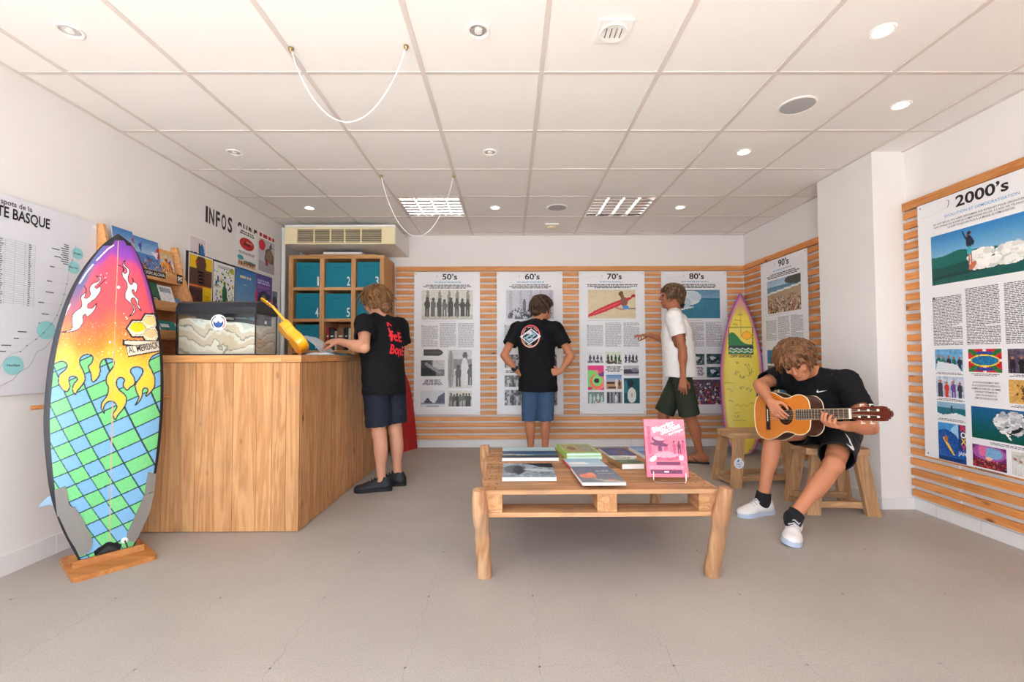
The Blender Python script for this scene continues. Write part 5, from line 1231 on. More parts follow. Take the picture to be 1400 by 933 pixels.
for xc in (TX_0 + .05, (TX_0 + TX_1) / 2 + .03, TX_1 - .052):
    for y0, y1 in ((TYa + .005, TYa + .145), ((TYa + TYb) / 2 - .07, (TYa + TYb) / 2 + .07), (TYb - .145, TYb - .005)):
        MB().box((xc - .048, y0, TZ - .109), (xc + .048, y1, TZ - .0225), bev=.003).build('block', MAT['palletY'], tb)
for y0, y1 in ((TYa + .003, TYa + .135), ((TYa + TYb) / 2 - .065, (TYa + TYb) / 2 + .065), (TYb - .14, TYb - .003)):
    MB().box((TX_0 + .002, y0, TZ - .131), (TX_1 - .002, y1, TZ - .1095), bev=.002).build('bottom_board', MAT['pallet'], tb)
def log(x, y, dx, dy, h, r, seed):
    r_ = random.Random(seed); m = MB(); pts, rs = [], []
    for k in range(12):
        f = k / 11; pts.append(V((x + dx * f + r_.uniform(-.003, .003), y + dy * f + r_.uniform(-.003, .003), h * f))); rs.append(r * (1 + r_.uniform(-.06, .08) + (.10 if k in (7, 8) else 0)))
    rs[-1] *= .86; m.tube(pts, rs, 14); return m.build('leg', MAT['log'], tb, smooth=True)
log(-.122, 2.245, -.026, -.062, .435, .036, 1); log(.975, 2.235, .052, -.055, .44, .037, 2); log(-.145, 3.165, -.035, .07, .44, .036, 3); log(1.0, 3.17, .045, .065, .435, .036, 4)

# ------------------------------------------------------------------ books and the stand on the table
def slab_book(label, x0, y0, x1, y1, z0, th, paint, rot=0.0, spine=(240, 240, 240), page=(244, 243, 240), spine_side='L', cw=36, ch=30, shear=0.0, name='book'):
    """flat lying book; (x0,y0) near left corner, sizes along its own axes, rot about that corner"""
    cx, sx = math.cos(rot), math.sin(rot); ux = V((cx, sx, 0)); uy = V((-sx + shear, cx, 0)).normalized(); w, d = x1 - x0, y1 - y0; o = V((x0, y0, z0))
    t = thing(name, label, 'book', o + ux * w / 2 + uy * d / 2, group='books on the pallet table')
    def slab(p0, p1, q0, q1, z_0, z_1): m = MB(); m.prism([o + ux * a + uy * b + V((0, 0, z_0)) for a, b in ((p0, q0), (p1, q0), (p1, q1), (p0, q1))], (0, 0, z_1 - z_0)); return m
    slab(.002, w - .003, .003, d - .003, .002, th - .002).build('pages', M('book_pages', page, .7), t)
    cm = M('book_cover_stock', spine, .35); slab(0, w, 0, d, 0, .002).build('back_cover', cm, t); slab(0, w, 0, d, th - .002, th).build('front_cover', cm, t)
    if spine_side == 'L': slab(0, .002, 0, d, .002, th - .002).build('spine', cm, t)
    cv = Canvas(cw, ch, (200, 200, 200)); pr = Print(Frame(o + uy * d + V((0, 0, th)), ux, uy)); extra = paint(cv); pr.canvas(cv, 0, 0, w, d, .0004)
    if extra: extra(pr, w, d)
    pr.build('cover_print', MAT['gloss_print'], t); return t
Z0 = TZ + .003
def b_str(cv):
    for a, b, c in ((0, .38, (186, 216, 224)), (.38, .5, (70, 90, 120)), (.5, .62, (40, 66, 112)), (.62, .74, (70, 130, 180)), (.74, .84, (90, 110, 70)), (.84, 1, (30, 50, 80))): cv.rect(0, a, 1, b, c)
    cv.ell(.25, .72, .3, .03, (210, 220, 200), .1).noise(8, 2)
slab_book('landscape book with blue and green sea stripes on the cover', -.048, 2.805, .302, 3.125, Z0, .020, b_str)
def b_bw(cv):
    cv.a[:] = (150, 166, 180); cv.noise(26, 4, 2).poly([(.4, 0), (1, 0), (1, .35), (.75, .3), (.55, .1)], (20, 30, 48)).ell(.25, .45, .22, .3, (90, 104, 116)).ell(.3, .5, .1, .3, (50, 58, 66)).ell(.7, .5, .3, .08, (196, 206, 214), .15)
    return lambda pr, w, d: pr.text('LA VAGUE', w * .60, d * .74, .020, (26, 30, 36), 'L', w * .30, .01, .0012)
slab_book('grey blue landscape book with a dark cliff cover, nearest the left', -.04, 2.36, .242, 2.665, Z0, .019, b_bw)
def b_green(cv): cv.a[:] = (170, 196, 110); cv.rect(.08, .1, .92, .9, (176, 160, 120)).rect(.5, .1, .92, .9, (150, 148, 126)).noise(16, 3, 2).ell(.3, .5, .12, .2, (120, 90, 60))
slab_book('pale green edged book at the bottom of the green pair', .352, 2.835, .575, 3.13, Z0, .022, lambda cv: cv.a.__setitem__(slice(None), (190, 214, 150)), spine=(176, 208, 120), page=(214, 240, 226), shear=-.12)
slab_book('green framed book with a tan picture, upper of the pair', .352, 2.84, .57, 3.13, Z0 + .0225, .018, b_green, spine=(170, 204, 96), page=(206, 236, 228), shear=-.12)
def b_sea(cv): cv.grad(0, .6, (150, 190, 226), (210, 226, 238)).grad(.6, 1, (70, 110, 150), (120, 160, 190)).ell(.3, .35, .3, .1, (240, 244, 248)).noise(8, 2)
slab_book('blue sea photo book with red spine under the coral book', .355, 2.47, .572, 2.80, Z0, .014, b_sea, spine=(206, 40, 60), shear=-.10)
def b_coral(cv):
    cv.grad(0, 1, (96, 112, 140), (130, 134, 142)).ell(.25, .6, .2, .13, (232, 130, 100)).ell(.35, .5, .1, .1, (240, 150, 118)).ell(.72, .88, .13, .07, (226, 120, 92)).poly([(.3, .75), (1, .95), (1, 1), (.5, .95)], (196, 186, 176)).noise(10, 6)
    return lambda pr, w, d: (pr.text('SURF', w * .54, d * .34, .024, (230, 236, 240), 'L', w * .32, .01, .0012), pr.rect(w * .54, d * .44, w * .95, d * .455, (214, 222, 230), .0012))
slab_book('grey book with orange coral cover at the front edge', .352, 2.222, .565, 2.535, Z0 + .0145, .014, b_coral, shear=-.05)
def b_navy(cv): cv.a[:] = (52, 60, 110); cv.ell(.5, .5, .35, .25, (70, 84, 140)).poly([(.4, .8), (.75, .1), (.8, .15), (.55, .85)], (120, 70, 60)).noise(8, 4)
slab_book('navy blue book with a brown streak behind the small book', .630, 2.875, .80, 3.12, Z0, .014, b_navy, shear=-.10)
def b_small(cv):
    cv.a[:] = (206, 212, 200); cv.rect(0, .5, 1, 1, (96, 120, 84)).ell(.7, .8, .3, .2, (60, 90, 60)).noise(14, 4, 2)
    return lambda pr, w, d: pr.text('SURF', w * .5, d * .42, .03, (40, 60, 46), 'C', w * .7, .015, .0012)
slab_book('small thick book with a green lower cover', .632, 2.585, .765, 2.80, Z0, .032, b_small, rot=.06, shear=-.12, spine=(150, 110, 70))
def b_lb(cv): cv.grad(0, .5, (90, 130, 190), (150, 180, 214)).grad(.5, 1, (60, 100, 160), (110, 150, 190)).noise(8, 5)
slab_book('light blue book half hidden behind the standing pink book', .838, 2.845, 1.0, 3.12, Z0, .022, b_lb, shear=-.10)
# pink book in a wire stand
o = V((.705, 2.345, Z0 + .022)); tilt = V((0, .20, .98)).normalized(); ux = V((1, -.06, 0)).normalized(); nn = ux.cross(tilt).normalized(); W, Hh = .207, .292
pk = thing('upright_book', 'pink Biarritz Sixties book standing in a wire stand', 'book', o + ux * W / 2)
m = MB(); m.obox(o + ux * W / 2 + tilt * Hh / 2 - nn * .010, (ux, tilt, nn), (W / 2 - .002, Hh / 2 - .002, .008)); m.build('pages', M('book_pages_white', (244, 240, 236), .7), pk)
for w_, nm in ((-.001, 'front_cover'), (-.019, 'back_cover')): m = MB(); m.obox(o + ux * W / 2 + tilt * Hh / 2 + nn * w_, (ux, tilt, nn), (W / 2, Hh / 2, .001)); m.build(nm, M('pink_cover', (244, 140, 158), .35), pk)
m = MB(); m.obox(o + tilt * Hh / 2 - nn * .010, (ux, tilt, nn), (.0012, Hh / 2, .009)); m.build('spine', M('pink_spine', (232, 90, 120), .35), pk)
cv = Canvas(62, 88, (232, 128, 146)); ink = (112, 50, 86); mid = (188, 84, 114)
cv.rect(0, .3, 1, 1, (222, 112, 134)).rect(.06, .12, .14, .6, mid).ell(.32, .36, .16, .05, ink, .2).ell(.34, .34, .13, .035, (236, 150, 166), .2).rect(.25, .44, .6, .62, (222, 116, 142)).rect(.3, .47, .4, .56, ink).rect(.45, .47, .55, .55, mid).ell(.35, .44, .22, .035, ink, .1).ell(.45, .66, .35, .06, mid).ell(.5, .62, .3, .05, (236, 150, 168)).rect(.25, .74, .82, .79, ink).rect(.27, .75, .8, .755, (248, 180, 194)).rect(.27, .77, .8, .775, (248, 180, 194)).ell(.17, .69, .1, .04, (250, 214, 222), -.5).ell(.86, .67, .06, .05, (250, 190, 204)).rect(.06, .81, .9, .86, (234, 140, 160)).rect(.08, .88, .86, .94, ink).people(3, .66, .98, .6, .22, [ink, mid], 3, ink).rect(.42, .9, .54, .915, (255, 245, 248)).noise(14, 5)
pr = Print(Frame(o + tilt * Hh, ux, tilt, nn)); pr.canvas(cv, 0, 0, W, Hh, .0004)
for k, (tx, a, v, wd) in enumerate((('Biarritz', .045, .070, .120), ('Sixties', .085, .080, .110), ('Surf Origins', .125, .083, .078))):
    pr.text(tx, a, v, (.026, .026, .011)[k], (255, 250, 250), 'L', wd, .03, .0014, rot=.36, shear=.1)
pr.build('cover_print', MAT['gloss_print'], pk)
ws_ = thing('wire_stand', 'bent chrome wire book stand under the pink book', 'stand', o + ux * W / 2)
zb = Z0 + .003; A_ = lambda a, b, z: o + ux * a + V((0, b, 0)) + V((0, 0, z - o.z))
m = MB(); m.tube([A_(.02, -.034, zb + .055), A_(.02, -.036, zb + .012), A_(.022, -.036, zb + .003), A_(.028, -.036, zb), A_(.172, -.036, zb), A_(.178, -.036, zb + .003), A_(.18, -.036, zb + .012), A_(.18, -.034, zb + .05)], .0022, 8); m.build('front_loop', MAT['chrome'], ws_)
for a in (.02, .18):
    m = MB(); m.tube([A_(a, -.036, zb + .016), A_(a, .05, zb + .016), A_(a, .11, zb), A_(a, .062, zb + .18)], .0022, 8); m.build('side_wire', MAT['chrome'], ws_)
m = MB(); m.tube([A_(.02, .062, zb + .18), A_(.18, .062, zb + .18)], .0022, 8); m.build('top_wire', MAT['chrome'], ws_)

# ------------------------------------------------------------------ stools
def stool(label, cx, cy, rot, L, W, H, sticker=False, splay=.055):
    c_, s_ = math.cos(rot), math.sin(rot); ux = V((c_, s_, 0)); uy = V((-s_, c_, 0)); o = V((cx, cy, 0)); P = lambda a, b, z: o + ux * a + uy * b + V((0, 0, z))
    t = thing('stool', label, 'stool', o, group='rustic wooden stools')
    m = MB(); r_ = random.Random(int(cx * 100)); ol = []
    for k in range(28):
        a = 2 * math.pi * k / 28; e = 2 / 5.0; ol.append((math.copysign(abs(math.cos(a)) ** e, math.cos(a)) * L / 2 + r_.uniform(-.004, .004), math.copysign(abs(math.sin(a)) ** e, math.sin(a)) * W / 2 + r_.uniform(-.004, .004)))
    m.prism([P(a, b, H - .042) for a, b in ol], (0, 0, .042)); m.build('seat', MAT['stoolX'], t)
    feet = {}
    for sa in (-1, 1):
        for sb_ in (-1, 1):
            top = P(sa * (L / 2 - .075), sb_ * (W / 2 - .045), H - .044); bot = P(sa * (L / 2 - .075 + splay), sb_ * (W / 2 - .045 + splay * .6), 0); feet[(sa, sb_)] = (top, bot)
            d = (bot - top).normalized(); m = MB(); wv, tv = .042, .019
            pts = lambda c0: [c0 + ux * a + uy * b for a, b in ((-wv, -tv), (wv, -tv), (wv, tv), (-wv, tv))]
            q0, q1 = pts(top), pts(bot); m._add(q0 + q1, [(0, 1, 2, 3), (7, 6, 5, 4), (0, 4, 5, 1), (1, 5, 6, 2), (2, 6, 7, 3), (3, 7, 4, 0)]); lg = m.build('leg', MAT['stool'], t)
            if sticker and sa == -1 and sb_ == -1:
                fo = (top + bot) / 2 - uy * (tv + .0008) + V((0, 0, .015)); f_ = Frame(fo, ux, V((0, 0, 1)))
                nrm = (q1[1] - q0[1]).cross(ux).normalized(); nrm = nrm if nrm.dot(-uy) > 0 else -nrm; f_ = Frame((q0[0] + q0[1] + q1[0] + q1[1]) / 4 + nrm * .0008, ux, nrm.cross(ux), nrm)
                pr = Print(f_); pr.disc(0, 0, .043, .043, (240, 244, 250), .0003)
                rr = random.Random(3)
                for _ in range(26): a, b = rr.uniform(-.028, .028), rr.uniform(-.028, .028); pr.rect(a, b, a + rr.uniform(.004, .014), b + .004, rr.choice([(90, 140, 200), (60, 100, 170), (150, 180, 220)]), .0007)
                pr.poly([(-.012, -.02), (0, -.034), (.006, -.018)], (50, 80, 140), .0008); pr.build('round_sticker', MAT['print'], lg)
    for sb_ in (-1, 1):
        a0, b0 = feet[(-1, sb_)]; a1, b1 = feet[(1, sb_)]; z = .06; f = 1 - z / (H - .044)
        m = MB(); m.bar(a0.lerp(b0, f) + uy * sb_ * -.03, a1.lerp(b1, f) + uy * sb_ * -.03, .022, .04); m.build('stretcher', MAT['stoolX'], t)
    for sa in (-1, 1):
        a0, b0 = feet[(sa, -1)]; a1, b1 = feet[(sa, 1)]; f = 1 - .03 / (H - .044); m = MB(); m.bar(a0.lerp(b0, f) , a1.lerp(b1, f), .04, .024); m.build('cross_rail', MAT['stoolX'], t)
    return t
stool('empty wooden stool with a round white sticker on its leg', 2.06, 3.86, .12, .55, .30, .435, True)
stool('wooden stool under the seated guitar player', 2.235, 3.205, -.10, .42, .32, .435)

# ------------------------------------------------------------------ yellow and purple surfboard in the corner
OC = V((2.480, 4.86, .012)); OX = V((.93, -.36, 0)).normalized(); OU = V((.075, .14, 1)).normalized(); OX = (OX - OU * OX.dot(OU)).normalized(); ON = OX.cross(OU).normalized()
if ON.y > 0: ON = -ON
OLEN = 1.80
hw = [(0, .0), (.012, .07), (.10, .135), (.25, .172), (.45, .198), (.65, .21), (.85, .214), (1.05, .203), (1.25, .176), (1.45, .132), (1.62, .078), (1.74, .03), (1.80, .0)]
_hz = np.array([p[1] for p in spline([(b, a) for a, b in hw], False, 6)]); _hw = np.array([p[0] for p in spline([(b, a) for a, b in hw], False, 6)])
cs = thing('surfboard', 'signed yellow and purple surfboard standing in the back corner', 'surfboard', OC)
NZ2, NU2 = 240, 70
u_ = np.linspace(-1, 1, NU2)[None, :]; z_ = np.linspace(0, OLEN, NZ2)[:, None]; h_ = np.maximum(.0005, np.interp(z_, _hz, _hw)); th_ = .028 * np.clip(np.sin(np.clip((z_ + .06) / (OLEN + .1), 0, 1) * math.pi) ** .5, .1, 1)
s_ = u_ * h_; w_ = -th_ * np.abs(u_) ** 4
edge = np.clip((h_ - np.abs(s_)) / .045, 0, 1); edge = np.where(z_ > 1.42, edge * np.clip((1.80 - z_) / .3, 0, 1) ** .7, edge)
e3 = edge[..., None]; col = np.array((150, 60, 170)) * (1 - e3) + np.array((236, 214, 74)) * e3
pinkish = np.exp(-((edge - .45) / .22) ** 2)[..., None] * .8; col = col * (1 - pinkish) + np.array((222, 150, 170)) * pinkish
def orect(a0, z0, a1, z1, c): m_ = (s_ >= a0) & (s_ <= a1) & (z_ >= z0) & (z_ <= z1); col[m_] = c
LX0, LX1, LZ0, LZ1 = -.118, .112, 1.09, 1.385
orect(LX0 - .008, LZ0 - .008, LX1 + .008, LZ1 + .008, (20, 50, 40)); orect(LX0, LZ0, LX1, LZ1, (240, 214, 90))
m_ = (s_ > LX0) & (s_ < LX1) & (z_ > LZ0) & (z_ < LZ0 + .10 + .14 * np.exp(-((s_ - LX0 - .03) / .085) ** 2) + 0 * z_); col[m_] = (20, 118, 58)
m_ = np.hypot(s_ - .058, z_ - 1.295) < .047; col[m_] = (150, 90, 20); m_ = np.hypot(s_ - .058, z_ - 1.295) < .043; col[m_] = (250, 180, 20)
orect(LX0, LZ0 + .058, LX1, LZ0 + .085, (14, 40, 40)); m_ = (s_ > LX0) & (s_ < LX1) & (np.abs(z_ - LZ0 - .05 - .008 * np.sin(s_ * 110)) < .005); col[m_] = (230, 240, 220); m_ = (s_ > LX0) & (s_ < LX1) & (np.abs(z_ - LZ0 - .02 - .008 * np.sin(s_ * 110 + 1)) < .005); col[m_] = (230, 240, 220)
col[np.abs(s_ + 0 * z_) < .0025] = (206, 170, 70)
pos = np.array(OC)[None, None] + s_[..., None] * np.array(OX) + z_[..., None] * np.array(OU) + w_[..., None] * np.array(ON)
ii = np.arange(NZ2 * NU2).reshape(NZ2, NU2); ff = np.stack([ii[:-1, :-1], ii[:-1, 1:], ii[1:, 1:], ii[1:, :-1]], -1).reshape(-1, 4)
me = fast_mesh('deck', pos.reshape(-1, 3), ff); at = me.color_attributes.new('Col', 'FLOAT_COLOR', 'POINT'); c__ = np.clip(col.reshape(-1, 3), 0, 255) / 255.; c__ = np.where(c__ <= .04045, c__ / 12.92, ((c__ + .055) / 1.055) ** 2.4)
at.data.foreach_set('color', np.concatenate([c__, np.ones((len(c__), 1))], 1).astype(np.float32).ravel()); link('deck', me, MAT['gloss_print'], cs, smooth=True)
hv = []; rows_ = list(range(0, NZ2, 6)) + [NZ2 - 1]
for r_ in rows_:
    for a in np.linspace(0, 1, 13):
        hv.append(OC + OX * float(-h_[r_, 0] * math.cos(a * math.pi)) + OU * float(z_[r_, 0]) - ON * float(th_[r_, 0] + .034 * th_[r_, 0] / .028 * math.sin(a * math.pi) ** .5))
m = MB(); m._add(hv, [(i * 13 + k, i * 13 + k + 1, (i + 1) * 13 + k + 1, (i + 1) * 13 + k) for i in range(len(rows_) - 1) for k in range(12)]); m.build('hull', M('purple_board_resin', (140, 52, 170), .25, coat=.6), cs, smooth=True)
fo = Frame(OC + ON * .0015, OX, OU, ON); pr = Print(fo); pr.text('OFF SHORE', -.003, -1.045, .030, (28, 44, 36), 'C', .21, .02)
rr = random.Random(12)
def scribble(u, v, L, h, n=9):
    pts = []; x = u
    for k in range(n): pts.append((x + rr.uniform(-.004, .008), v + rr.uniform(-h, h))); x += L / n
    pr.line(spline(pts, False, 3), .0028, (40, 36, 36))
for u, v, L, h in ((-.07, -1.47, .09, .012), (-.03, -1.53, .06, .012), (-.08, -1.42, .05, .015), (-.06, -.99, .04, .03), (.03, -.96, .05, .03), (.06, -.90, .06, .03), (-.07, -.88, .05, .03), (-.02, -.84, .06, .03), (.05, -.86, .05, .03), (-.17, -.76, .11, .006), (-.15, -.68, .07, .02), (-.02, -.72, .05, .04), (.04, -.69, .06, .03), (-.14, -.56, .05, .02), (-.08, -.52, .16, .014), (.08, -.55, .05, .02), (-.08, -.44, .07, .008), (-.07, -.40, .05, .015), (-.09, -.36, .13, .006), (-.12, -.16, .08, .03), (-.10, -.10, .10, .03), (-.12, -.06, .07, .02), (.06, -.05, .05, .012)): scribble(u, v, L, h)
pr.text('MR 70\u00b0', .165, -.62, .03, (40, 20, 60), 'L', .14, .02, -.004, rot=1.5); pr.build('signatures', MAT['print'], cs)

# ------------------------------------------------------------------ ceiling fittings
MAT['lamp'] = M('lit_lamp', (255, 236, 205), .4, emit=9.0)
MAT['lampdim'] = M('lamp_reflector', (226, 226, 226), .25, metal=.7)
gx = lambda i: GX0 + GP * (i + .5)
gy = lambda j: GY0 + GP * (j + .5)
def downlight(label, x, y, lit):
    t = thing('downlight', label, 'ceiling light', (x, y, ZC), group='round ceiling downlights')
    m = MB(); m.lathe((x, y, ZC + .0025), (0, 0, -1), [(.052, 0), (.052, .004), (.048, .007), (.039, .005), (.039, -.0005)], 28, caps=False); m.build('trim_ring', MAT['white_plastic'], t, smooth=True)
    m = MB(); m.lathe((x, y, ZC + .0022), (0, 0, -1), [(.039, 0), (.033, .001), (.012, .0006), (.001, .0005)], 24, caps=False); m.build('lens', MAT['lamp'] if lit else MAT['lampdim'], t)
    m = MB(); m.lathe((x, y, ZC + .0015), (0, 0, -1), [(.017, 0), (.017, .006), (.003, .008)], 14); m.build('bulb', MAT['lamp'] if lit else MAT['white_plastic'], t)
    if lit:
        l = bpy.data.lights.new('downlight_glow', 'SPOT'); l.energy = 7; l.spot_size = math.radians(100); l.spot_blend = .8; l.color = (1, .86, .68); l.shadow_soft_size = .03
        lo = bpy.data.objects.new('downlight_glow', l); C.objects.link(lo); lo.parent = t; lo.location = (0, 0, -.012)
for i, j, lit, lb in ((0, -1, False, 'round downlight nearest the left front corner of the ceiling'), (3, -1, False, 'unlit round downlight at the top middle of the ceiling'), (6, -1, True, 'lit downlight at the top right of the ceiling'), (0, 1, False, 'unlit downlight in the second row, above the lettering'), (3, 1, False, 'unlit downlight in the second row, middle of the ceiling'), (6, 1, True, 'lit downlight in the second row, left of the pillar'), (7, 0, True, 'lit downlight nearest the right wall'), (0, 3, True, 'lit downlight above the air conditioner'), (3, 3, True, 'lit downlight between the two louvred ceiling lights'), (6, 3, True, 'lit downlight right of the right louvred light')):
    downlight(lb, gx(i), gy(j), lit)
x, y = gx(4), gy(-1)
t = thing('square_downlight', 'square white ceiling spotlight with a round lens at the top', 'ceiling light', (x, y, ZC))
MB().box((x - .075, y - .075, ZC - .006), (x + .075, y + .075, ZC + .0022), bev=.003).build('frame', MAT['white_plastic'], t)
m = MB(); m.lathe((x, y, ZC - .006), (0, 0, -1), [(.06, 0), (.058, .006), (.05, .004), (.02, .0015)], 28, caps=False); m.build('lens_ring', MAT['white_plastic'], t, smooth=True)
m = MB(); m.lathe((x, y, ZC - .0065), (0, 0, -1), [(.048, 0), (.001, .001)], 24, caps=False); m.build('lens', MAT['white_plastic'], t)
for k in range(4): MB().box((x - .036 + .022 * k, y - .03, ZC - .010), (x - .032 + .022 * k, y + .03, ZC - .007)).build('louvre', MAT['silver'], t)
for i, j, lb in ((6, 0, 'large round grey ceiling speaker near the right wall'), (4, 3, 'small looking grey ceiling speaker near the back wall')):
    t = thing('ceiling_speaker', lb, 'speaker', (gx(i), gy(j), ZC)); m = MB(); m.lathe((gx(i), gy(j), ZC + .002), (0, 0, -1), [(.10, 0), (.10, .005), (.092, .008), (.09, .006)], 36, caps=False); m.build('rim', MAT['white_plastic'], t, smooth=True)
    m = MB(); m.lathe((gx(i), gy(j), ZC - .004), (0, 0, -1), [(.09, 0), (.05, .003), (.001, .004)], 36, caps=False); m.build('grille', MAT['grille'], t, smooth=True)
x, y = gx(4), gy(4)
t = thing('smoke_detector', 'square white smoke detector near the back wall ceiling', 'detector', (x, y, ZC)); MB().box((x - .075, y - .075, ZC - .012), (x + .075, y + .075, ZC + .002), bev=.003).build('base', MAT['white_plastic'], t)
m = MB(); m.lathe((x, y, ZC - .012), (0, 0, -1), [(.05, 0), (.046, .02), (.02, .026), (.001, .027)], 24); m.build('dome', MAT['cream'], t, smooth=True)
def cord(label, a, b, dip):
    a, b = V(a), V(b); pts = []
    for k in range(25): f = k / 24; p = a.lerp(b, f); p.z -= dip * (1 - (2 * f - 1) ** 2) ** .85; pts.append(p)
    t = thing('hanging_cord', label, 'cord', (a + b) / 2); m = MB(); m.tube(pts, .0028, 6); m.build('cord', MAT['white_plastic'], t)
    for p in (a, b): m = MB(); m.lathe(p, (0, 0, -1), [(.012, -.001), (.012, .006), (.004, .02)], 10); m.build('hook', M('brass_hook', (150, 130, 90), .4, metal=.7), t)
cord('white cord looping under the front ceiling tiles', (-1.015, 2.08, ZC - .001), (-.475, 2.065, ZC - .001), .355)
cord('white cord looping below the left louvred light', (-1.017, 3.576, ZC - .001), (-.441, 3.578, ZC - .001), .49)
def troffer(label, i, j, lit):
    x0, x1, y0, y1 = GX0 + GP * i + .013, GX0 + GP * (i + 1) - .013, GY0 + GP * j + .013, GY0 + GP * (j + 1) - .013
    t = thing('louvre_light', label, 'ceiling light', ((x0 + x1) / 2, (y0 + y1) / 2, ZC))
    m = MB(); m.box((x0, y0, ZC + .044), (x1, y1, ZC + .047)); m.build('housing', MAT['white_plastic'], t)
    for lo, hi in (((x0, y0, ZC), (x1, y0 + .012, ZC + .044)), ((x0, y1 - .012, ZC), (x1, y1, ZC + .044)), ((x0, y0 + .012, ZC), (x0 + .012, y1 - .012, ZC + .044)), ((x1 - .012, y0 + .012, ZC), (x1, y1 - .012, ZC + .044))): MB().box(lo, hi).build('frame', MAT['silver'], t)
    for k in range(1, 4):
        x = x0 + (x1 - x0) * k / 4; m = MB(); m.prism([(x - .003, y0 + .012, ZC), (x + .003, y0 + .012, ZC), (x + .02, y0 + .012, ZC + .04), (x - .02, y0 + .012, ZC + .04)], (0, y1 - y0 - .024, 0)); m.build('reflector', MAT['silver'], t)
    for k in range(1, 7):
        y = y0 + (y1 - y0) * k / 7; m = MB(); m.prism([(x0 + .012, y - .002, ZC + .002), (x0 + .012, y + .002, ZC + .002), (x0 + .012, y + .008, ZC + .03), (x0 + .012, y - .008, ZC + .03)], (x1 - x0 - .024, 0, 0)); m.build('cross_blade', MAT['silver'], t)
    tube = M('fluorescent_tube_on', (255, 246, 232), .4, emit=1.6) if lit else M('fluorescent_tube', (236, 236, 232), .4)
    for k in range(4):
        x = x0 + (x1 - x0) * (k + .5) / 4; m = MB(); m.tube([(x, y0 + .02, ZC + .036), (x, y1 - .02, ZC + .036)], .007, 8); m.build('tube', tube, t)
troffer('left louvred ceiling light, lit, above the hanging cord', 2, 3, True); troffer('right louvred ceiling light, unlit, near the back wall', 5, 3, False)
for k, (y, z) in enumerate(((2.31, 2.37), (2.35, 1.99), (2.42, 2.18))): pass
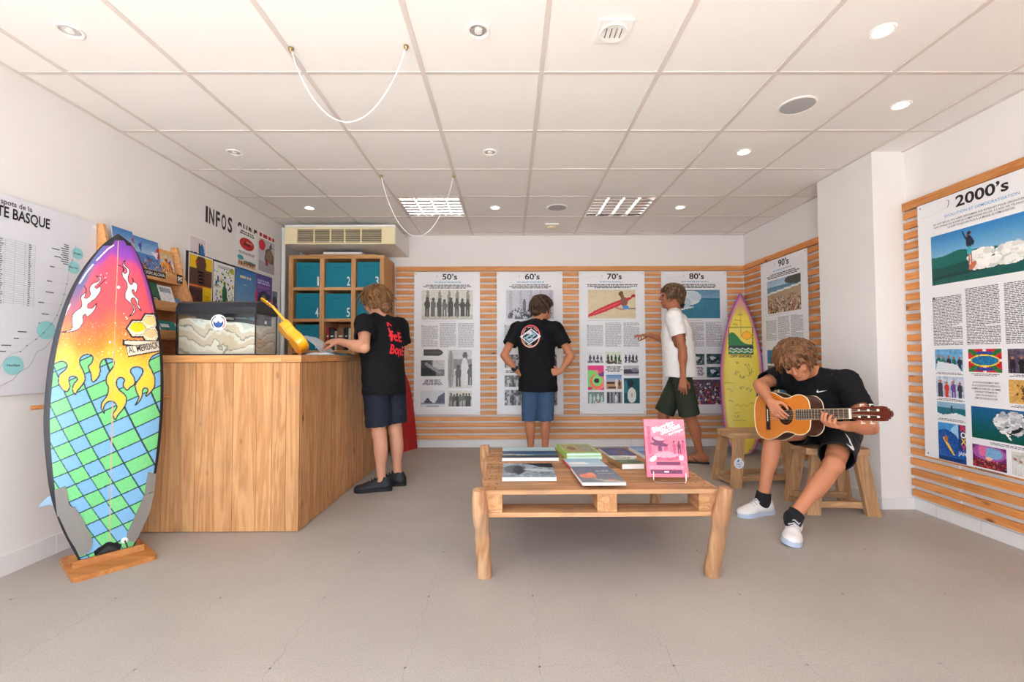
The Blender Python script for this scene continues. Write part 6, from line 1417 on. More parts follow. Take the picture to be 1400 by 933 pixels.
# ------------------------------------------------------------------ bodies: smooth-blended volumes meshed with surface nets
class Vol:
    """blended solids on a grid; `cloth` > 0 makes an open shell of that thickness"""
    def __init__(s, lo, hi, h, cloth=0.0):
        s.h = h; s.lo = np.array(lo, float); n = np.ceil((np.array(hi) - s.lo) / h).astype(int) + 1
        s.n = n; s.ax = [s.lo[k] + h * np.arange(n[k]) for k in range(3)]
        s.d = np.full(n, 1.0, np.float32); s.cl = cloth
        s.i = np.full(n, 1.0, np.float32) if cloth else None
    def _sl(s, lo, hi):
        a = np.clip(np.floor((np.array(lo) - s.lo) / s.h).astype(int), 0, s.n); b = np.clip(np.ceil((np.array(hi) - s.lo) / s.h).astype(int) + 1, 0, s.n)
        return tuple(slice(a[k], b[k]) for k in range(3))
    def _p(s, sl): return np.meshgrid(*[s.ax[k][sl[k]].astype(np.float32) for k in range(3)], indexing='ij', sparse=True)
    @staticmethod
    def smin(a, b, k):
        if k <= 0: return np.minimum(a, b)
        h = np.clip(.5 + .5 * (b - a) / k, 0, 1); return b * (1 - h) + a * h - k * h * (1 - h)
    def cone(s, a, b, r0, r1, k=.02, flat=None, cut=None, sub=False):
        """rounded cone a->b; flat=(axis, factor) squeezes it along axis; cut=(point, normal) trims it"""
        a, b = np.array(a, float), np.array(b, float); R = max(r0, r1) * (1 if not flat else max(1, flat[1])) + k + 2 * s.h
        def f(A, B, q0, q1, arr, ct):
            sl = s._sl(np.minimum(A, B) - R, np.maximum(A, B) + R)
            if min(arr[sl].shape) == 0: return
            X, Y, Z = s._p(sl); d = B - A; L = float(d @ d) + 1e-9
            px, py, pz = X - A[0], Y - A[1], Z - A[2]; t = np.clip((px * d[0] + py * d[1] + pz * d[2]) / L, 0, 1)
            qx, qy, qz = px - t * d[0], py - t * d[1], pz - t * d[2]
            if flat:
                ax = np.array(flat[0], float); ax /= np.linalg.norm(ax); m = qx * ax[0] + qy * ax[1] + qz * ax[2]; g = (1 / flat[1] - 1)
                qx, qy, qz = qx + ax[0] * m * g, qy + ax[1] * m * g, qz + ax[2] * m * g
            v = np.sqrt(qx * qx + qy * qy + qz * qz) - (q0 + (q1 - q0) * t)
            if flat and flat[1] < 1: v = v * flat[1] ** .5
            if ct is not None: c, nn = np.array(ct[0], float), np.array(ct[1], float); nn = nn / np.linalg.norm(nn); v = np.maximum(v, (X - c[0]) * nn[0] + (Y - c[1]) * nn[1] + (Z - c[2]) * nn[2])
            arr[sl] = np.maximum(arr[sl], -v) if sub else s.smin(arr[sl], v, k)
        f(a, b, r0, r1, s.d, cut)
        if s.cl and not sub:
            e = (b - a) / (np.linalg.norm(b - a) + 1e-9) * (.05 if cut is not None else 0); f(a, b + e, r0 - s.cl, r1 - s.cl, s.i, None)
        return s
    def ell(s, c, rad, axes, k=.02, sub=False, cut=None):
        """ellipsoid with radii along the three unit axes"""
        c = np.array(c, float); A = [np.array(a, float) / np.linalg.norm(a) for a in axes]; R = max(rad) + k + 2 * s.h
        def f(rd, arr, ct):
            sl = s._sl(c - R, c + R)
            if min(arr[sl].shape) == 0: return
            X, Y, Z = s._p(sl); p = [(X - c[0]) * a[0] + (Y - c[1]) * a[1] + (Z - c[2]) * a[2] for a in A]
            q = np.sqrt(sum((p[j] / rd[j]) ** 2 for j in range(3))); g = np.sqrt(sum((p[j] / rd[j] ** 2) ** 2 for j in range(3))) + 1e-6
            v = q * (q - 1) / g
            v = np.where(q < 1e-3, -min(rd), v)
            if ct is not None: cc, nn = np.array(ct[0], float), np.array(ct[1], float); nn = nn / np.linalg.norm(nn); v = np.maximum(v, (X - cc[0]) * nn[0] + (Y - cc[1]) * nn[1] + (Z - cc[2]) * nn[2])
            if sub:
                kk = k; h = np.clip(.5 - .5 * (arr[sl] + v) / max(kk, 1e-6), 0, 1); arr[sl] = arr[sl] * (1 - h) + (-v) * h + kk * h * (1 - h)
            else: arr[sl] = s.smin(arr[sl], v, k)
        f(rad, s.d, cut)
        if s.cl and not sub: f([r - s.cl for r in rad], s.i, None)
        return s
    def wrinkle(s, amp, dirs, seed=0):
        r = random.Random(seed); X, Y, Z = s._p((slice(None),) * 3); w = 0
        for (dx, dy, dz, fr) in dirs:
            ph = r.uniform(0, 6.28); w = w + np.sin((X * dx + Y * dy + Z * dz) * fr + ph + 1.5 * np.sin((X * dz + Y * dx - Z * dy) * fr * .45 + ph))
        w = (w * (amp / len(dirs))).astype(np.float32); s.d += w
        if s.cl: s.i += w
        return s
    def cutplane(s, p, n):
        X, Y, Z = s._p((slice(None),) * 3); n = np.array(n, float); n /= np.linalg.norm(n); s.d = np.maximum(s.d, ((X - p[0]) * n[0] + (Y - p[1]) * n[1] + (Z - p[2]) * n[2]).astype(np.float32)); return s
    def mesh(s, name):
        d = s.d if not s.cl else np.maximum(s.d, -s.i)
        d = np.pad(d, 1, constant_values=1.0); lo = s.lo - s.h
        S_ = d < 0; c = np.zeros(tuple(np.array(d.shape) - 1), np.int8)
        for o in np.ndindex(2, 2, 2): c += S_[o[0]:o[0] + c.shape[0], o[1]:o[1] + c.shape[1], o[2]:o[2] + c.shape[2]]
        act = (c > 0) & (c < 8); ai = np.argwhere(act); idx = np.full(c.shape, -1, np.int64); idx[act] = np.arange(len(ai))
        acc = np.zeros((len(ai), 3)); cnt = np.zeros(len(ai))
        corners = [np.array(o) for o in np.ndindex(2, 2, 2)]; vals = {tuple(o): d[ai[:, 0] + o[0], ai[:, 1] + o[1], ai[:, 2] + o[2]] for o in corners}
        for o in corners:
            for k in range(3):
                if o[k]: continue
                o2 = o.copy(); o2[k] = 1; v1, v2 = vals[tuple(o)], vals[tuple(o2)]; m = (v1 < 0) != (v2 < 0); t = np.where(m, v1 / np.where(m, v1 - v2, 1), 0)
                acc += np.where(m[:, None], o + t[:, None] * (o2 - o), 0); cnt += m
        vs = (ai + acc / cnt[:, None]) * s.h + lo
        Q = []
        for k in range(3):
            a, b = (k + 1) % 3, (k + 2) % 3; sh = [slice(None)] * 3; sh[k] = slice(0, -1); s2 = [slice(None)] * 3; s2[k] = slice(1, None)
            A, B = S_[tuple(sh)], S_[tuple(s2)]; e = np.argwhere(A != B); e = e[(e[:, a] > 0) & (e[:, b] > 0) & (e[:, a] < c.shape[a]) & (e[:, b] < c.shape[b])]
            fl_ = A[e[:, 0], e[:, 1], e[:, 2]]; u = np.zeros(3, int); u[a] = 1; w = np.zeros(3, int); w[b] = 1
            g = lambda q: idx[q[:, 0], q[:, 1], q[:, 2]]
            quad = np.stack([g(e - u - w), g(e - w), g(e), g(e - u)], 1); quad[~fl_] = quad[~fl_][:, ::-1]; Q.append(quad)
        Q = np.concatenate(Q); Q = Q[(Q >= 0).all(1)]
        return fast_mesh(name, vs, Q)
    def build(s, name, mat, parent, relax=2):
        me = s.mesh(name)
        if relax:      # laplacian relax against grid stepping
            n = len(me.vertices); co = np.empty(n * 3, np.float32); me.vertices.foreach_get('co', co); co = co.reshape(-1, 3).astype(float)
            ed = np.empty(len(me.edges) * 2, np.int32); me.edges.foreach_get('vertices', ed); ed = ed.reshape(-1, 2)
            deg = np.bincount(ed.ravel(), minlength=n)[:, None] + 1e-9
            for it in range(relax):
                for lam in (.55, -.57):
                    acc = np.zeros_like(co)
                    for k in range(3): acc[:, k] = np.bincount(ed[:, 0], co[ed[:, 1], k], n) + np.bincount(ed[:, 1], co[ed[:, 0], k], n)
                    co = co + lam * (acc / deg - co)
            me.vertices.foreach_set('co', co.astype(np.float32).ravel())
        return link(name, me, mat, parent, smooth=True)

def skin_mat(name, col):
    m = M(name, col, .55, spec=.35, var=.06, vscale=9, bump=.05, bscale=160); b = m.node_tree.nodes['Principled BSDF']
    b.inputs['Subsurface Weight'].default_value = .08; b.inputs['Subsurface Radius'].default_value = (.02, .008, .004); b.inputs['Subsurface Scale'].default_value = .5
    return m
def hair_mat(name, dark, light):
    m, t, b = _new(name); tc = t.nodes.new('ShaderNodeTexCoord'); n = t.nodes.new('ShaderNodeTexNoise'); n.inputs['Scale'].default_value = 38; n.inputs['Detail'].default_value = 6; n.inputs['Distortion'].default_value = 2.5
    t.links.new(tc.outputs['Object'], n.inputs['Vector']); mr = t.nodes.new('ShaderNodeMapRange'); mr.inputs[1].default_value = .35; mr.inputs[2].default_value = .65; t.links.new(n.outputs['Fac'], mr.inputs[0])
    mx = t.nodes.new('ShaderNodeMix'); mx.data_type = 'RGBA'; mx.inputs[6].default_value = (*lin(dark), 1); mx.inputs[7].default_value = (*lin(light), 1); t.links.new(mr.outputs[0], mx.inputs[0]); t.links.new(mx.outputs[2], b.inputs['Base Color'])
    b.inputs['Roughness'].default_value = .5; bp = t.nodes.new('ShaderNodeBump'); bp.inputs['Strength'].default_value = .6; bp.inputs['Distance'].default_value = .006; t.links.new(n.outputs['Fac'], bp.inputs['Height']); t.links.new(bp.outputs[0], b.inputs['Normal'])
    return m
A_ = lambda v: np.array(v, float)
U_ = lambda v: np.array(v, float) / np.linalg.norm(v)

def add_head(v, c, f, u, neck, k=1.0):
    """cranium, jaw, brow, nose, lips, ears; c: head centre, f: gaze, u: up of the head"""
    f = U_(f); u = U_(A_(u) - f * (A_(u) @ f)); l = np.cross(u, f); ax = (f, l, u); P = lambda a, b, d: A_(c) + (f * a + l * b + u * d) * k; q = lambda *r: [x * k for x in r]
    v.cone(P(-.02, 0, -.045), neck, .058 * k, .062, .02)
    v.ell(P(-.012, 0, .032), q(.096, .075, .083), ax, .01); v.ell(P(.018, 0, -.042), q(.070, .058, .078), ax, .025)
    v.ell(P(.066, 0, -.092), q(.020, .026, .018), ax, .022); v.cone(P(.0, .05, -.06), P(.06, .02, -.095), .018 * k, .014 * k, .02); v.cone(P(.0, -.05, -.06), P(.06, -.02, -.095), .018 * k, .014 * k, .02)
    for s_ in (-1, 1):
        v.ell(P(.080, s_ * .030, .030), q(.012, .026, .009), ax, .012); v.ell(P(.058, s_ * .042, -.022), q(.024, .022, .02), ax, .02)
        v.ell(P(.094, s_ * .031, .010), q(.014, .018, .010), ax, .008, sub=True)
        v.ell(P(-.008, s_ * .078, -.004), q(.018, .007, .030), ax, .005); v.ell(P(.100, s_ * .009, -.028), q(.010, .008, .007), ax, .006)
    v.cone(P(.086, 0, .020), P(.108, 0, -.022), .007 * k, .011 * k, .010); v.ell(P(.085, 0, -.054), q(.009, .022, .006), ax, .006); v.ell(P(.083, 0, -.064), q(.010, .019, .007), ax, .006)
    return P, ax
def add_eyes(P, k, parent, col=(70, 50, 36)):
    for s_ in (-1, 1):
        e = MB(); c = V(P(.079, s_ * .031, .010)); m = bpy.data.meshes.new('eye'); bm = bmesh.new(); bmesh.ops.create_uvsphere(bm, u_segments=12, v_segments=8, radius=.0115 * k); bmesh.ops.translate(bm, verts=bm.verts[:], vec=c); bm.to_mesh(m); bm.free()
        link('eye', m, M('eye_dark', col, .25), parent, smooth=True)
def add_hand(v, wrist, d, n, thumb, curl=(.5, .5, .5, .5), spread=.05, k=1.0, tcurl=.5, rk=1.0):
    """palm plus five jointed fingers. d: along the fingers, n: palm side, thumb: +1/-1 side"""
    d = U_(d); n = U_(A_(n) - d * (A_(n) @ d)); s = np.cross(d, n) * thumb; w = A_(wrist)
    off = (.030, .010, -.010, -.028); ln = (.074, .082, .076, .060); kl = (.088, .092, .087, .079)
    for i in range(4):
        kn = w + (d * kl[i] + s * off[i]) * k; v.cone(w + s * off[i] * .55 * k + d * .012 * k, kn, .0145 * k, .0115 * k, .012)
        dr, nn, p = U_(d + s * spread * (1.5 - i)), n, kn
        for j, fr in enumerate((.46, .31, .23)):
            a_ = curl[i] * (.9, 1.1, .75)[j]; ca, sa = math.cos(a_), math.sin(a_); dr, nn = U_(dr * ca + nn * sa), U_(nn * ca - dr * sa); e = p + dr * ln[i] * fr * k
            r0 = (.0092, .0083, .0075)[j] * k * rk; v.cone(p, e, r0, r0 * .92, .004); p = e
    b = w + (s * .022 + d * .028 + n * .006) * k; m1 = b + U_(s * .8 + d * .65 + n * (.25 + tcurl * .5)) * .042 * k; m2 = m1 + U_(s * .25 + d * .9 + n * tcurl) * .034 * k; m3 = m2 + U_(d * .95 - s * .1 + n * tcurl) * .026 * k
    v.cone(b, m1, .0145 * k, .0115 * k, .012); v.cone(m1, m2, .0105 * k, .0095 * k, .004); v.cone(m2, m3, .0095 * k, .0080 * k, .003)
def add_arm(v, sh, el, wr, k=1.0):
    sh, el, wr = A_(sh), A_(el), A_(wr); v.cone(sh, el, .050 * k, .039 * k, .02); v.ell(sh * .6 + el * .4, [.06 * k, .045 * k, .045 * k], basis(el - sh), .02); v.cone(el, wr, .040 * k, .026 * k, .012); m = el * .72 + wr * .28; v.ell(m, [.075 * k, .044 * k, .042 * k], basis(wr - el), .02)
def basis(d):
    d = U_(d); a = np.cross(d, (0, 0, 1)) if abs(d[2]) < .95 else np.cross(d, (1, 0, 0)); a = U_(a); return (d, a, np.cross(d, a))
def add_leg(v, hip, kn, an, back, k=1.0):
    hip, kn, an, back = A_(hip), A_(kn), A_(an), U_(back); v.cone(hip, kn, .082 * k, .054 * k, .02); v.cone(kn, an, .050 * k, .034 * k, .012); v.ell(kn, [.056 * k] * 3, basis(an - kn), .02)
    c = kn * .70 + an * .30 + back * .016 * k; v.ell(c, [.13 * k, .053 * k, .050 * k], basis(an - kn), .03); v.ell(an - back * .0, [.042 * k, .036 * k, .036 * k], basis(an - kn), .012)
def add_torso(v, pel, chest, neck, shL, shR, f, l, k=1.0):
    pel, chest, neck, shL, shR, f, l = map(A_, (pel, chest, neck, shL, shR, f, l)); up = U_(chest - pel); ax = (U_(f), U_(l), U_(np.cross(f, l)))
    v.ell(pel, [.105 * k, .155 * k, .115 * k], ax, .03); v.cone(pel, chest, .125 * k, .135 * k, .04, flat=(f, .78)); v.ell(chest, [.115 * k, .165 * k, .17 * k], ax, .04)
    for sh in (shL, shR): v.cone(chest + up * .10, sh, .075 * k, .058 * k, .03); v.cone(neck, sh * .75 + neck * .25, .05 * k, .04 * k, .03)
def add_shirt(c, pel, chest, neck, shL, shR, elL, elR, f, l, hem_z=None, sl=.55, loose=.0, hemn=None, hemp=None, hipw=.165, k=1.0):
    pel, chest, neck, shL, shR, elL, elR, f, l = map(A_, (pel, chest, neck, shL, shR, elL, elR, f, l)); up = U_(chest - pel); ax = (U_(f), U_(l), U_(np.cross(f, l)))
    cut = (hemp if hemp is not None else (0, 0, hem_z), hemn if hemn is not None else (0, 0, -1)); hz = cut[0][2] - .03; low = A_((pel[0], pel[1], min(hz, pel[2] - .05)))
    c.ell(chest, [.132 * k + loose, .185 * k + loose, .19 * k], ax, .05)
    c.cone(chest - up * .02, low, (.178 * k + loose), (hipw + .015) * k + loose, .05, flat=(f, .80), cut=cut)
    for sh, el in ((shL, elL), (shR, elR)):
        c.cone(chest + up * .10, sh, .088 * k, .070 * k, .04); c.cone(neck - up * .012, sh * .78 + neck * .22, .056 * k, .052 * k, .04)
        e = sh + (el - sh) * sl; c.cone(sh, e + (el - sh) * .06, .072 * k + loose, .069 * k + loose, .03, cut=(e, el - sh))
    return c
def add_shorts(c, pel, hips, kns, f, l, frac=.8, waist=None, r0=.112, r1=.105, k=1.0, cutn=None):
    pel, f, l = map(A_, (pel, f, l)); ax = (U_(f), U_(l), U_(np.cross(f, l)))
    c.ell(pel - A_((0, 0, .02)), [.116 * k, .160 * k, .12 * k], ax, .02)
    for h, kn in zip(hips, kns):
        h, kn = A_(h), A_(kn); e = h + (kn - h) * frac; n = (kn - h) if cutn is None else cutn; c.cone(h, e + (kn - h) * .08, r0 * k, r1 * k, .012, cut=(e, n))
    if waist is not None: c.cutplane(*waist)
    return c
def hair_cap(v, P, ax, k=1.0, seed=0, n=120, length=.07, thick=.014, back=.0, fringe=.02, fall=.35, cover=-.02, puff=0.0):
    """scalp cap plus many tapered locks that follow the head"""
    f, l, u = ax; r = random.Random(seed)
    v.ell(P(-.022 - back * .3, 0, .046), [(.096 + puff) * k, (.081 + puff) * k, (.082 + puff) * k], ax, .01)
    for i in range(n):
        th = r.uniform(0, 2 * math.pi); ph = math.acos(r.uniform(-.25, 1)); e = (math.cos(th) * math.sin(ph), math.sin(th) * math.sin(ph), math.cos(ph))
        if e[0] > .45 and e[2] < .45: continue
        base = A_(P(-.018 + e[0] * (.098 + puff), e[1] * (.080 + puff), .042 + e[2] * (.084 + puff))); out = f * e[0] + l * e[1] + u * e[2]
        tang = -u * (fall + .5 * (1 - e[2])) + f * (fringe * 8 * max(0, e[0]) - back * 3) + l * (.5 * e[1]); tang = tang + (f * r.uniform(-.6, .6) + l * r.uniform(-.6, .6)) * .7; tang = U_(tang - out * (tang @ out) * .75)
        L = length * r.uniform(.5, 1.15) * k; m = base + tang * L * .5 + out * .010 * k; t = base + tang * L + out * r.uniform(-.004, .014) * k - u * .012 * k
        v.cone(base, m, thick * k, thick * .75 * k, .006); v.cone(m, t, thick * .7 * k, thick * .28 * k, .004)
def add_shoe(parent, heel, d, L, upper, solec, lace=None, h=.085, up=(0, 0, 1), w=.052, name='shoe', sole_h=.026, sockc=None):
    """trainer: shaped upper with a tongue, sole and laces; heel: bottom of the heel"""
    d = U_(d); up = U_(A_(up) - d * (A_(up) @ d)); s = np.cross(up, d); H_ = A_(heel); P = lambda a, b, z: H_ + d * a * L + s * b + up * z
    lo = np.minimum.reduce([P(-.1, -.08, -.03), P(1.15, .08, .16), P(-.1, .08, .16), P(1.15, -.08, -.03)]) - .03; hi = np.maximum.reduce([P(-.1, -.08, -.03), P(1.15, .08, .16), P(-.1, .08, .16), P(1.15, -.08, -.03)]) + .03
    v = Vol(lo, hi, .0045); ax = (d, s, up)
    v.ell(P(.16, 0, .050), [.046, .037, .048], ax, .02); v.cone(P(.16, 0, .045), P(.62, .0, .036), .038, .042, .03, flat=(up, .85)); v.ell(P(.78, .002, .030), [.22 * L, w * .92, .030], ax, .03); v.cone(P(.20, 0, .055), P(.18, 0, h), .037, .036, .02); v.cone(P(.24, 0, h - .012), P(.62, 0, .052), .026, .020, .02)
    v.cone(P(.30, 0, h + .004), P(.56, 0, .060), .018, .016, .012); v.ell(P(.17, 0, h + .028), [.030, .027, .030], ax, .004, sub=True)
    v.cutplane(P(0, 0, sole_h * .8), -up)
    sh = v.build(name, upper, parent)
    ol = [(-.01, 0), (.0, .028), (.08, .037), (.3, .036), (.5, .040), (.72, .050), (.88, .042), (.97, .022), (1.0, 0)]
    sp = spline(ol, False, 4); pts = [(a, b) for a, b in sp] + [(a, -b) for a, b in reversed(sp)][1:-1]
    m = MB(); m.prism([V(P(a, b * w / .05, 0)) for a, b in pts], V(up) * sole_h); m.build('sole', solec, sh)
    if lace is not None:
        for k in range(4):
            a = .38 + .075 * k; z = .111 - .0112 * k; m = MB(); m.tube([V(P(a, -.026, z - .012)), V(P(a + .01, 0, z + .006)), V(P(a, .026, z - .012))], .0046, 6); m.build('lace', lace, sh)
        m = MB(); m.tube([V(P(.34, .004, .088)), V(P(.36, .02, .105)), V(P(.40, .03, .092)), V(P(.36, .008, .088)), V(P(.36, -.02, .103)), V(P(.42, -.03, .088))], .0042, 6); m.build('lace', lace, sh)
    return sh
def on_surface(target, pr_obj, direction, off=.0025):
    """lay a flat print onto the garment behind it"""
    bm = bmesh.new(); bm.from_mesh(pr_obj.data); bmesh.ops.triangulate(bm, faces=bm.faces[:])
    for _ in range(2):
        lg = [e for e in bm.edges if e.calc_length() > .014]
        if lg: bmesh.ops.subdivide_edges(bm, edges=lg, cuts=1); bmesh.ops.triangulate(bm, faces=bm.faces[:])
    tm = target.data; bv = BVHTree.FromPolygons([v.co.copy() for v in tm.vertices], [tuple(p.vertices) for p in tm.polygons]); d = V(direction).normalized()
    for v in bm.verts:
        h = bv.ray_cast(v.co - d * .25, d)
        if h[0] is not None: v.co = h[0] - d * off
    bm.to_mesh(pr_obj.data); bm.free()
def clothing_layer(pr, k): return pr
# ------------------------------------------------------------------ people
CL = {}
CL['tee_black'] = M('black_cotton', (22, 22, 26), .85, spec=.2, var=.12, vscale=20, bump=.08, bscale=900)
CL['tee_white'] = M('white_cotton', (238, 236, 234), .85, spec=.2, bump=.08, bscale=900)
CL['shorts_black'] = M('black_polyester', (24, 25, 30), .6, spec=.3, bump=.05, bscale=700)
CL['shorts_navy'] = M('navy_cotton', (34, 38, 52), .8, spec=.2, var=.1, vscale=25, bump=.1, bscale=800)
CL['shorts_blue'] = M('slate_blue_cotton', (66, 92, 124), .8, spec=.2, var=.08, vscale=25, bump=.1, bscale=800)
CL['shorts_green'] = M('olive_green_cotton', (52, 58, 46), .8, spec=.2, var=.08, vscale=25, bump=.1, bscale=800)
CL['sock'] = M('black_sock_knit', (20, 20, 24), .9, bump=.2, bscale=900)
CL['shoe_black'] = M('black_shoe_mesh', (26, 28, 34), .6, bump=.2, bscale=600)
CL['shoe_white'] = M('white_leather', (232, 230, 228), .5, var=.05, vscale=18)
CL['sole_black'] = M('black_rubber', (18, 18, 20), .7)
CL['sole_ice'] = M('pale_blue_rubber', (186, 200, 222), .45)
CL['lace_white'] = M('white_lace', (200, 196, 202), .8)
CL['lace_black'] = M('black_lace', (40, 40, 46), .8)
WR = lambda: [(1, .4, 1.2, 60), (-.6, .9, 1.0, 85), (.3, -1, 1.6, 45), (.8, .8, -.5, 110)]
def lens(P, parent, k=1.0):
    m = MB()
    for s_ in (-1, 1):
        ring = [V(P(.094 - abs(.010 * math.cos(a)) * (1 if True else 0), s_ * .031 + .022 * math.cos(a), .010 + .017 * math.sin(a))) for a in [2 * math.pi * q / 16 for q in range(17)]]; m.tube(ring, .0022, 6, caps=False); m.tube([V(P(.088, s_ * .053, .016)), V(P(.04, s_ * .076, .016)), V(P(-.01, s_ * .081, .010))], .002, 6)
    m.tube([V(P(.096, -.010, .014)), V(P(.099, 0, .016)), V(P(.096, .010, .014))], .002, 6); m.build('glasses', M('dark_glasses_frame', (24, 22, 24), .3), parent)
def swoosh(pr, u, v, w, rot=0.0, off=.001, col=(244, 244, 246), flip=1):
    pts = [(0, -.02), (-.035, .09), (-.01, .17), (.06, .205), (.16, .19), (.32, .13), (1.0, -.12), (.30, .03), (.17, .045), (.10, .0), (.095, -.07), (.15, -.18), (.06, -.10)]
    c, s = math.cos(rot), math.sin(rot); pr.poly([(u + (a * c * flip - b * s) * w, v + (a * s * flip + b * c) * w) for a, b in spline(pts, True, 3)], col, off)

# --- man reading at the counter
f, l = U_((-.86, .51, 0)), U_((-.51, -.86, 0))
pa = thing('person', 'person in black T-shirt and dark shorts leafing through a book at the counter', 'person', (-1.0, 3.74, 0))
sk = skin_mat('skin_fair_tan', (206, 150, 122))
pel, chest, neck = A_((-1.02, 3.735, .87)), A_((-1.045, 3.73, 1.17)), A_((-1.075, 3.735, 1.395))
shL, shR, elL, elR, wrL, wrR = (-1.135, 3.565, 1.325), (-.945, 3.895, 1.325), (-1.075, 3.37, 1.135), (-.92, 3.985, 1.08), (-1.30, 3.475, 1.185), (-1.17, 4.01, 1.13)
hL, hR, kL, kR, aL, aR = (-1.07, 3.66, .83), (-.975, 3.81, .83), (-1.045, 3.665, .45), (-.955, 3.81, .455), (-1.025, 3.67, .085), (-.935, 3.83, .085)
v = Vol((-1.55, 3.2, .03), (-.75, 4.2, 1.72), .0055)
add_torso(v, pel, chest, neck, shL, shR, f, l); add_arm(v, shL, elL, wrL); add_arm(v, shR, elR, wrR)
add_leg(v, hL, kL, aL, -f, .98); add_leg(v, hR, kR, aR, -f, .98)
P, ax = add_head(v, (-1.112, 3.765, 1.525), (-.80, .42, -.38), (-.25, .2, .95), neck)
add_hand(v, wrL, (-.80, .25, .02), (0.1, .35, -.9), 1, (.55, .6, .65, .7), k=1.0); add_hand(v, wrR, (-.9, -.25, -.2), (0, 0, -1), -1, (.4, .4, .4, .4))
v.cone(aL, (-1.09, 3.65, .040), .030, .022, .01); v.cone(aR, (-1.00, 3.815, .040), .030, .022, .01)
v.build('body', sk, pa); add_eyes(P, 1, pa)
h = Vol(A_(P(0, 0, 0)) - .24, A_(P(0, 0, 0)) + .22, .0045); hair_cap(h, P, ax, 1.0, 4, 190, .125, .015, back=.05, fringe=.0, fall=.9, puff=.006)
h.cone(P(-.07, 0, .0), P(-.085, 0, -.10), .062, .045, .03); [h.cone(P(-.04, s_ * .065, .01), P(-.045, s_ * .072, -.085), .028, .016, .02) for s_ in (-1, 1)]
r_ = random.Random(5)
for _ in range(70):
    a = r_.uniform(-1.9, 1.9); b_ = A_(P(-.055 - .05 * math.cos(a), .078 * math.sin(a), r_.uniform(-.06, .05))); o_ = U_(-ax[0] * math.cos(a) + ax[1] * math.sin(a)); h.cone(b_, b_ - ax[2] * r_.uniform(.04, .075) + o_ * r_.uniform(.0, .016) + ax[1] * r_.uniform(-.015, .015), .012, .005, .004)
h.build('hair', hair_mat('hair_dark_blond', (60, 36, 18), (150, 104, 58)), pa); lens(P, pa)
c = Vol((-1.38, 3.3, .70), (-.72, 4.2, 1.5), .006, .011); add_shirt(c, pel, chest, neck, shL, shR, elL, elR, f, l, .765, .60, .006, hipw=.172)
c.wrinkle(.0035, WR(), 2); teeA = c.build('t_shirt', CL['tee_black'], pa)
c = Vol((-1.3, 3.45, .45), (-.72, 4.05, 1.0), .006, .011); add_shorts(c, pel, (hL, hR), (kL, kR), f, l, .83, ((0, 0, .90), (0, 0, 1)), .104, .102); c.wrinkle(.003, WR(), 5); c.build('shorts', CL['shorts_navy'], pa)
add_shoe(pa, (-.945, 3.685, 0), (-.95, -.22, 0), .292, CL['shoe_black'], CL['sole_black'], CL['lace_black'], .09); add_shoe(pa, (-.865, 3.825, 0), (-.98, -.12, 0), .292, CL['shoe_black'], CL['sole_black'], CL['lace_black'], .09)
pr = Print(Frame(V(chest) - V(f) * .2 + V((0, 0, .06)), -V(l), (0, 0, 1), -V(f)))
pr.text('fcE', -.055, .03, .078, (232, 44, 58), 'L', .135, .03, rot=-.10, shear=.05); pr.text('BonE', -.06, .135, .072, (232, 44, 58), 'L', .165, .035, rot=-.12)
pr.line([(-.045, .04), (-.035, -.09), (-.015, -.115), (.0, -.085)], .016, (232, 44, 58)); pr.line([(-.06, -.005), (.02, .005)], .014, (232, 44, 58)); pr.line([(.03, .12), (.032, .165)], .012, (232, 44, 58))
o = pr.build('chest_lettering', MAT['print'], pa); o.name = 'back_lettering'; on_surface(teeA, o, f)

# --- man with hands on his hips
f, l = U_((.14, .99, 0)), U_((-.99, .14, 0))
pb_ = thing('person', 'person with hands on hips in black T-shirt and blue shorts facing the 60s panel', 'person', (.295, 4.8, 0))
sk = skin_mat('skin_tanned', (192, 128, 94))
pel, chest, neck = A_((.30, 4.80, .90)), A_((.285, 4.81, 1.20)), A_((.312, 4.81, 1.445))
shL, shR, elL, elR, wrL, wrR = (.085, 4.815, 1.355), (.495, 4.82, 1.355), (-.055, 4.72, 1.075), (.640, 4.735, 1.065), (.085, 4.755, .905), (.525, 4.70, .905)
hL, hR, kL, kR, aL, aR = (.215, 4.80, .85), (.385, 4.80, .85), (.212, 4.80, .44), (.378, 4.80, .44), (.222, 4.83, .085), (.372, 4.83, .085)
v = Vol((-.2, 4.45, .0), (.8, 5.1, 1.75), .0055)
add_torso(v, pel, chest, neck, shL, shR, f, l); add_arm(v, shL, elL, wrL, .96); add_arm(v, shR, elR, wrR, .96); add_leg(v, hL, kL, aL, -f, .98); add_leg(v, hR, kR, aR, -f, .98)
P, ax = add_head(v, (.352, 4.835, 1.575), (.80, .58, .06), (.05, 0, 1), neck)
add_hand(v, wrL, (.35, .55, -.55), (.75, -.1, .5), 1, (.45, .5, .55, .6)); add_hand(v, wrR, (-.85, -.05, -.06), (-.1, .95, .1), -1, (.25, .3, .35, .4), spread=.09)
for a in (aL, aR): v.cone(a, A_(a) + f * .09 + A_((0, 0, -.050)), .030, .020, .01)
v.build('body', sk, pb_); add_eyes(P, 1, pb_)
h = Vol(A_(P(0, 0, 0)) - .2, A_(P(0, 0, 0)) + .2, .0045); hair_cap(h, P, ax, 1.0, 8, 210, .075, .0145, back=.0, fringe=.05, fall=.5, puff=.015); h.cone(P(-.06, 0, .02), P(-.075, 0, -.035), .07, .055, .02)
r_ = random.Random(9)
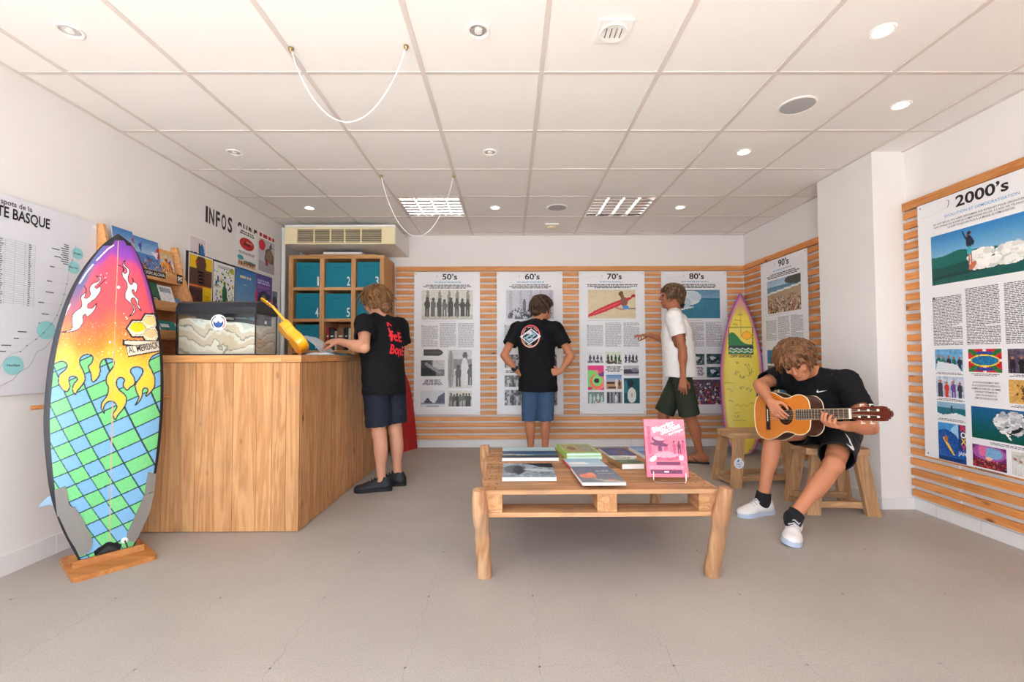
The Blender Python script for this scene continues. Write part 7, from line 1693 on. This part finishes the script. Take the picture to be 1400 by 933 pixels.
for _ in range(60):
    a = r_.uniform(-1.8, 1.8); b_ = A_(P(-.055 - .055 * math.cos(a), .082 * math.sin(a), r_.uniform(-.03, .03))); o_ = U_(-ax[0] * math.cos(a) + ax[1] * math.sin(a)); h.cone(b_, b_ - ax[2] * r_.uniform(.02, .045) + o_ * r_.uniform(.002, .016), .013, .005, .004)
h.build('hair', hair_mat('hair_brown', (32, 18, 11), (80, 48, 27)), pb_)
c = Vol((-.1, 4.5, .62), (.75, 5.1, 1.56), .006, .011); add_shirt(c, pel, chest, neck, shL, shR, elL, elR, f, l, .70, .60, .006, hipw=.188); c.wrinkle(.0035, WR(), 3); teeB = c.build('t_shirt', CL['tee_black'], pb_)
c = Vol((.02, 4.55, .3), (.6, 5.05, 1.0), .006, .011); add_shorts(c, pel, (hL, hR), (kL, kR), f, l, 1.12, ((0, 0, .88), (0, 0, 1)), .100, .082, cutn=(0, 0, -1)); c.wrinkle(.003, WR(), 4); c.build('shorts', CL['shorts_blue'], pb_)
for a in (aL, aR): add_shoe(pb_, A_((a[0], a[1] - .075, 0)), f, .28, CL['shoe_black'], CL['sole_black'], None, .065)
m = MB(); q0, q1 = V(wrL).lerp(V(elL), .12), V(wrL).lerp(V(elL), .26); ax_ = (q1 - q0); m.lathe(q0, ax_, [(.033, 0), (.0345, .004), (.0345, ax_.length - .004), (.033, ax_.length)], 20, caps=False); w_ = m.build('watch', M('black_watch_band', (26, 24, 28), .5), pb_, smooth=True)
m = MB(); m.obox((q0 + q1) / 2 + V((-.022, -.026, -.004)), (ax_.normalized(), ax_.normalized().cross(V((-.6, -.7, 0))).normalized(), V((-.6, -.7, -.2)).normalized()), (.016, .016, .006), .002); m.build('watch_face', M('watch_case', (60, 58, 62), .3, metal=.6), w_)
EO = V(chest) - V(f) * .25 + V((-.052, 0, .075)); FR = Frame(EO, -V(l), (0, 0, 1), -V(f))
def emblem(name, fn, off): p_ = Print(FR); fn(p_); o_ = p_.build(name, MAT['print'], pb_); on_surface(teeB, o_, f, off); return o_
def ring(p_, r0, r1, c0, c1, n=40):
    for k in range(n):
        a, b = 2 * math.pi * k / n, 2 * math.pi * (k + 1) / n; t_ = .5 + .5 * math.sin(a); cc = tuple(c0[j] * (1 - t_) + c1[j] * t_ for j in range(3)); p_.poly([(r0 * math.cos(a), r0 * 1.18 * math.sin(a)), (r1 * math.cos(a), r1 * 1.18 * math.sin(a)), (r1 * math.cos(b), r1 * 1.18 * math.sin(b)), (r0 * math.cos(b), r0 * 1.18 * math.sin(b))][::-1], cc, .001)
emblem('emblem_ring', lambda p_: ring(p_, .090, .102, (226, 84, 92), (240, 190, 160)), .003)
def arcs(p_):
    for s0, a0 in ((1, 200), (1, 250), (1, 296), (-1, 20 + 180), (-1, 70 + 180)):
        for k in range(6): a = math.radians(a0 + k * 6); p_.rect(.080 * math.cos(a) - .004, s0 * .080 * 1.18 * math.sin(a) - .004, .080 * math.cos(a) + .004, s0 * .080 * 1.18 * math.sin(a) + .004, (220, 200, 196))
emblem('emblem_lettering', arcs, .003)
emblem('emblem_diamond', lambda p_: p_.poly([(-.112, .004), (-.01, .088), (.112, .004), (.008, -.080)][::-1], (226, 226, 236)), .0035)
emblem('emblem_diamond_rim', lambda p_: p_.poly([(-.094, .004), (-.01, .074), (.094, .004), (.008, -.067)][::-1], (38, 44, 62)), .004)
emblem('emblem_field', lambda p_: p_.poly([(-.083, .004), (-.01, .064), (.083, .004), (.008, -.058)][::-1], (140, 182, 204)), .0045)
emblem('emblem_waves', lambda p_: [p_.poly([(x0 - .03, .018 + dy), (x0 - .008, .004 + dy), (x0 + .018, -.016 + dy), (x0 + .03, -.012 + dy), (x0 + .016, .008 + dy), (x0 + .004, .02 + dy), (x0 - .018, .026 + dy)][::-1], (20, 22, 30)) for x0, dy in ((-.052, -.008), (0.0, .002), (.048, .004))], .005)
emblem('emblem_foam', lambda p_: [p_.line([(x0 - .02, .028 + dy), (x0 + .0, .024 + dy), (x0 + .022, .008 + dy)], .006, (232, 240, 246)) for x0, dy in ((-.05, -.004), (0.0, .008), (.046, .008))], .0055)

# --- man in white shirt pointing at the panel
f, l = U_((-.88, .47, 0)), U_((-.47, -.88, 0))
pc = thing('person', 'person in white T-shirt and olive shorts pointing at the 70s panel', 'person', (1.70, 4.52, 0))
sk = skin_mat('skin_deep_tan', (172, 108, 78))
pel, chest, neck = A_((1.70, 4.51, .95)), A_((1.665, 4.50, 1.28)), A_((1.645, 4.51, 1.515))
shL, shR, elL, elR, wrL, wrR = (1.575, 4.33, 1.425), (1.755, 4.67, 1.425), (1.635, 4.285, 1.13), (1.715, 4.80, 1.20), (1.635, 4.285, .86), (1.515, 4.87, 1.285)
hL, hR, kL, kR, aL, aR = (1.665, 4.43, .90), (1.745, 4.58, .90), (1.755, 4.45, .48), (1.575, 4.66, .48), (1.895, 4.53, .085), (1.545, 4.73, .085)
v = Vol((1.3, 4.1, .012), (2.1, 5.05, 1.85), .0055)
add_torso(v, pel, chest, neck, shL, shR, f, l); add_arm(v, shL, elL, wrL, .97); add_arm(v, shR, elR, wrR, .97); add_leg(v, hL, kL, aL, -f, 1.0); add_leg(v, hR, kR, aR, -f, 1.0)
P, ax = add_head(v, (1.622, 4.53, 1.655), (-.93, .34, .06), (0, 0, 1), neck)
add_hand(v, wrL, (-.05, .02, -1), (.35, .9, 0), 1, (.22, .28, .34, .4), spread=.07); add_hand(v, wrR, (-.97, .10, .06), (-.1, -.1, -1), -1, (.05, .25, .55, .7), spread=.07)
for a, dd in ((aL, (-.94, .34, 0)), (aR, (-.94, .34, 0))):
    dd = U_(dd); sd = np.cross((0, 0, 1), dd); h0 = A_((a[0], a[1], 0)); v.ell(h0 - dd * .035 + A_((0, 0, .050)), [.036, .032, .036], (dd, sd, (0, 0, 1)), .02); v.cone(h0 + A_((0, 0, .07)), h0 + dd * .12 + A_((0, 0, .042)), .032, .024, .03); v.cone(h0 - dd * .02 + A_((0, 0, .038)), h0 + dd * .14 + A_((0, 0, .034)), .026, .026, .02)
    for k, (o_, L_, r0) in enumerate(((.028, .060, .0125), (.010, .058, .0092), (-.006, .052, .0088), (-.020, .044, .0085), (-.032, .034, .008))): v.cone(h0 + dd * .135 + sd * o_ * .9 + A_((0, 0, .030)), h0 + dd * (.135 + L_) + sd * o_ + A_((0, 0, .024)), r0 * 1.1, r0, .006)
v.build('body', sk, pc); add_eyes(P, 1, pc)
h = Vol(A_(P(0, 0, 0)) - .19, A_(P(0, 0, 0)) + .19, .0045); hair_cap(h, P, ax, 1.0, 14, 190, .055, .0135, back=.0, fringe=.02, fall=.35, puff=.006); h.cone(P(-.06, 0, .02), P(-.078, 0, -.03), .066, .05, .02); h.build('hair', hair_mat('hair_light_brown', (50, 32, 20), (112, 78, 48)), pc)
b = Vol(A_(P(0, 0, 0)) - .15, A_(P(0, 0, 0)) + .15, .004); b.ell(P(.052, 0, -.082), [.032, .042, .024], ax, .01); b.cone(P(.0, .058, -.045), P(.055, .03, -.09), .014, .014, .01); b.cone(P(.0, -.058, -.045), P(.055, -.03, -.09), .014, .014, .01); b.build('beard', hair_mat('beard_brown', (92, 60, 42), (140, 98, 70)), pc)
c = Vol((1.35, 4.15, .78), (2.0, 4.95, 1.62), .006, .011); add_shirt(c, pel, chest, neck, shL, shR, elL, elR, f, l, .86, .56, .004, hipw=.182); c.wrinkle(.0035, WR(), 7); teeC = c.build('t_shirt', CL['tee_white'], pc)
c = Vol((1.35, 4.2, .38), (2.05, 4.95, 1.08), .006, .011); add_shorts(c, pel, (hL, hR), (kL, kR), f, l, .98, ((0, 0, .97), (0, 0, 1)), .097, .098); c.wrinkle(.003, WR(), 9); c.build('shorts', CL['shorts_green'], pc)
for a in (aL, aR):
    dd = V((-.94, .34, 0)).normalized(); sd = V((0, 0, 1)).cross(dd); h0 = V((a[0], a[1], 0)) - dd * .078; ol = spline([(0, 0), (.012, .026), (.07, .034), (.15, .036), (.215, .046), (.26, .038), (.285, .012), (.287, 0)], False, 4); pts = ol + [(x, -y) for x, y in reversed(ol)][1:-1]
    m = MB(); m.prism([h0 + dd * x + sd * y + V((0, 0, .0005)) for x, y in pts], (0, 0, .013)); fo_ = m.build('flip_flop', CL['sole_black'], pc)
    m = MB(); m.tube([h0 + dd * .11 + sd * .036 + V((0, 0, .014)), h0 + dd * .16 + sd * .024 + V((0, 0, .060)), h0 + dd * .215 + sd * .016 + V((0, 0, .03)), h0 + dd * .16 - sd * .026 + V((0, 0, .055)), h0 + dd * .11 - sd * .036 + V((0, 0, .014))], .0045, 8); m.build('strap', CL['sole_black'], fo_)
pr = Print(Frame(V(chest) - V(f) * .25 + V((0, 0, .09)), -V(l), (0, 0, 1), -V(f))); pr.lines(-.07, .09, -.05, .16, .022, (206, 190, 158), 4, th=.4); o = pr.build('back_print', MAT['print'], pc); on_surface(teeC, o, f, .002)

# --- seated guitar player
f, l = U_((-.84, -.54, 0)), U_((.54, -.84, 0))
pd = thing('person', 'person in black sitting on a stool and playing the acoustic guitar', 'person', (2.235, 3.19, 0))
sk = skin_mat('skin_warm_tan', (198, 132, 98))
pel, chest, neck = A_((2.235, 3.175, .555)), A_((2.135, 3.14, .775)), A_((2.045, 3.09, .955))
shL, shR, elL, elR, wrL, wrR = (2.185, 2.945, .895), (1.955, 3.315, .905), (2.160, 2.725, .632), (1.745, 3.17, .862), (1.885, 2.572, .668), (1.700, 2.975, .772)
hL, hR, kL, kR, aL, aR = (2.275, 3.10, .545), (2.185, 3.255, .545), (1.985, 2.80, .395), (1.785, 3.09, .535), (1.672, 2.715, .105), (1.705, 3.09, .10)
v = Vol((1.45, 2.3, .03), (2.5, 3.5, 1.22), .0055)
add_torso(v, pel, chest, neck, shL, shR, f, l, .98); add_arm(v, shL, elL, wrL); add_arm(v, shR, elR, wrR); add_leg(v, hL, kL, aL, U_((.2, .5, -.8)), .98); add_leg(v, hR, kR, aR, U_((.9, .3, 0)), .98)
P, ax = add_head(v, (1.885, 2.985, 1.030), (-.50, -.58, -.64), (-.62, -.22, .74), neck)
add_hand(v, wrR, (.06, -.62, -.62), (.75, .2, -.25), 1, (.35, .45, .5, .55), spread=.06, k=.95, tcurl=.2); add_hand(v, wrL, (-.93, -.20, .06), (.05, -.10, 1), 1, (.72, .78, .82, .86), spread=.05, k=1.0, tcurl=.7)
v.cone(aL, (1.635, 2.66, .05), .028, .020, .01); v.cone(aR, (1.65, 3.075, .045), .028, .020, .01)
v.build('body', sk, pd); add_eyes(P, 1, pd)
h = Vol(A_(P(0, 0, 0)) - .21, A_(P(0, 0, 0)) + .21, .0045); hair_cap(h, P, ax, 1.02, 21, 260, .085, .0145, back=-.01, fringe=.10, fall=.35, puff=.012); h.cone(P(-.06, 0, .03), P(-.08, 0, -.02), .07, .055, .02)
r_ = random.Random(31)
for _ in range(60):
    b_ = A_(P(r_.uniform(.02, .09), r_.uniform(-.06, .06), r_.uniform(.09, .115))); h.cone(b_, b_ + ax[0] * r_.uniform(.02, .055) - ax[2] * r_.uniform(.015, .05) + ax[1] * r_.uniform(-.02, .02), .012, .005, .004)
h.build('hair', hair_mat('hair_golden_brown', (54, 30, 16), (136, 88, 48)), pd)
c = Vol((1.6, 2.6, .42), (2.5, 3.55, 1.06), .006, .011); add_shirt(c, pel, chest, neck, shL, shR, elL, elR, f, l, sl=.60, loose=.004, hemp=tuple(pel - A_((0, 0, .045))), hemn=(0, 0, -1), hipw=.16, k=.99); c.wrinkle(.004, WR(), 13); teeD = c.build('t_shirt', CL['tee_black'], pd)
c = Vol((1.6, 2.6, .28), (2.5, 3.55, .72), .006, .011); ax3 = (f, l, (0, 0, 1)); c.ell(pel, [.13, .178, .125], ax3, .03)
for h_0, k_0, fr_ in ((hL, kL, .76), (hR, kR, .52)):
    h_0, k_0 = A_(h_0), A_(k_0); e = h_0 + (k_0 - h_0) * fr_; c.cone(h_0, e + (k_0 - h_0) * .08, .104, .100, .03, cut=(e, k_0 - h_0))
c.cutplane((0, 0, .437), (0, 0, -1)) if False else None
c.wrinkle(.0035, WR(), 15); shD = c.build('shorts', CL['shorts_black'], pd)
for an, hd in ((aL, (1.62, 2.64, .05)), (aR, (1.655, 3.075, .05))):
    kn_ = A_(kL if an is aL else kR); c = Vol(A_(an) - .13, A_(an) + .13, .004); d_ = U_(kn_ - A_(an)); c.cone(A_(an) + A_((0, 0, -.03)), A_(an) + d_ * .052, .044, .045, .01, cut=(A_(an) + d_ * .045, d_)); c.ell(A_(an), [.049, .047, .047], basis(d_), .01); c.cone(A_(an) + A_((0, 0, -.01)), hd, .034, .024, .02); c.build('sock', CL['sock'], pd)
shoe1 = add_shoe(pd, (1.778, 3.115, 0), (-.955, -.29, 0), .285, CL['shoe_white'], CL['sole_ice'], CL['lace_white'], .09, sole_h=.030, w=.054); shoe2 = add_shoe(pd, (1.715, 2.785, .006), (-.56, -.83, 0), .285, CL['shoe_white'], CL['sole_ice'], CL['lace_white'], .09, sole_h=.030, w=.054, up=(.12, -.08, 1))
pr = Print(Frame(V(chest) + V(f) * .3 + V(l) * .075 + V((0, 0, .055)), V(l), (0, 0, 1), V(f))); swoosh(pr, -.025, 0, .055, 0); o = pr.build('chest_mark', MAT['print'], pd); on_surface(teeD, o, -f, .002)
tc_ = A_(hL) * .42 + A_(kL) * .58; td = U_(A_(kL) - A_(hL)); tn = U_((.25, -.80, .55)); tn = U_(tn - td * (tn @ td)); tu = np.cross(tn, -td); tu = tu if tu[2] > 0 else -tu; tr_ = np.cross(tu, tn)
pr = Print(Frame(V(tc_) + V(tn) * .2, V(tr_), V(tu), V(tn))); swoosh(pr, -.075, .0, .14, -.25); o = pr.build('shorts_mark', MAT['print'], pd); on_surface(shD, o, -tn, .002)
m = MB(); q = V(wrL).lerp(V(elL), .12); m.lathe(q, V(elL) - V(wrL), [(.0315, -.002), (.0325, 0), (.0325, .003), (.0315, .005)], 20, caps=False); m.build('bracelet', M('yellow_cord_bracelet', (206, 150, 60), .7), pd)
gt, _ = instrument('acoustic_guitar', 'amber topped acoustic guitar held by the seated player', 'guitar', V((1.734, 3.05, .666)), V((.16, -.977, .14)), V((-.98, -.17, .10)), 1.0, .62, gm, .092, wk=.86)
